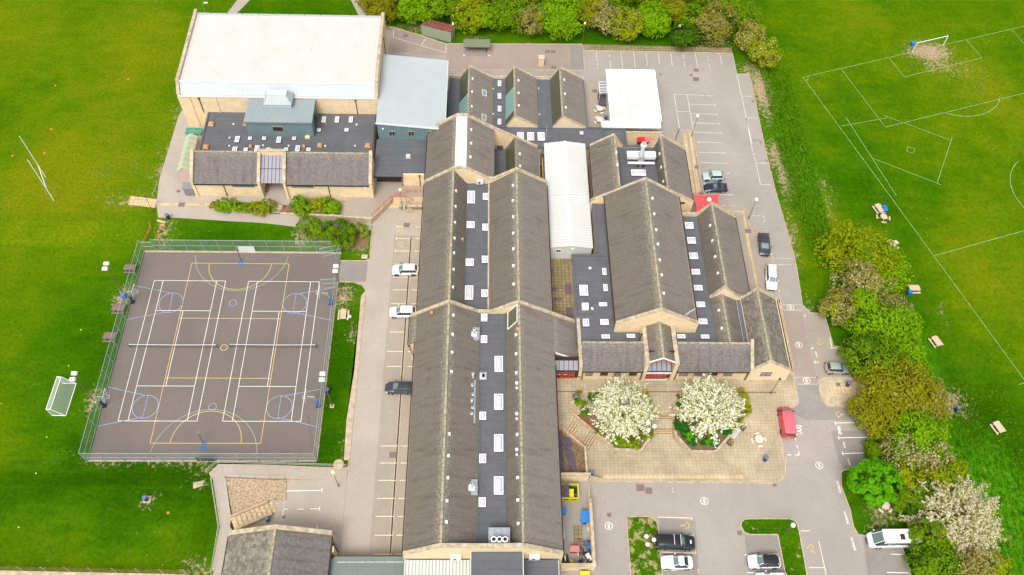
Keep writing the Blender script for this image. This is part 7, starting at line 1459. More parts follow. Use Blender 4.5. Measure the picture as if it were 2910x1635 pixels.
# practice balls and markers
balls = [('M', 412, 120), ('M', 302, 441), ('M', 106, 1078), ('M', 12, 1402), ('I', 98, 875), ('V', 418, 186), ('V', 218, 802)]
g0 = None
for i, (k, x, y) in enumerate(balls):
    p = GH(k, x, y); mb = MB(); mb.ball((0, 0, .09), .11, 'ball', 10, 6)
    if g0 is None: g0 = mb.build('ball'); o = g0
    else: o = g0.copy(); COL.objects.link(o)
    o.location = p; tag(o, 'small bright yellow green ball lying on the left grass', 'ball', 'yellow green balls scattered on the left grass')
g0 = None
for i, (k, x, y) in enumerate([('W', 815, 96), ('W', 201, 520), ('W', 709, 478), ('V', 1922, 633), ('W', 2040, -700), ('W', 880, -600)]):
    p = GH(k, x, y); mb = MB(); mb.cyl((0, 0, .0), (0, 0, .06), .2, .08, n=10, m='cone_orange')
    M.setdefault('cone_orange', plain('orange_marker', (.75, .17, .05), .6))
    if g0 is None: g0 = mb.build('marker_disc'); o = g0
    else: o = g0.copy(); COL.objects.link(o)
    o.location = p; tag(o, 'small orange marker disc on the left field', 'marker', 'orange marker discs on the left field')

# ================================================================== lamps
def floodlight(lab, k, bx, by, tx, ty, heads=2):
    b_ = GH(k, bx, by); tp = top_of(b_, k, tx, ty); H_ = tp.z - b_.z; t = thing('floodlight', lab, 'floodlight', b_, 0, group='floodlights around the court')
    mb = MB(); mb.box(-.3, -.3, -.05, .3, .3, .08, 'concrete'); mb.build('base', None, t); mb = MB(); mb.cyl((0, 0, 0), (0, 0, H_), .09, .05, n=8, m='rust_post'); mb.build('column', None, t)
    mb = MB(); mb.beam((-.1, -.6, H_), (.1, .6, H_), .07, .07, 'steel'); mb.build('cross_arm', None, t)
    for s in (-.45, .45): mb = MB(); mb.frus(.0, s, H_ + .02, H_ + .3, .42, .27, .34, .2, 'globe'); mb.build('lamp_head', None, t)
floodlight('twin headed floodlight at the upper left of the court', 'I', 478, 560, 330, 300); floodlight('twin headed floodlight at the upper right of the court', 'I', 2432, 585, 2335, 335); floodlight('twin headed floodlight at the lower left of the court near the goal', 'M', 530, 755, 355, 525); floodlight('twin headed floodlight at the lower right of the court', 'M', 2650, 800, 2530, 552)
def lamp(lab, k, bx, by, tx, ty, style='globe', r=.30, zfix=None):
    b_ = GH(k, bx, by) if zfix is None else G(k, bx, by, zfix); tp = top_of(b_, k, tx, ty); H_ = min(tp.z - b_.z, 9); t = thing('lamp_post', lab, 'street lamp', b_, 0, group='lamp posts around the site')
    mb = MB(); mb.cyl((0, 0, 0), (0, 0, .7), .09, n=8, m='rust_post'); mb.build('base', None, t); mb = MB(); mb.cyl((0, 0, .7), (0, 0, H_ - r * .8), .05, .035, n=8, m='rust_post' if style != 'arm' else 'steel'); mb.build('column', None, t)
    if style == 'globe' or style == 'old': mb = MB(); mb.ball((0, 0, H_), r, 'globe' if style == 'globe' else 'globe_old', 14, 9); mb.build('globe', None, t); mb = MB(); mb.cyl((0, 0, H_ - r * 1.15), (0, 0, H_ - r * .8), .09, .12, n=8, m='black'); mb.build('collar', None, t)
    elif style == 'dark': mb = MB(); mb.cyl((0, 0, H_ - .2), (0, 0, H_ + .05), .16, .2, n=10, m='upstand'); mb.build('lantern', None, t)
    elif style == 'flood': mb = MB(); mb.frus(0, 0, H_ - .25, H_ + .15, .2, .14, .14, .1, 'white'); mb.build('lantern', None, t)
    elif style == 'arm': mb = MB(); mb.beam((0, 0, H_ - .3), (.7, -.1, H_), .05, .05, 'steel'); mb.box(.4, -.2, H_ - .02, 1.1, .08, H_ + .1, 'white'); mb.build('lantern', None, t)
    return t
lamp('globe lamp on the central strip of the north east car park', 'C', 1290, 1368, 1348, 1163); lamp('globe lamp by the rounded kerb near the red canopy', 'G', 1858, 1033, 1940, 835)
lamp('yellowed globe lamp beside the corner steps and navy bin', 'T', 1490, 1000, 1398, 418, 'old'); lamp('yellowed globe lamp in the lower left yard', 'N', 1455, 555, 1393, 415, 'old', .34)
lamp('thin lamp on the north verge near the car park corner', 'C', 195, 432, 222, 232, 'flood'); lamp('thin lamp standing under the north trees', 'C', 1125, 450, 1172, 258, 'flood'); lamp('dark topped lamp post on the plaza near the end house', 'K', 2258, 1340, 2350, 1190, 'dark', zfix=1.4)
lamp('thin lamp behind the corner of the storage container', 'B', 1020, 430, 1010, 235, 'flood'); lamp('arm lamp on the north grass behind the sports hall', 'A', 668, 200, 632, 48, 'arm'); lamp('small globe lamp on the narrow grass strip near the picnic table', 'J', 370, 1000, 330, 845, 'globe', .24); lamp('thin lamp beside the pale slab path', 'E', 125, 965, 38, 803, 'dark')
def triple(lab, k, heads, base, zb):
    hs_ = [G(k, x, y, zb + 4.6) for x, y in heads]; c = sum(hs_, Vector()) / 3; t = thing('triple_lamp', lab, 'street lamp', (c.x, c.y, zb), 0, group='triple globe lamps'); H_ = 4.6
    mb = MB(); mb.cyl((0, 0, 0), (0, 0, .8), .1, n=8, m='rust_post'); mb.build('base', None, t); mb = MB(); mb.cyl((0, 0, .8), (0, 0, H_ - .1), .055, n=8, m='rust_post'); mb.build('column', None, t)
    for p in hs_:
        x, y = p.x - c.x, p.y - c.y; mb = MB(); mb.cyl((0, 0, H_ - .25), (x, y, H_ - .28), .03, n=6, m='rust_post'); mb.build('arm', None, t); mb = MB(); mb.ball((x, y, H_), .29, 'globe', 14, 9); mb.build('globe', None, t)
triple('three white globes on one post beside the centre steps of the plaza', 'P', ((1025, 535), (1095, 570), (1032, 607)), None, .8); triple('three white globes on one post on the left grass island', 'Q', ((305, 1057), (382, 1090), (320, 1137)), None, 0)
c = G('Q', 1778, 945, 4.6); t = thing('lamp_post', 'single globe lamp at the rounded corner of the centre island', 'street lamp', (c.x, c.y, 0), 0, group='lamp posts around the site'); mb = MB(); mb.cyl((0, 0, 0), (0, 0, 4.4), .06, n=8, m='rust_post'); mb.build('column', None, t); mb = MB(); mb.ball((0, 0, 4.6), .33, 'globe', 14, 9); mb.build('globe', None, t)

# ================================================================== bins and benches
t = thing('litter_bin', 'navy litter bin', 'litter bin', group='round navy litter bins'); mb = MB(); mb.lathe((0, 0, 0), [(0, 0), (.26, 0), (.29, .95), (.30, 1.0)], 14, 'navy'); mb.build('bin_body', None, t); mb = MB(); mb.lathe((0, 0, 0), [(.31, 1.0), (.31, 1.12), (.24, 1.22), (0, 1.24)], 14, 'navy_lid'); mb.build('lid', None, t); mb = MB()
for a in range(4): mb.box(.24 * cos(a * pi / 2) - .09, .24 * sin(a * pi / 2) - .09, .78, .24 * cos(a * pi / 2) + .09, .24 * sin(a * pi / 2) + .09, .92, 'black')
mb.build('opening', None, t); LB = Proto(t)
for lab, k, x, y, pz_ in (('navy litter bin at the top of the court stairs', 'E', 280, 1030, 0), ('navy litter bin in front of the low mossy wall', 'T', 1572, 1055, 0), ('navy litter bin outside the right fence of the court', 'I', 2303, 1432, 0), ('navy litter bin beside the stairs in the lower left yard', 'N', 748, 903, 0), ('navy litter bin at the left corner of the left planter', 'P', 300, 305, 1),
               ('navy litter bin against the corner of the bin yard wall', 'P', 457, 1058, 1), ('navy litter bin alone on the open plaza paving', 'P', 2197, 912, 1), ('navy litter bin by the ribbed paving under the trees', 'L', 800, 482, 0), ('navy litter bin on the bare patch of the lower field', 'L', 1888, 730, 0), ('navy litter bin on a slab in the lower left grass', 'V', 1680, 490, 0), ('navy litter bin by the round tables of the north yard', 'C', 422, 1208, 0)):
    p = PZ(k, x, y) if pz_ else GH(k, x, y); LB.put(p, 0, lab)
p = GH('V', 1682, 482); mb = MB(); mb.box(-.5, -.5, 0, .5, .5, .05, 'concrete'); o = mb.build('concrete_slab'); o.location = p; tag(o, 'small concrete slab under the bin in the lower left grass', 'slab')
t = thing('wheelie_bin', 'blue wheelie bin', 'wheelie bin', group='blue wheelie bins'); mb = MB(); mb.frus(0, 0, .08, .95, .22, .26, .28, .33, 'blue'); mb.build('bin_body', None, t); mb = MB(); mb.box(-.3, -.36, .951, .3, .36, 1.02, 'blue2'); mb.box(-.28, .33, .9, .28, .42, .96, 'blue'); mb.build('lid', None, t)
for s in (-.24, .24): mb = MB(); mb.cyl((s - .03, .24, .1), (s + .03, .24, .1), .1, n=10, m='rubber'); mb.build('wheel', None, t)
WB = Proto(t)
for lab, k, x, y, a in (('blue wheelie bin behind the goal on the right pitch', 'D', 1445, 465, 0), ('blue wheelie bin beside the long picnic table, the one further away', 'H', 1160, 170, .3), ('blue wheelie bin beside the long picnic table, the nearer one', 'H', 1168, 195, .3), ('blue wheelie bin in front of the picnic table near the tree edge', 'H', 1412, 1018, 0), ('blue topped bin at the foot of the upper left floodlight', 'I', 487, 592, 0), ('open blue wheelie bin at the left wall of the bin yard', 'Y', 305, 1240, 0)): WB.put(GH(k, x, y), a, lab)
def bigbin(lab, k, x, y, body, lid, zb, w_=1.3, d=.95, hh_=1.15, rz=0):
    p = G(k, x, y, zb); t = thing('wheeled_container', lab, 'waste bin', (p.x, p.y, zb), rz, group='four wheeled waste containers'); mb = MB(); mb.frus(0, 0, .15, hh_, w_ / 2 * .9, d / 2 * .85, w_ / 2, d / 2, body); mb.build('bin_body', None, t); mb = MB(); mb.slope((-w_ / 2 - .03, -d / 2 - .04, hh_ + .08), (w_ / 2 + .03, -d / 2 - .04, hh_ + .08), (w_ / 2 + .03, d / 2, hh_ + .22), (-w_ / 2 - .03, d / 2, hh_ + .22), lid, .08); mb.build('lid', None, t)
    for sx in (-1, 1):
        for sy in (-1, 1): mb = MB(); mb.cyl((sx * w_ * .4 - .03, sy * d * .35, .08), (sx * w_ * .4 + .03, sy * d * .35, .08), .08, n=8, m='rubber'); mb.build('wheel', None, t)
M['pink'] = plain('faded_red_lid', (.62, .16, .17), .5); M['redlid'] = plain('red_lid', (.60, .02, .02), .4); M['dkgreen'] = plain('dark_green_plastic', (.012, .04, .025), .5)
bigbin('wheeled bin with bright red lid in the store behind the kitchen', 'G', 775, 285, 'dkgreen', 'redlid', -.95); bigbin('wheeled bin with faded pink red lid in the store behind the kitchen', 'G', 850, 288, 'dkgreen', 'pink', -.95); bigbin('large bright blue wheeled bin against the east yard wall', 'Y', 895, 1420, 'blue2', 'blue2', 0, 1.25, 1.5, 1.2); bigbin('faded red lidded bin in the middle of the bin yard', 'Z', 505, 880, 'rust', 'pink', 0, 1.2, .75, .9); bigbin('yellow lidded bin outside the bin yard at the bottom edge', 'Z', 745, 1500, 'yellow', 'yellow', 0, 1.2, .95, 1.0)
# yellow skip
a, c = G('Y', 240, 930, 0), G('Y', 690, 925, 0); t = thing('rubbish_skip', 'yellow skip with open black lids and rubbish in the bin yard', 'skip', ((a.x + c.x) / 2, a.y, 0)); w2 = (c.x - a.x) / 2
mb = MB(); D = 2.0
for q in ((-w2, 0, w2, .1), (-w2, D - .1, w2, D), (-w2, .1, -w2 + .1, D - .1), (w2 - .1, .1, w2, D - .1)): mb.box(q[0], q[1], .1, q[2], q[3], 1.45, 'lime')
mb.box(-w2, 0, .05, w2, D, .12, 'lime'); mb.box(-w2 - .05, -.05, 1.3, w2 + .05, -.002, 1.46, 'yellow'); mb.box(w2 + .003, -.05, 1.3, w2 + .08, D + .05, 1.5, 'yellow'); mb.build('skip_body', None, t)
mb = MB(); mb.box(-w2 + .2, -.01, .7, -.15, -.002, 1.0, 'black'); mb.box(.25, -.01, .7, w2 - .3, -.002, 1.0, 'black'); mb.build('slot', None, t)
for q in ((.15, .95), (1.05, 1.85)): mb = MB(); mb.hexa([(-w2 - .25, q[0], 1.35), (-.15, q[0], 1.75), (-.15, q[1], 1.75), (-w2 - .25, q[1], 1.35)], [(-w2 - .27, q[0], 1.42), (-.17, q[0], 1.82), (-.17, q[1], 1.82), (-w2 - .27, q[1], 1.42)], 'upstand'); mb.build('lid', None, t)
mb = MB(); mb.box(-.1, .2, 1.3, .5, 1.3, 1.36, 'yellow'); mb.build('yellow_board', None, t); mb = MB()
for i in range(14): x, y = random.uniform(-.05, w2 - .25), random.uniform(.2, D - .3); s = random.uniform(.12, .3); mb.ball((x, y, 1.0), s, random.choice(['black', 'black', 'upstand', 'white_grey']), 8, 5)
mb.build('rubbish_bag', None, t)
# yard clutter, each bundle its own thing
random.seed(11)
def pile(name, lab, cat, k, x, y, items): # items: (dx,dy,z,w,d,h,rz,mat)
    p = G(k, x, y, 0); mb = MB()
    for dx, dy, z, w_, d, hh_, rz, m in items:
        c_, s_ = cos(rz), sin(rz); P = [(dx + c_ * u * w_ / 2 - s_ * v * d / 2, dy + s_ * u * w_ / 2 + c_ * v * d / 2) for u, v in ((-1, -1), (1, -1), (1, 1), (-1, 1))]; mb.prism(P, z, z + hh_, m)
    o = mb.build(name); o.location = p; tag(o, lab, cat); return o
pile('sheet_metal_stack', 'stack of pale grey metal sheets leaning along the left wall of the bin yard', 'metal sheets', 'Z', 200, 300, [(0, 0, .05, .8, 3.6, .08, .06, 'steel'), (.1, .1, .14, .25, 3.5, .08, .1, 'white_grey'), (-.15, 0, .14, .2, 3.5, .1, 0, 'steel')])
pile('pole_bundle', 'bundle of grey poles lying in the bin yard', 'poles', 'Z', 745, 470, [(dx, 0, .2 + z, .07, 3.0, .07, -.06, 'steel') for dx, z in ((-.2, 0), (-.1, .05), (0, 0), (.1, .08), (.2, 0), (.05, .12))])
pile('timber_board', 'mossy concrete slab lying in the bin yard', 'slab', 'Z', 610, 490, [(0, 0, .03, 1.25, 2.3, .12, -.03, 'slabs_moss')])
pile('rubbish_heap', 'dark heap of scrap metal and boards in the corner of the bin yard', 'scrap heap', 'Z', 790, 960, [(random.uniform(-.9, .8), random.uniform(-1.2, 1.6), random.uniform(0, .5), random.uniform(.2, .7), random.uniform(.15, .5), random.uniform(.1, .5), random.uniform(0, 3), random.choice(['black', 'black', 'upstand', 'steel', 'timber_brown', 'rust_post'])) for i in range(46)])
pile('discarded_fridge', 'white metal box lying on the scrap heap', 'box', 'Z', 840, 1060, [(0, 0, .4, .55, 1.0, .4, .45, 'white')])
pile('cardboard_box', 'cardboard boxes beside the scrap heap', 'box', 'Z', 640, 985, [(0, 0, .0, .7, .55, .5, .1, 'timber'), (.55, -.3, 0, .5, .5, .55, -.4, 'timber_white'), (.75, -.35, .56, .4, .4, .2, .3, 'rust')])
pile('blue_crate', 'crumpled blue plastic sheet by the east yard wall', 'plastic sheet', 'Z', 835, 780, [(0, 0, .2, .6, .7, .3, .2, 'blue2'), (-.1, .3, .3, .3, .3, .3, .6, 'blue')])
pile('orange_barrier', 'orange and tan boxes by the east yard wall', 'box', 'Z', 830, 370, [(0, .5, 0, .45, .5, .6, 0, 'orange_vent'), (0, -.1, 0, .45, .6, .5, 0, 'timber'), (.3, 0, .1, .16, 1.4, .7, 0, 'cone_orange')])
pile('blue_drum', 'dark green and blue drums behind the big blue bin', 'drum', 'Z', 770, 220, [(0, 0, 0, .6, .6, .8, .3, 'dkgreen'), (.55, .35, 0, .4, .6, .8, 0, 'blue2'), (-.4, 0, 0, .2, .7, .5, .4, 'green_paint')])
pile('white_frames', 'white frames and black mats leaning in the bottom left corner of the bin yard', 'frames', 'Z', 270, 1110, [(-.55, 0, .1, .06, 1.3, .7, -.3, 'white'), (-.35, 0, .1, .05, 1.3, .6, -.15, 'white'), (0, 0, 0, .3, .9, .7, .1, 'black'), (.35, 0, 0, .35, 1.0, .8, .1, 'black'), (.1, .1, .7, .12, .7, .12, .05, 'white'), (.95, -.1, 0, .5, .3, .3, -.4, 'yellow')])
pile('black_sack', 'black rubbish sack beside the red lidded bin behind the kitchen', 'sack', 'G', 720, 285, [(0, 0, 0, .5, .5, .01, 0, 'black')]).location.z = -.95
o = bpy.data.objects['black_sack']; mb = MB(); mb.ball((0, 0, .35), .4, 'black', 10, 6); o.data = mb.build('sack_body').data; bpy.data.objects.remove(bpy.data.objects['sack_body'])

# picnic furniture
def picnic(top='timber', L=1.8, group=None):
    t = thing('picnic_table', 'picnic table', 'picnic table'); mb = MB()
    for i in range(5): y = -.36 + i * .18; mb.box(-L / 2, y - .08, .71, L / 2, y + .08, .75, top)
    mb.build('tabletop', None, t)
    for s in (-1, 1):
        mb = MB(); mb.box(-L / 2, s * .72 - .13, .42, L / 2, s * .72 - .01, .46, top); mb.box(-L / 2, s * .72 + .01, .42, L / 2, s * .72 + .13, .46, top); mb.build('seat', None, t)
    for s in (-1, 1):
        mb = MB(); x = s * (L / 2 - .25); mb.beam((x, -.3, .7), (x, -.62, 0), .09, .05, top); mb.beam((x, .3, .7), (x, .62, 0), .09, .05, top); mb.box(x - .03, -.8, .34, x + .03, .8, .42, top); mb.build('leg', None, t)
    return Proto(t)
PT = picnic('timber_brown')
for lab, k, x, y in (('brown picnic table outside the left court fence, topmost of three', 'I', 543, 340), ('brown picnic table outside the left court fence, middle of three', 'I', 440, 700), ('brown picnic table outside the left court fence, lowest of three', 'I', 363, 950)): PT.put(GH(k, x, y), .0, lab, 'brown picnic tables by the court fence')
PT = picnic('timber')
for lab, k, x, y, a in (('pale picnic table on the grass strip right of the court', 'J', 272, 845, pi / 2), ('pale long picnic table touching the octagonal one on the lower field', 'H', 1110, 170, -1.25), ('pale picnic table at the edge of the trees with a blue bin', 'H', 1462, 975, .02), ('bleached picnic table on the lower field, between tree edge and pitch line', 'L', 1680, 55, -1.22), ('bleached picnic table at the far right of the lower field', 'L', 2300, 915, -1.2)): PT.put(GH(k, x, y), a, lab, 'pale picnic tables')
def roundtable(top='timber_white', seats=4, octo=False, curved=True):
    t = thing('round_table', 'round table', 'picnic table'); mb = MB(); n = 8 if octo else 20; mb.prism([(.62 * cos(2 * pi * i / n + .39), .62 * sin(2 * pi * i / n + .39)) for i in range(n)], .72, .77, top)
    mb.build('tabletop', None, t); mb = MB(); mb.cyl((0, 0, 0), (0, 0, .72), .08, n=8, m=top); mb.beam((-.85, 0, .3), (.85, 0, .3), .08, .06, top); mb.beam((0, -.85, .3), (0, .85, .3), .08, .06, top); mb.build('pedestal', None, t)
    for s in range(seats):
        a0 = s * pi / 2; mb = MB()
        if curved:
            P = [(.82 * cos(a0 + u), .82 * sin(a0 + u)) for u in (-.42, -.21, 0, .21, .42)] + [(1.12 * cos(a0 + u), 1.12 * sin(a0 + u)) for u in (.36, .18, 0, -.18, -.36)]
        else: c_, s_ = cos(a0), sin(a0); P = [(c_ * u - s_ * v, s_ * u + c_ * v) for u, v in ((.95, -.45), (1.2, -.45), (1.2, .45), (.95, .45))]
        mb.prism(P, .43, .48, top); mb.cyl((.95 * cos(a0), .95 * sin(a0), 0), (.95 * cos(a0), .95 * sin(a0), .43), .05, n=6, m=top); mb.build('seat', None, t)
    return Proto(t)
RT = roundtable()
p = PZ('P', 2130, 720); RT.put(p, .1, 'bleached round table with four curved seats on the plaza', 'round tables with curved seats')
for lab, k, x, y, a in (('round table with seats beside the modular classroom, the one further from the camera', 'C', 365, 1118, .4), ('round table with seats beside the modular classroom, partly under the canopy', 'C', 362, 1228, .5), ('round white table poking out from the big yellow green tree', 'H', 1253, 528, .6), ('round table under the ball shaped green tree', 'R', 1165, 762, .8)): RT.put(GH(k, x, y), a, lab, 'round tables with curved seats')
RT2 = roundtable('timber', 4, True, False); RT2.put(GH('H', 1155, 258), -.15, 'octagonal pale table with four straight benches on the lower field', None)
# plaza benches and flower boxes
t = thing('bench', 'slatted metal bench against the left planter', 'bench', PZ('P', 632, 775, .2), -.72); t.location.z = .11
for i in range(6): mb = MB() if i == 0 else mb; mb.box(-.8, -.25 + i * .09, .42, .8, -.19 + i * .09, .46, 'timber_white')
mb.build('seat', None, t)
for s in (-1, 1): mb = MB(); mb.box(s * .7 - .04, -.25, 0, s * .7 + .04, .25, .42, 'steel'); mb.build('leg', None, t)
q = PZ('P', 1905, 655); t = thing('bench', 'long silver slatted bench between two flower boxes at the right planter', 'bench', (q.x, q.y, q.z), .87); mb = MB()
for i in range(7): mb.box(-1.0, -.27 + i * .08, .42, 1.0, -.215 + i * .08, .46, 'white_grey')
mb.build('seat', None, t); mb = MB(); mb.box(-1.0, .28, .5, 1.0, .33, .85, 'steel'); mb.build('backrest', None, t)
for s in (-1, 1): mb = MB(); mb.box(s * .85 - .04, -.25, 0, s * .85 + .04, .28, .42, 'steel'); mb.build('leg', None, t)
M['petal_yellow'] = plain('yellow_petals', (.80, .55, .02), .7); M['petal_green'] = plain('green_stems', (.06, .16, .02), .8)
for lab, x, y in (('black flower box with yellow flowers nearest the open plaza', 1850, 745), ('black flower box with yellow flowers at the upper end of the silver bench', 1975, 595)):
    q = PZ('P', x, y); t = thing('flower_box', lab, 'flower box', q, .87, group='flower boxes by the bench'); mb = MB(); mb.box(-.35, -.35, 0, .35, .35, .55, 'upstand'); mb.build('box', None, t); mb = MB(); random.seed(int(x))
    for i in range(26): mb.ball((random.uniform(-.25, .25), random.uniform(-.25, .25), .6 + random.uniform(0, .15)), .07, 'petal_yellow' if i % 2 else 'petal_green', 6, 4)
    mb.build('flowers', None, t)
o = bpy.data.objects.new('tmp', None)
mb = MB(); mb.beam((-.9, 0, .45), (.9, 0, .45), .3, .05, 'timber_white'); mb.box(-.8, -.1, 0, -.72, .1, .43, 'concrete'); mb.box(.72, -.1, 0, .8, .1, .43, 'concrete'); o = mb.build('plank_bench'); o.location = GH('E', 878, 960); tag(o, 'pale plank bench in front of the left hedge', 'bench')
# red shade sail
cor = [G('G', x, y, z) for x, y, z in ((1300, 787, 3.6), (1568, 780, 3.6), (1578, 985, 3.4), (1335, 975, 3.4))]; apx = G('G', 1467, 838, 4.7)
M['sail'] = plain('red_canvas', (.72, .085, .09), .7, var=.06); t = thing('shade_sail', 'red canvas canopy with raised centre between kitchen and road', 'canopy', (apx.x, apx.y, 0), world=True); mb = MB(); n = 10
ce = Vector((apx.x, apx.y, 4.7)); 
for e in range(4):
    a, c = cor[e], cor[(e + 1) % 4]; mid = (a + c) / 2; inw = (ce - mid); inw.z = 0; inw = inw.normalized() * .28
    E_ = [a.lerp(c, i / n) + inw * math.sin(pi * i / n) for i in range(n + 1)]
    for r in range(8):
        f0, f1 = r / 8, (r + 1) / 8; H_ = lambda P, f: P.lerp(ce, f) + Vector((0, 0, -(1 - f) * f * .8))
        for i in range(n): mb.face([H_(E_[i], f0), H_(E_[i + 1], f0), H_(E_[i + 1], f1), H_(E_[i], f1)], 'sail', smooth=True)
mb.build('canvas', None, t, merge=True); mb = MB(); mb.cyl(ce - Vector((0, 0, .1)), ce + Vector((0, 0, .12)), .42, .36, n=16, m='white_grey'); mb.build('cap', None, t)
for a in cor: mb = MB(); mb.cyl((a.x, a.y, -.5), (a.x, a.y, a.z + .1), .05, n=6, m='red_rail'); mb.build('post', None, t)
mb = MB(); mb.cyl((ce.x, ce.y, -.5), ce, .06, n=8, m='steel'); mb.build('mast', None, t)
mb = MB(); mb.beam((0, 0, 0), (0, 0, 0.01), .1); 
q0, q1 = GH('G', 1125, 245), GH('G', 1155, 165); t = thing('cycle_barrier', 'rusty brown barrier rail on the rounded pavement north of the kitchen', 'barrier', q0, world=True); mb = MB(); mb.cyl(q0 + Vector((0, 0, .9)), q1 + Vector((0, 0, .9)), .06, n=6, m='rust_post'); mb.build('top_rail', None, t)
for q in (q0, q1): mb = MB(); mb.cyl(q, q + Vector((0, 0, .9)), .06, n=6, m='rust_post'); mb.build('post', None, t)
q = GH('J', 480, 247); mb = MB(); mb.box(-.45, -.35, 0, .45, .35, .09, 'timber_white'); mb.box(-.3, -.22, .091, .3, .22, .11, 'kerb'); o = mb.build('inspection_cover'); o.location = q; tag(o, 'pale square inspection cover in the grass beside the parking strip', 'cover')
q = GH('N', 1455, 335); mb = MB(); mb.cyl((0, 0, -.05), (0, 0, .12), .75, .7, n=16, m='concrete'); o = mb.build('concrete_disc'); o.location = q; tag(o, 'round grey concrete base in the corner of the grass strip', 'concrete base')

# ================================================================== vehicles
def carpaint(name, c, metal=0.2, rough=0.28):
    m, nt, b = newmat(name, rough, .6, metal); b.inputs['Base Color'].default_value = (*c, 1); b.inputs['Coat Weight'].default_value = .5; return name, m
for n_, c_ in (('car_white', (.80, .80, .81)), ('car_black', (.012, .012, .015)), ('car_blue', (.50, .63, .64)), ('car_navy', (.020, .016, .055)), ('car_silver', (.38, .39, .40)), ('car_red', (.62, .025, .045)), ('car_darkgrey', (.045, .05, .065))):
    k, m = carpaint(n_, c_, .0 if 'white' in n_ or 'red' in n_ else .25); M[k] = m
M['headlamp'] = plain('headlamp_lens', (.65, .67, .68), .15, .8); M['taillamp'] = plain('tail_lamp_lens', (.35, .01, .01), .25, .6); M['carglass'] = glassmat('car_glass', (.035, .05, .05), .05, .9); M['screen'] = glassmat('windscreen_glass', (.13, .18, .17), .06, .9); M['plate'] = plain('number_plate', (.6, .45, .05), .5); M['pinkroof'] = plain('sun_faded_red_paint', (.66, .13, .16), .35, .5)
def car(lab, p, rz, L=4.2, W=1.78, H=1.47, paint='car_white', kind='hatch', roof=None, cat='car', black_trim=False):
    t = thing('parked_' + ('van' if kind in ('van', 'bus') else 'car'), lab, cat, p, rz, group='vehicles parked around the school')
    roof = roof or paint; hw = W / 2
    P = dict(hatch=dict(st=[(.5, .60, .30, .58), (.475, .84, .20, .70), (.40, .97, .18, .80), (.27, 1, .18, .92), (.18, 1, .18, .97), (-.2, 1, .18, 1.0), (-.40, .98, .2, 1.0), (-.475, .92, .24, .96), (-.5, .80, .34, .72)], gb=(.25, -.465), gr=(.08, -.36)),
             estate=dict(st=[(.5, .60, .30, .58), (.475, .84, .20, .70), (.40, .97, .18, .82), (.27, 1, .18, .94), (.18, 1, .18, .98), (-.2, 1, .18, 1.0), (-.42, .98, .2, 1.0), (-.48, .94, .24, .98), (-.5, .86, .34, .80)], gb=(.24, -.48), gr=(.09, -.44)),
             coupe=dict(st=[(.5, .60, .28, .52), (.47, .84, .18, .64), (.38, .97, .16, .76), (.20, 1, .16, .86), (.10, 1, .16, .90), (-.2, 1, .16, .92), (-.40, .97, .2, .90), (-.475, .88, .24, .84), (-.5, .74, .34, .62)], gb=(.14, -.36), gr=(-.02, -.20)),
             van=dict(st=[(.5, .70, .32, .66), (.48, .88, .22, .86), (.42, .98, .2, 1.02), (.34, 1, .2, 1.12), (.24, 1, .2, 1.2), (-.2, 1, .2, 1.2), (-.42, 1, .2, 1.2), (-.49, .98, .22, 1.2), (-.5, .95, .3, 1.1)], gb=(.40, -.497), gr=(.24, -.485)),
             bus=dict(st=[(.5, .72, .34, .80), (.485, .88, .24, 1.0), (.44, .98, .22, 1.15), (.38, 1, .22, 1.28), (.24, 1, .2, 1.32), (-.2, 1, .2, 1.32), (-.42, 1, .2, 1.32), (-.49, .98, .22, 1.32), (-.5, .95, .3, 1.2)], gb=(.43, -.497), gr=(.29, -.485)),
             pickup=dict(st=[(.5, .74, .38, .78), (.485, .90, .32, .94), (.42, .98, .3, 1.02), (.28, 1, .3, 1.12), (.18, 1, .3, 1.15), (-.2, 1, .3, 1.15), (-.42, 1, .32, 1.15), (-.49, .98, .34, 1.15), (-.5, .94, .45, 1.0)], gb=(.25, -.47), gr=(.13, -.455)))[kind]
    st = P['st']; mb = MB(); rings = []
    for fx, fw, zb, zt in st: x = fx * L; a = hw * fw; rings.append([(x, -a * .86, zb), (x, -a, zb + .14), (x, -a, zt - .16), (x, -a * .93, zt - .04), (x, -a * .6, zt + .01), (x, 0, zt + .025), (x, a * .6, zt + .01), (x, a * .93, zt - .04), (x, a, zt - .16), (x, a, zb + .14), (x, a * .86, zb)])
    for r0, r1 in zip(rings, rings[1:]):
        for i in range(10): mb.face([r0[i], r1[i], r1[i + 1], r0[i + 1]], paint, smooth=True)
        mb.face([r0[10], r1[10], r1[0], r0[0]], 'black')
    mb.face(rings[0], paint); mb.face(rings[-1][::-1], paint); mb.build('body', None, t, merge=True)
    gb0, gb1 = P['gb'][0] * L, P['gb'][1] * L; gr0, gr1 = P['gr'][0] * L, P['gr'][1] * L; zb = st[4][3] - .05; zr = H - .05; a, c = hw * .93, hw * (.72 if kind not in ('van', 'bus') else .86)
    def ring(x0, x1, w_, z, f=.12): return [(x0, -w_ * .72, z), (x0 - f, -w_, z), (x1 + f, -w_, z), (x1, -w_ * .8, z), (x1, w_ * .8, z), (x1 + f, w_, z), (x0 - f, w_, z), (x0, w_ * .72, z)]
    B, R_ = ring(gb0, gb1, a, zb, .25), ring(gr0, gr1, c, zr, .10); mb = MB(); sc_ = MB()
    solid = kind in ('van',)
    for i in range(8):
        j = (i + 1) % 8; m = 'carglass'
        if i == 7: sc_.face([B[i], B[j], R_[j], R_[i]], 'screen'); continue
        if i in (0, 6): m = 'carglass'
        if solid and i in (1, 5): m = paint
        mb.face([B[i], R_[i], R_[j], B[j]][::-1], m)
    mb.build('side_windows', None, t); sc_.build('windscreen', None, t)
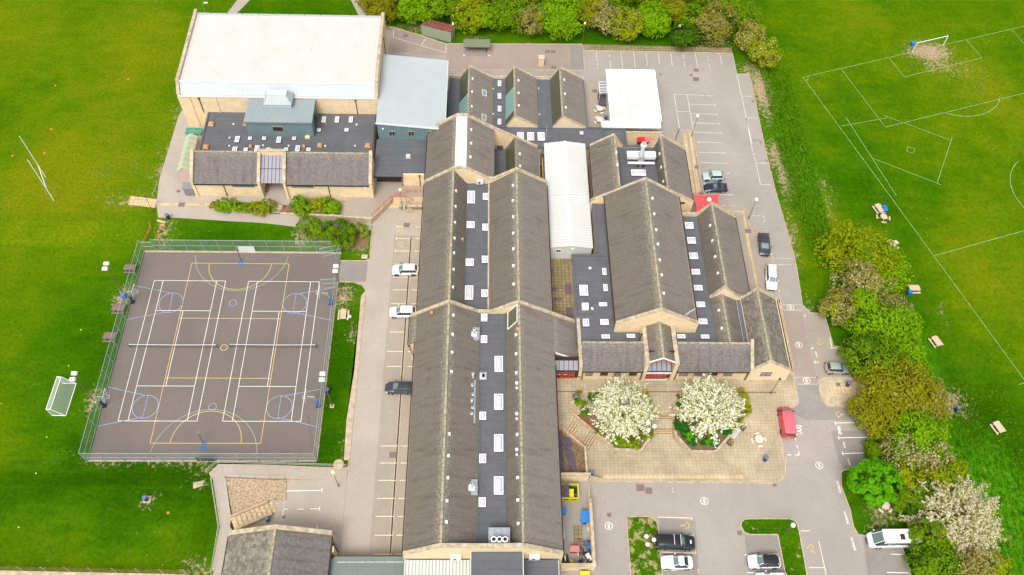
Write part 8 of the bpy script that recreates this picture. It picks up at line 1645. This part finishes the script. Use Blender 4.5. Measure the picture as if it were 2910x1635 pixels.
    if solid:
        for s in (-1, 1): mb = MB(); x0 = gb0 - .35; mb.hexa([(x0 - .85, s * (a + .0), zb + .05), (x0, s * a, zb + .05), (x0, s * a + s * .012, zb + .05), (x0 - .85, s * a + s * .012, zb + .05)], [(x0 - .85, s * (c + .02), zr - .15), (x0 - .30, s * (c + .02), zr - .15), (x0 - .30, s * (c + .035), zr - .15), (x0 - .85, s * (c + .035), zr - .15)], 'carglass'); mb.build('door_window', None, t)
    if kind == 'bus':
        mb = MB()
        for s in (-1, 1): mb.hexa([(gb1 + .1, s * a, zb), (gb0 - 1.7, s * a, zb), (gb0 - 1.7, s * (a + .02), zb), (gb1 + .1, s * (a + .02), zb)], [(gb1 + .1, s * lerp(a, c, .25), lerp(zb, zr, .2)), (gb0 - 1.7, s * lerp(a, c, .25), lerp(zb, zr, .2)), (gb0 - 1.7, s * (lerp(a, c, .25) + .02), lerp(zb, zr, .2)), (gb1 + .1, s * (lerp(a, c, .25) + .02), lerp(zb, zr, .2))], paint); mb.hexa([(gb1, s * lerp(a, c, .72), lerp(zb, zr, .72)), (gr0, s * lerp(a, c, .72), lerp(zb, zr, .72)), (gr0, s * (lerp(a, c, .72) + .02), lerp(zb, zr, .72)), (gb1, s * (lerp(a, c, .72) + .02), lerp(zb, zr, .72))], [(gb1, s * c, zr), (gr0, s * c, zr), (gr0, s * (c + .02), zr), (gb1, s * (c + .02), zr)], paint)
        mb.build('side_panel', None, t)
    R2 = ring(gr0 - .10, gr1 + .10, c * .82, zr + .055, .06); mb = MB()
    for i in range(8): j = (i + 1) % 8; mb.face([R_[i], R_[j], R2[j], R2[i]], roof, smooth=True)
    mb.face(R2, roof, smooth=True); mb.build('roof', None, t, merge=True)
    mb = MB()
    for i in (0, 7, 3, 4): mb.beam(B[i], R_[i], .07, .07, paint)
    for s in (-1, 1):
        for f in ((.52,) if kind in ('coupe', 'van') else (.40, .72)): x = lerp(gb0, gb1, f); xr = lerp(gr0, gr1, (f - .12) / .85); mb.beam((x, s * (a + .004), zb), (xr, s * (c + .006), zr), .07, .05, 'black' if kind != 'van' else paint)
    mb.build('pillar', None, t)
    wr = .33 if kind not in ('van', 'bus', 'pickup') else .37
    for x in (.31 * L, -.30 * L):
        for s in (-1, 1):
            mb = MB(); mb.cyl((x, s * (hw - .20), wr), (x, s * (hw + .012), wr), wr, n=16, m='rubber'); wh = mb.build('wheel', None, t); mb = MB(); mb.cyl((x, s * (hw + .013), wr), (x, s * (hw + .03), wr), wr * .66, wr * .58, 12, 'alloy' if not black_trim else 'upstand'); mb.build('rim', None, wh)
            mb = MB(); mb.cyl((x, s * (hw - .1), wr + .02), (x, s * (hw + .004), wr + .02), wr * 1.16, n=16, m='black'); mb.build('wheel_arch', None, t)
    zl_ = st[1][3] - .12
    for s in (-1, 1):
        mb = MB(); mb.hexa([(.455 * L, s * hw * .55, zl_ - .08), (.487 * L, s * hw * .55, zl_ - .08), (.470 * L, s * hw * .9, zl_ - .08), (.42 * L, s * hw * .97, zl_ - .08)], [(.44 * L, s * hw * .55, zl_ + .12), (.478 * L, s * hw * .55, zl_ + .10), (.455 * L, s * hw * .88, zl_ + .12), (.40 * L, s * hw * .95, zl_ + .14)], 'headlamp'); mb.build('headlight', None, t)
        zt_ = st[-2][3]; mb = MB(); mb.box(-.503 * L, s * hw * .72, zt_ - .28, -.455 * L, s * hw * .96, zt_ - .04, 'taillamp'); mb.build('taillight', None, t)
        mb = MB(); xm = gb0 - .38; mb.box(xm - .07, s * (hw + .02), zb + .05, xm + .06, s * (hw + .19), zb + .19, paint if not black_trim else 'black'); mb.build('wing_mirror', None, t)
    mb = MB(); mb.box(.497 * L, -.5, .34, .508 * L, .5, .5, 'black'); mb.build('grille', None, t); mb = MB(); mb.box(-.512 * L, -.26, .55, -.503 * L, .26, .66, 'plate'); mb.build('number_plate', None, t)
    return t, dict(zr=zr + .055, gr=(gr0, gr1), c=c, L=L, hw=hw, zb=zb)
def cpos(k, x0, y0, x1, y1, z=.5):
    a, c = G(k, x0, y0, z), G(k, x1, y1, z); m = (a + c) / 2
    for _ in range(4): zz_ = h(m.x, m.y); a, c = G(k, x0, y0, zz_ + z), G(k, x1, y1, zz_ + z); m = (a + c) / 2
    return (m.x, m.y, h(m.x, m.y) + .03), (a - c).length
def place(lab, k, fr, re, zfac, **kw):
    p, L = cpos(k, *fr, *re, zfac); a, c = G(k, *fr, zfac), G(k, *re, zfac); rz = atan2(a.y - c.y, a.x - c.x); return car(lab, p, rz, **kw)
place('white hatchback with black wheels in the upper bay beside the main building', 'J', (757, 378), (1020, 378), .65, L=4.25, black_trim=True); place('white hatchback partly under the eave of the main building bay', 'J', (730, 800), (1000, 800), .65, L=4.25)
place('black saloon parked nose out beside the main building', 'U', (968, 975), (1048, 977), .65, L=4.5, paint='car_darkgrey', kind='hatch')
place('pale blue small hatchback in the north east car park', 'G', (1395, 602), (1616, 602), .65, L=3.65, W=1.7, H=1.42, paint='car_blue', black_trim=True); place('dark purple coupe next to the pale blue hatchback', 'G', (1412, 718), (1650, 718), .6, L=4.0, W=1.72, H=1.3, paint='car_navy', kind='coupe')
place('black hatchback parked along the east road facing the camera', 'G', (2030, 1395), (2008, 1185), .65, L=4.35, paint='car_darkgrey'); t_, i_ = place('white estate car with roof bars parked along the east road', 'K', (2270, 290), (2262, 62), .65, L=4.5, kind='estate', H=1.5)
for s in (-1, 1): mb = MB(); mb.beam((i_['gr'][0] - .3, s * .5, i_['zr'] + .05), (i_['gr'][1] + .3, s * .5, i_['zr'] + .05), .05, .05, 'steel'); mb.build('roof_bar', None, t_)
place('silver small hatchback parked under the tree edge facing right', 'L', (818, 312), (583, 305), .6, L=3.45, W=1.65, H=1.47, paint='car_silver')
place('red van with faded roof parked by the plaza kerb', 'L', (175, 700), (222, 985), .9, L=4.7, W=1.9, H=1.95, paint='car_red', kind='van', roof='pinkroof', cat='van', black_trim=True)
t_, i_ = place('black pickup with canopy and two silver roof bars on the left grass island bay', 'Q', (790, 1118), (398, 1105), 1.0, L=5.3, W=1.9, H=1.85, paint='car_black', kind='pickup')
for x in (-.1, .75): mb = MB(); mb.beam((x - .15, -.7, i_['zr'] + .05), (x - .15, .7, i_['zr'] + .05), .07, .05, 'white_grey'); mb.build('roof_bar', None, t_)
mb = MB(); mb.box(1.95, -.25, 1.13, 2.15, .25, 1.16, 'white_grey'); mb.build('bonnet_badge', None, t_)
place('white three door hatchback below the black pickup', 'Q', (455, 1315), (770, 1318), .65, L=4.2, kind='coupe', H=1.42); place('white car with black roof in the centre island bay', 'Q', (1312, 1310), (1662, 1305), .7, L=4.25, W=1.8, H=1.55, kind='hatch', roof='car_black', black_trim=True)
place('white car cut off by the bottom edge of the picture', 'Q', (1395, 1492), (1730, 1488), .7, L=4.2, H=1.48)
t_, i_ = place('white minibus parked nose out with its rear under the trees', 'R', (978, 1090), (1545, 1085), 1.0, L=6.6, W=2.05, H=2.6, kind='bus', cat='minibus')
mb = MB(); mb.box(-.9, -.2, i_['zr'] + .005, -.3, .55, i_['zr'] + .05, 'glass_dark'); mb.build('roof_hatch', None, t_); mb = MB(); mb.box(1.7, .6, i_['zr'], 1.85, .75, i_['zr'] + .06, 'orange_vent'); mb.build('marker_light', None, t_)

# ================================================================== trees and shrubs
LEAF = dict(bright=(.260, .47, .003), mid=(.195, .34, .004), dark=(.085, .20, .006), yellow=(.360, .42, .004), olive=(.33, .325, .008), brown=(.37, .335, .085), round=(.15, .46, .004), hedge=(.22, .38, .006), gold=(.46, .42, .01), deep=(.020, .20, .018))
for k_, c_ in LEAF.items(): M['leaf_' + k_] = leafmat('leaf_' + k_, c_, .22, .5)
M['blossom'] = leafmat('blossom_white', (.88, .85, .72), .05, .35); M['blossom_dull'] = leafmat('blossom_cream', (.70, .62, .46), .14, .35)
def leafmesh(name, mats, pts, parent, rnd_):       # pts: (position, normal, size, material index)
    V, F, MI = [], [], []
    for p, n, s, mi in pts:
        n = (n + Vector((rnd_.gauss(0, .33), rnd_.gauss(0, .33), rnd_.gauss(0, .33)))).normalized(); a = n.cross(Vector((rnd_.gauss(0, 1), rnd_.gauss(0, 1), rnd_.gauss(0, 1)))).normalized(); b_ = n.cross(a); e = s * rnd_.uniform(.35, .7); i = len(V)
        V += [p + a * s, p + b_ * e + n * s * .15, p - a * s, p - b_ * e - n * s * .1]; F.append((i, i + 1, i + 2, i + 3)); MI.append(mi)
    me = bpy.data.meshes.new(name); me.from_pydata(V, [], F)
    for m in mats: me.materials.append(M[m])
    me.polygons.foreach_set('material_index', MI); o = bpy.data.objects.new(name, me); COL.objects.link(o); o.parent = parent; return o
def crown_pts(rnd_, r, cz, n_cl, n_leaf, size, rough=.22, mat=0, mat2=None, m2p=.25, low=-.75, cr=.30):
    out = []
    for c in range(n_cl):
        while True:
            d = Vector((rnd_.gauss(0, 1), rnd_.gauss(0, 1), rnd_.gauss(0, 1))).normalized()
            if d.z > low: break
        k = rnd_.uniform(1 - rough * 1.6, 1.0 + rough * .35) if rnd_.random() < .8 else rnd_.uniform(.3, .75)
        q = Vector((d.x * r[0] * k, d.y * r[1] * k, d.z * r[2] * k)); rc = cr * min(r[0], r[1]) * rnd_.uniform(.55, 1.15); q *= (1 - .5 * rc / max(r)); mi = mat2 if mat2 is not None and rnd_.random() < m2p else mat
        for _ in range(n_leaf):
            u = Vector((rnd_.gauss(0, 1), rnd_.gauss(0, 1), rnd_.gauss(0, 1))).normalized()
            if u.dot(d) < -.15 or (u.z < -.3 and rnd_.random() < .7): u = -u
            out.append((Vector((q.x, q.y, q.z + cz)) + u * rc * rnd_.uniform(.72, 1.05), (u * .7 + d * .5 + Vector((0, 0, .5))).normalized(), size * rnd_.uniform(.6, 1.25), mi))
    return out
def trunkmesh(parent, rnd_, hgt, cz, r, r0=.16):
    mb = MB(); mb.cyl((0, 0, -.3), (rnd_.uniform(-.1, .1), rnd_.uniform(-.1, .1), hgt), r0 * 1.2, r0 * .7, 8, 'bark')
    for i in range(9):
        a = rnd_.uniform(0, 2 * pi); e = rnd_.uniform(.2, 1.1); k = rnd_.uniform(.5, .8); q = Vector((cos(a) * cos(e) * r[0] * k, sin(a) * cos(e) * r[1] * k, cz + sin(e) * r[2] * k * .8)); s = Vector((0, 0, hgt * rnd_.uniform(.6, .98))); m_ = s.lerp(q, .5) + Vector((0, 0, .2)); mb.cyl(s, m_, r0 * .45, r0 * .3, 5, 'bark'); mb.cyl(m_, q, r0 * .3, .02, 5, 'bark')
    return mb.build('trunk', None, parent)
def tree(lab, k, x, y, rx, ry=None, rz_=None, mat='bright', mat2=None, m2p=.15, zc=3.6, dens=1.0, size=.235, blossom=None, bp=.0, seed=0, cat='tree', group=None, name='broadleaf_tree', rough=.22, low=-.75, base=None, cr=.30):
    ry = ry or rx; rz_ = rz_ or rx * .85; p = G(k, x, y, zc)
    for _ in range(5): p = G(k, x, y, h(p.x, p.y) + zc)
    zb = h(p.x, p.y) if base is None else base; p = p if base is None else G(k, x, y, base + zc)
    t = thing(name, lab, cat, (p.x, p.y, zb), group=group); rr = random.Random(seed + int(x * 7 + y)); r = (rx, ry, rz_)
    area = 4 * pi * ((rx * ry) ** .8 + (rx * rz_) ** .8 + (ry * rz_) ** .8) / 3 * (1 if low < -.5 else .8)
    n_leaf = 34; n_cl = max(8, int(area * dens * .95 * (.26 / size) ** 1.3)); mats = ['leaf_' + mat] + (['leaf_' + mat2] if mat2 else []); pts = crown_pts(rr, r, zc, n_cl, n_leaf, size, rough, 0, 1 if mat2 else None, m2p, low, cr)
    leafmesh('crown', mats, pts, t, rr)
    if blossom:
        bpnt = []
        for q, n, s, mi in pts:
            if rr.random() < bp and (q.z - zc) > -.55 * rz_: bpnt.append((q + n * .12, n, s * .55, 0))
        leafmesh('blossom', [blossom], bpnt, t, rr)
    if zc > 1.2: trunkmesh(t, rr, max(.6, zc - rz_ * .35), zc, r)
    return t
GN = 'trees along the north edge'
N_ = [('B', 300, 60, 3.4, 'olive', 'brown'), ('B', 600, 80, 2.9, 'bright', None), ('B', 780, 100, 2.4, 'bright', 'mid'), ('B', 960, 90, 2.2, 'mid', 'bright'), ('B', 1180, 150, 3.3, 'yellow', 'bright'), ('B', 1360, 170, 2.2, 'bright', 'mid'), ('B', 1570, 120, 3.2, 'mid', 'bright'), ('B', 1800, 200, 2.7, 'brown', 'olive'), ('B', 2100, 170, 3.9, 'bright', 'bright'), ('B', 2390, 130, 2.2, 'olive', 'yellow'),
      ('C', 420, 190, 2.6, 'brown', 'olive'), ('C', 300, 60, 2.4, 'yellow', 'olive'), ('C', 640, 240, 3.0, 'yellow', 'brown'), ('C', 920, 190, 3.1, 'bright', None), ('C', 1110, 110, 2.4, 'olive', 'mid'), ('C', 1230, 340, 2.3, 'dark', 'mid'), ('C', 1280, 180, 2.4, 'mid', 'yellow'), ('C', 1500, 240, 3.7, 'brown', 'olive'), ('C', 1650, 60, 2.4, 'mid', 'olive'), ('C', 1840, 170, 2.5, 'mid', 'bright'), ('C', 1880, 370, 2.6, 'olive', 'yellow'), ('C', 2030, 530, 2.5, 'yellow', 'olive')]
names = dict(bright='bright green', mid='mid green', yellow='yellow green', olive='olive yellow', brown='brownish, thinly leaved', dark='dark green')
ORD = ['above the container, leftmost of the row', 'behind the storage container', 'just right of the container roof', 'above the left end of the bike shelter', 'above the bike shelter', 'right of the bike shelter', 'between bike shelter and stone plinth', 'behind the stone plinth', 'largest over the yard edge', 'left of the first car park lamp',
       'cream flowered, above the first car park bays', 'at the top edge left of the cream flowered tree', 'drooping over the north pavement', 'round, in the middle of the car park row', 'behind the lamp under the trees', 'low, right of the lamp under the trees', 'at the top right of the lamp under the trees', 'widest, overhanging the car park corner', 'at the top edge above the widest brown tree', 'on the field side behind the corner', 'white flowered, past the car park corner', 'last of the row towards the pitch']
for i, (k, x, y, r, m, m2) in enumerate(N_):
    bl_ = ('C', 420) == (k, x) or i in (20,); tree('%s tree %s' % (names[m], ORD[i]), k, x, y, r * 1.18, r * 1.15, r * 1.05, m, m2, .14, zc=3.6, seed=i, blossom='blossom_dull' if bl_ or i == 21 else None, bp=.35 if bl_ else .12, group=GN, dens=1.0 if m != 'brown' else .8, rough=.25 if m != 'brown' else .4)
for i, (x, y, r, m) in enumerate(((200, -60, 3.0, 'olive'), (480, -80, 3.2, 'bright'), (800, -90, 3.2, 'yellow'), (1100, -80, 3.2, 'mid'), (1380, -80, 3.2, 'olive'), (1700, -60, 3.2, 'yellow'), (2000, -110, 3.4, 'mid'), (2300, -90, 3.2, 'bright'), (2640, -80, 3.2, 'mid'), (2920, -90, 3.2, 'yellow'), (3200, -80, 3.2, 'olive'), (3520, -80, 3.4, 'mid'))):
    tree('%s tree of the back row, number %d from the left along the top edge' % (names[m], i + 1), 'B', x, y, r * 1.15, r * 1.1, r, m, 'mid', .14, zc=3.4, seed=50 + i, group='back row of trees cut by the top edge', dens=.8)
# verge undergrowth below the north row
GE = 'trees and bushes along the east bank'
E_ = [('H', 860, 640, 6.3, 5.4, 'yellow', 'mid', 'big rounded yellow green tree nearest the upper road', None, 0, 3.4), ('H', 1130, 760, 4.2, 4.6, 'bright', 'yellow', 'bright green tree on the field side of the big yellow green one', None, 0, 3.2), ('H', 960, 900, 3.9, 3.4, 'brown', 'olive', 'cream flowered hawthorn between two bright green trees', 'blossom_dull', .30, 4.2), ('H', 980, 1070, 1.7, 1.9, 'bright', None, 'small bright green sapling poking through the hawthorn', None, 0, 5.0),
      ('H', 760, 1130, 3.1, 3.0, 'brown', 'yellow', 'yellow brown hawthorn hanging toward the red road', 'blossom_dull', .08, 3.2), ('H', 1190, 1150, 3.2, 2.4, 'brown', 'olive', 'thin cream flowered bush by the picnic table with blue bin', 'blossom_dull', .22, 2.8), ('H', 1160, 1340, 4.9, 4.3, 'bright', 'mid', 'wide bright green tree above the silver car', None, 0, 3.4), ('L', 1050, 170, 4.0, 4.0, 'mid', 'dark', 'darker green tree beside the silver car', None, 0, 3.2), ('L', 1350, 200, 3.6, 3.6, 'bright', 'mid', 'mid green tree on the field side of the silver car', None, 0, 3.2),
      ('L', 1290, 490, 4.7, 4.3, 'olive', 'yellow', 'large olive yellow tree over the ribbed paving', 'blossom_dull', .05, 3.6), ('L', 1480, 600, 4.3, 4.2, 'olive', 'brown', 'olive brown tree next to the bare patch', 'blossom_dull', .06, 3.2), ('L', 1080, 740, 3.4, 3.4, 'olive', 'mid', 'olive tree overhanging the disabled bay', None, 0, 3.0), ('L', 1500, 1000, 4.6, 3.8, 'bright', 'mid', 'bright green tree above the pink flowered hawthorn', None, 0, 3.2),
      ('R', 1480, 230, 4.4, 2.8, 'brown', 'mid', 'hawthorn with pale pink cream flowers beside the bright green tree', 'blossom_dull', .40, 3.6), ('R', 1070, 200, 1.5, 1.5, 'mid', None, 'small green bush overhanging the visitor bays', None, 0, 1.4), ('R', 1430, 430, 2.0, 2.2, 'yellow', 'mid', 'upright yellow green bush beside the ball shaped tree', None, 0, 2.8), ('R', 1750, 480, 3.6, 3.2, 'yellow', 'mid', 'yellow green tree on the bank behind the ball shaped tree', None, 0, 3.0), ('R', 1390, 680, 2.2, 2.0, 'mid', 'dark', 'low green bush behind the ball shaped tree', None, 0, 2.0), ('R', 1560, 640, 2.6, 2.6, 'mid', 'dark', 'dark green bush between ball shaped tree and big white blossom tree', None, 0, 2.0),
      ('R', 1640, 1110, 2.7, 2.6, 'mid', 'yellow', 'green tree overhanging the rear of the minibus', None, 0, 3.0), ('R', 2120, 1120, 2.2, 2.0, 'bright', 'mid', 'bright green bush right of the minibus trees', None, 0, 2.4), ('R', 1660, 1330, 3.2, 3.0, 'mid', 'dark', 'dark green tree at the bottom edge beside the bays', None, 0, 2.6), ('R', 1980, 1340, 4.0, 3.4, 'brown', 'olive', 'brown thinly leaved tree at the bottom right edge', 'blossom_dull', .10, 3.0), ('R', 2240, 1330, 2.4, 2.6, 'yellow', 'mid', 'yellow green bush at the foot of the bank, bottom edge', None, 0, 2.0)]
for i, (k, x, y, rx, ry, m, m2, lab, bl_, bp, zc) in enumerate(E_):
    tree(lab, k, x, y, rx * 1.08, ry * 1.08, min(rx, ry) * .9 if zc > 2 else zc, m, m2, .14, zc=zc, seed=100 + i, blossom=bl_, bp=bp, group=GE, dens=1.05 if m != 'brown' else .85, rough=.24 if m != 'brown' else .38, cat='tree' if zc > 2.2 else 'bush', name='broadleaf_tree' if zc > 2.2 else 'bush')
tree('ball shaped vivid green tree on the lawn by the no parking words', 'R', 1070, 515, 3.45, 3.2, 3.1, 'round', None, 0, zc=3.9, seed=200, dens=1.5, size=.24, rough=.10, group=None, cr=.18)
# blossom trees with white sprays
def blossom_tree(lab, k, x, y, r, zb, zc, white='blossom', green='yellow', n_br=150, seed=1, rz_=None, lean=(0, 0), bsz=.125):
    rr = random.Random(seed); p = G(k, x, y, zb + zc); t = thing('blossom_tree', lab, 'blossom tree', (p.x, p.y, zb)); rz_ = rz_ or r * .75; W_, Lf = [], []; mb = MB(); mb.cyl((0, 0, -.2), (0, 0, zc * .6), .16, .12, 8, 'bark')
    for i in range(n_br):
        z = rr.uniform(-.25, 1.0) if rr.random() < .75 else rr.uniform(.5, 1.0); a = rr.uniform(0, 2 * pi); q = math.sqrt(max(0, 1 - min(1, abs(z)) ** 2)); d = Vector((cos(a) * q, sin(a) * q, z)); L = rr.uniform(.72, 1.08) * (1.0 if rr.random() < .85 else 1.18)
        tip = Vector((d.x * r * L, d.y * r * L, zc + d.z * rz_ * L)); s = Vector((0, 0, zc * .55)); m_ = s.lerp(tip, .45) + Vector((0, 0, .25)); 
        if i % 3 == 0: mb.cyl(s, m_, .05, .03, 4, 'bark'); mb.cyl(m_, tip, .03, .01, 4, 'bark')
        sub = [(m_, tip)]
        for _ in range(3): u = rr.uniform(.35, .9); o_ = m_.lerp(tip, u); e = Vector((rr.gauss(0, 1), rr.gauss(0, 1), rr.gauss(0, .6))).normalized() * rr.uniform(.5, 1.1) + d * .35; sub.append((o_, o_ + e))
        sub.append((s.lerp(tip, .3), m_))
        for a_, b_ in sub:
            L_ = (b_ - a_).length; n = int(L_ * 17)
            for j in range(n):
                u = rr.random() ** .8; c = a_.lerp(b_, u); fl = rr.random() < (.56 if u > .25 else .34)
                off = Vector((rr.gauss(0, .075), rr.gauss(0, .075), rr.gauss(0, .075)))
                if fl: W_.append((c + off, Vector((0, -.2, 1)) + d * .5, bsz * rr.uniform(.7, 1.3), 0))
                elif rr.random() < .7: Lf.append((c + off * 2 - Vector((0, 0, .08)), Vector((0, 0, 1)), .13 * rr.uniform(.6, 1.2), 0))
    mb.build('trunk', None, t); leafmesh('crown', ['leaf_' + green], Lf, t, rr); leafmesh('blossom', [white], W_, t, rr); return t
blossom_tree('white blossom tree in the left planter, spreading over the centre steps', 'P', 790, 420, 4.6, 1.3, 3.2, n_br=200, seed=5, rz_=3.2); blossom_tree('white blossom tree in the right planter in front of the porch', 'P', 1650, 390, 4.6, 1.2, 3.2, n_br=200, seed=9, rz_=3.2)
q = GH('R', 1880, 870, 3.4); blossom_tree('big cream white blossom tree beside the minibus', 'R', 1880, 860, 6.1, h(q.x, q.y), 3.4, 'blossom_dull', 'yellow', 300, 14, 4.0, bsz=.14)
# shrubs
def shrub(lab, k, x, y, rx, ry=None, rz_=None, mat='hedge', mat2=None, zc=.6, base=None, seed=0, dens=1.3, size=.17, group=None, rough=.12):
    f_ = .86 if base else 1.3; rx *= f_; ry = (ry or rx) * f_; rz_ = (rz_ or rx * .8) * 1.15
    return tree(lab, k, x, y, rx, ry, rz_, mat, mat2, .3, zc=zc, seed=300 + seed, name='shrub', cat='shrub', low=-.3, base=base, dens=dens, size=size, group=group, rough=rough, cr=.25)
GB = 'clipped shrubs in the bed before the changing block'
for i, (x, y, r, m, m2, lab) in enumerate(((757, 905, .75, 'brown', 'hedge', 'brownish shrub, leftmost in the left hedge bed'), (838, 900, 1.05, 'bright', 'hedge', 'bright green shrub second from the left in the left bed'), (905, 905, .8, 'bright', None, 'bright green shrub behind the plank bench'), (965, 910, .85, 'hedge', 'yellow', 'shrub right of the plank bench'), (1060, 920, .7, 'hedge', 'yellow', 'shrub at the middle gap of the left bed'), (1140, 930, 1.0, 'yellow', 'hedge', 'yellow green shrub right of the middle gap in the left bed'), (1215, 935, .9, 'yellow', 'olive', 'yellow green shrub beside the brown one near the short steps'), (1268, 905, 1.0, 'brown', 'hedge', 'brown tipped shrub beside the short steps'),
        (1590, 870, 1.0, 'bright', 'hedge', 'green shrub at the left end of the right bed'), (1640, 925, 1.35, 'hedge', 'bright', 'large rounded shrub in the right bed'), (1765, 900, 1.25, 'yellow', 'brown', 'yellow brown shrub in the middle of the right bed'), (1885, 915, 1.35, 'bright', None, 'bright rounded shrub at the right end of the right bed'))): shrub(lab, 'E', x, y, r * 1.12, r, r * .9, m, m2, .85, seed=i, group=GB)
for i, (x, y, rx, ry, m, m2, zc, lab) in enumerate(((1690, 1090, 1.5, 1.1, 'mid', 'hedge', .9, 'green shrub at the left end of the shrub bed above the court'), (1800, 1120, 1.7, 1.4, 'mid', 'bright', 1.1, 'spreading green shrub second in the bed above the court'), (1985, 1190, 2.35, 2.2, 'mid', 'dark', 1.5, 'big round dark green shrub above the court corner'), (2160, 1150, 1.7, 1.1, 'hedge', 'yellow', .9, 'yellow green shrub right of the big round one'), (2060, 1270, 1.0, .8, 'hedge', 'mid', .6, 'low shrub at the foot of the big round one'), (1720, 1200, 1.0, .9, 'hedge', 'brown', .5, 'straggly low shrub under the left of the bed'))): shrub(lab, 'E', x, y, rx, ry * .95, zc, m, m2, zc, seed=30 + i, group='shrubs in the bed above the court')
GP = 'shrubs in the planters'
for i, (x, y, rx, ry, m, m2, lab, hz) in enumerate(((360, 350, 1.0, 1.1, 'bright', 'mid', 'green shrub at the left corner of the left planter', .6), (385, 440, .9, 1.0, 'mid', 'deep', 'mid green shrub below it in the left planter', .6), (330, 270, .9, .9, 'olive', 'mid', 'dull green shrub at the top left of the left planter', .5), (560, 600, 1.3, 1.0, 'hedge', 'mid', 'hedge plants along the red rail of the left planter', .5), (740, 720, 1.5, 1.2, 'hedge', 'bright', 'clipped green mound at the front of the left planter, left half', .6), (890, 730, 1.5, 1.2, 'hedge', 'yellow', 'clipped mound at the front of the left planter, right half', .6), (1010, 640, 1.1, 1.5, 'hedge', 'bright', 'clipped mound at the right side of the left planter', .6), (980, 300, 1.2, 1.6, 'gold', 'hedge', 'golden shrub at the upper right of the left planter', .6), (500, 290, 1.3, 1.1, 'dark', 'mid', 'dark shrub under the blossom in the left planter', .5),
        (1350, 330, 1.1, 1.3, 'dark', 'hedge', 'dark shrub at the upper left of the right planter', .5), (1380, 560, 1.4, 1.5, 'deep', 'dark', 'deep green mound along the red rail of the right planter', .7), (1450, 690, 1.3, 1.4, 'deep', 'round', 'deep green mound at the front left of the right planter', .7), (1640, 720, 1.7, 1.3, 'deep', 'round', 'deep green mound at the front right of the right planter', .7), (1800, 600, 1.2, 1.5, 'deep', 'hedge', 'deep green shrub behind the silver bench', .6), (1960, 300, 1.5, 2.0, 'gold', 'yellow', 'golden yellow shrub at the upper right of the right planter', .8), (2000, 400, 1.0, 1.4, 'gold', 'yellow', 'golden shrub at the right corner of the right planter', .7), (1920, 480, 1.1, 1.0, 'yellow', 'hedge', 'yellow green shrub above the silver bench', .6))):
    shrub(lab, 'P', x, y, rx, ry, hz + .15, m, m2, hz, base=1.25, seed=60 + i, group=GP)
# tall grass tufts on the east bank
rr = random.Random(77); V, F, MI = [], [], []
for i in range(26000):
    y = rr.uniform(28, 128); xt, xb = drop_edges(y)
    if y > 84: x = rr.uniform(xt + 1.5, xb - .3)
    else: x = rr.uniform(68, 80)
    if y < 84 and not (40 < y < 60 or y < 60): continue
    if y < 60 and rr.random() < .35: continue
    z = h(x, y); s = rr.uniform(.16, .42); a = rr.uniform(0, pi); w_ = rr.uniform(.04, .11); lx, ly = rr.gauss(0, .18), rr.gauss(0, .18) ; c = Vector((x, y, z)); d = Vector((cos(a), sin(a), 0)) * w_; j = len(V); V += [c - d, c + d, c + Vector((lx, ly, s))]; F.append((j, j + 1, j + 2)); MI.append(0 if rr.random() < .6 else 1)
me = bpy.data.meshes.new('tall_grass'); me.from_pydata(V, [], F); me.materials.append(M['leaf_mid']); me.materials.append(M['grass']); me.polygons.foreach_set('material_index', MI); o = bpy.data.objects.new('tall_grass', me); COL.objects.link(o); tag(o, 'long rough grass growing on the east bank', 'grass', kind='stuff')
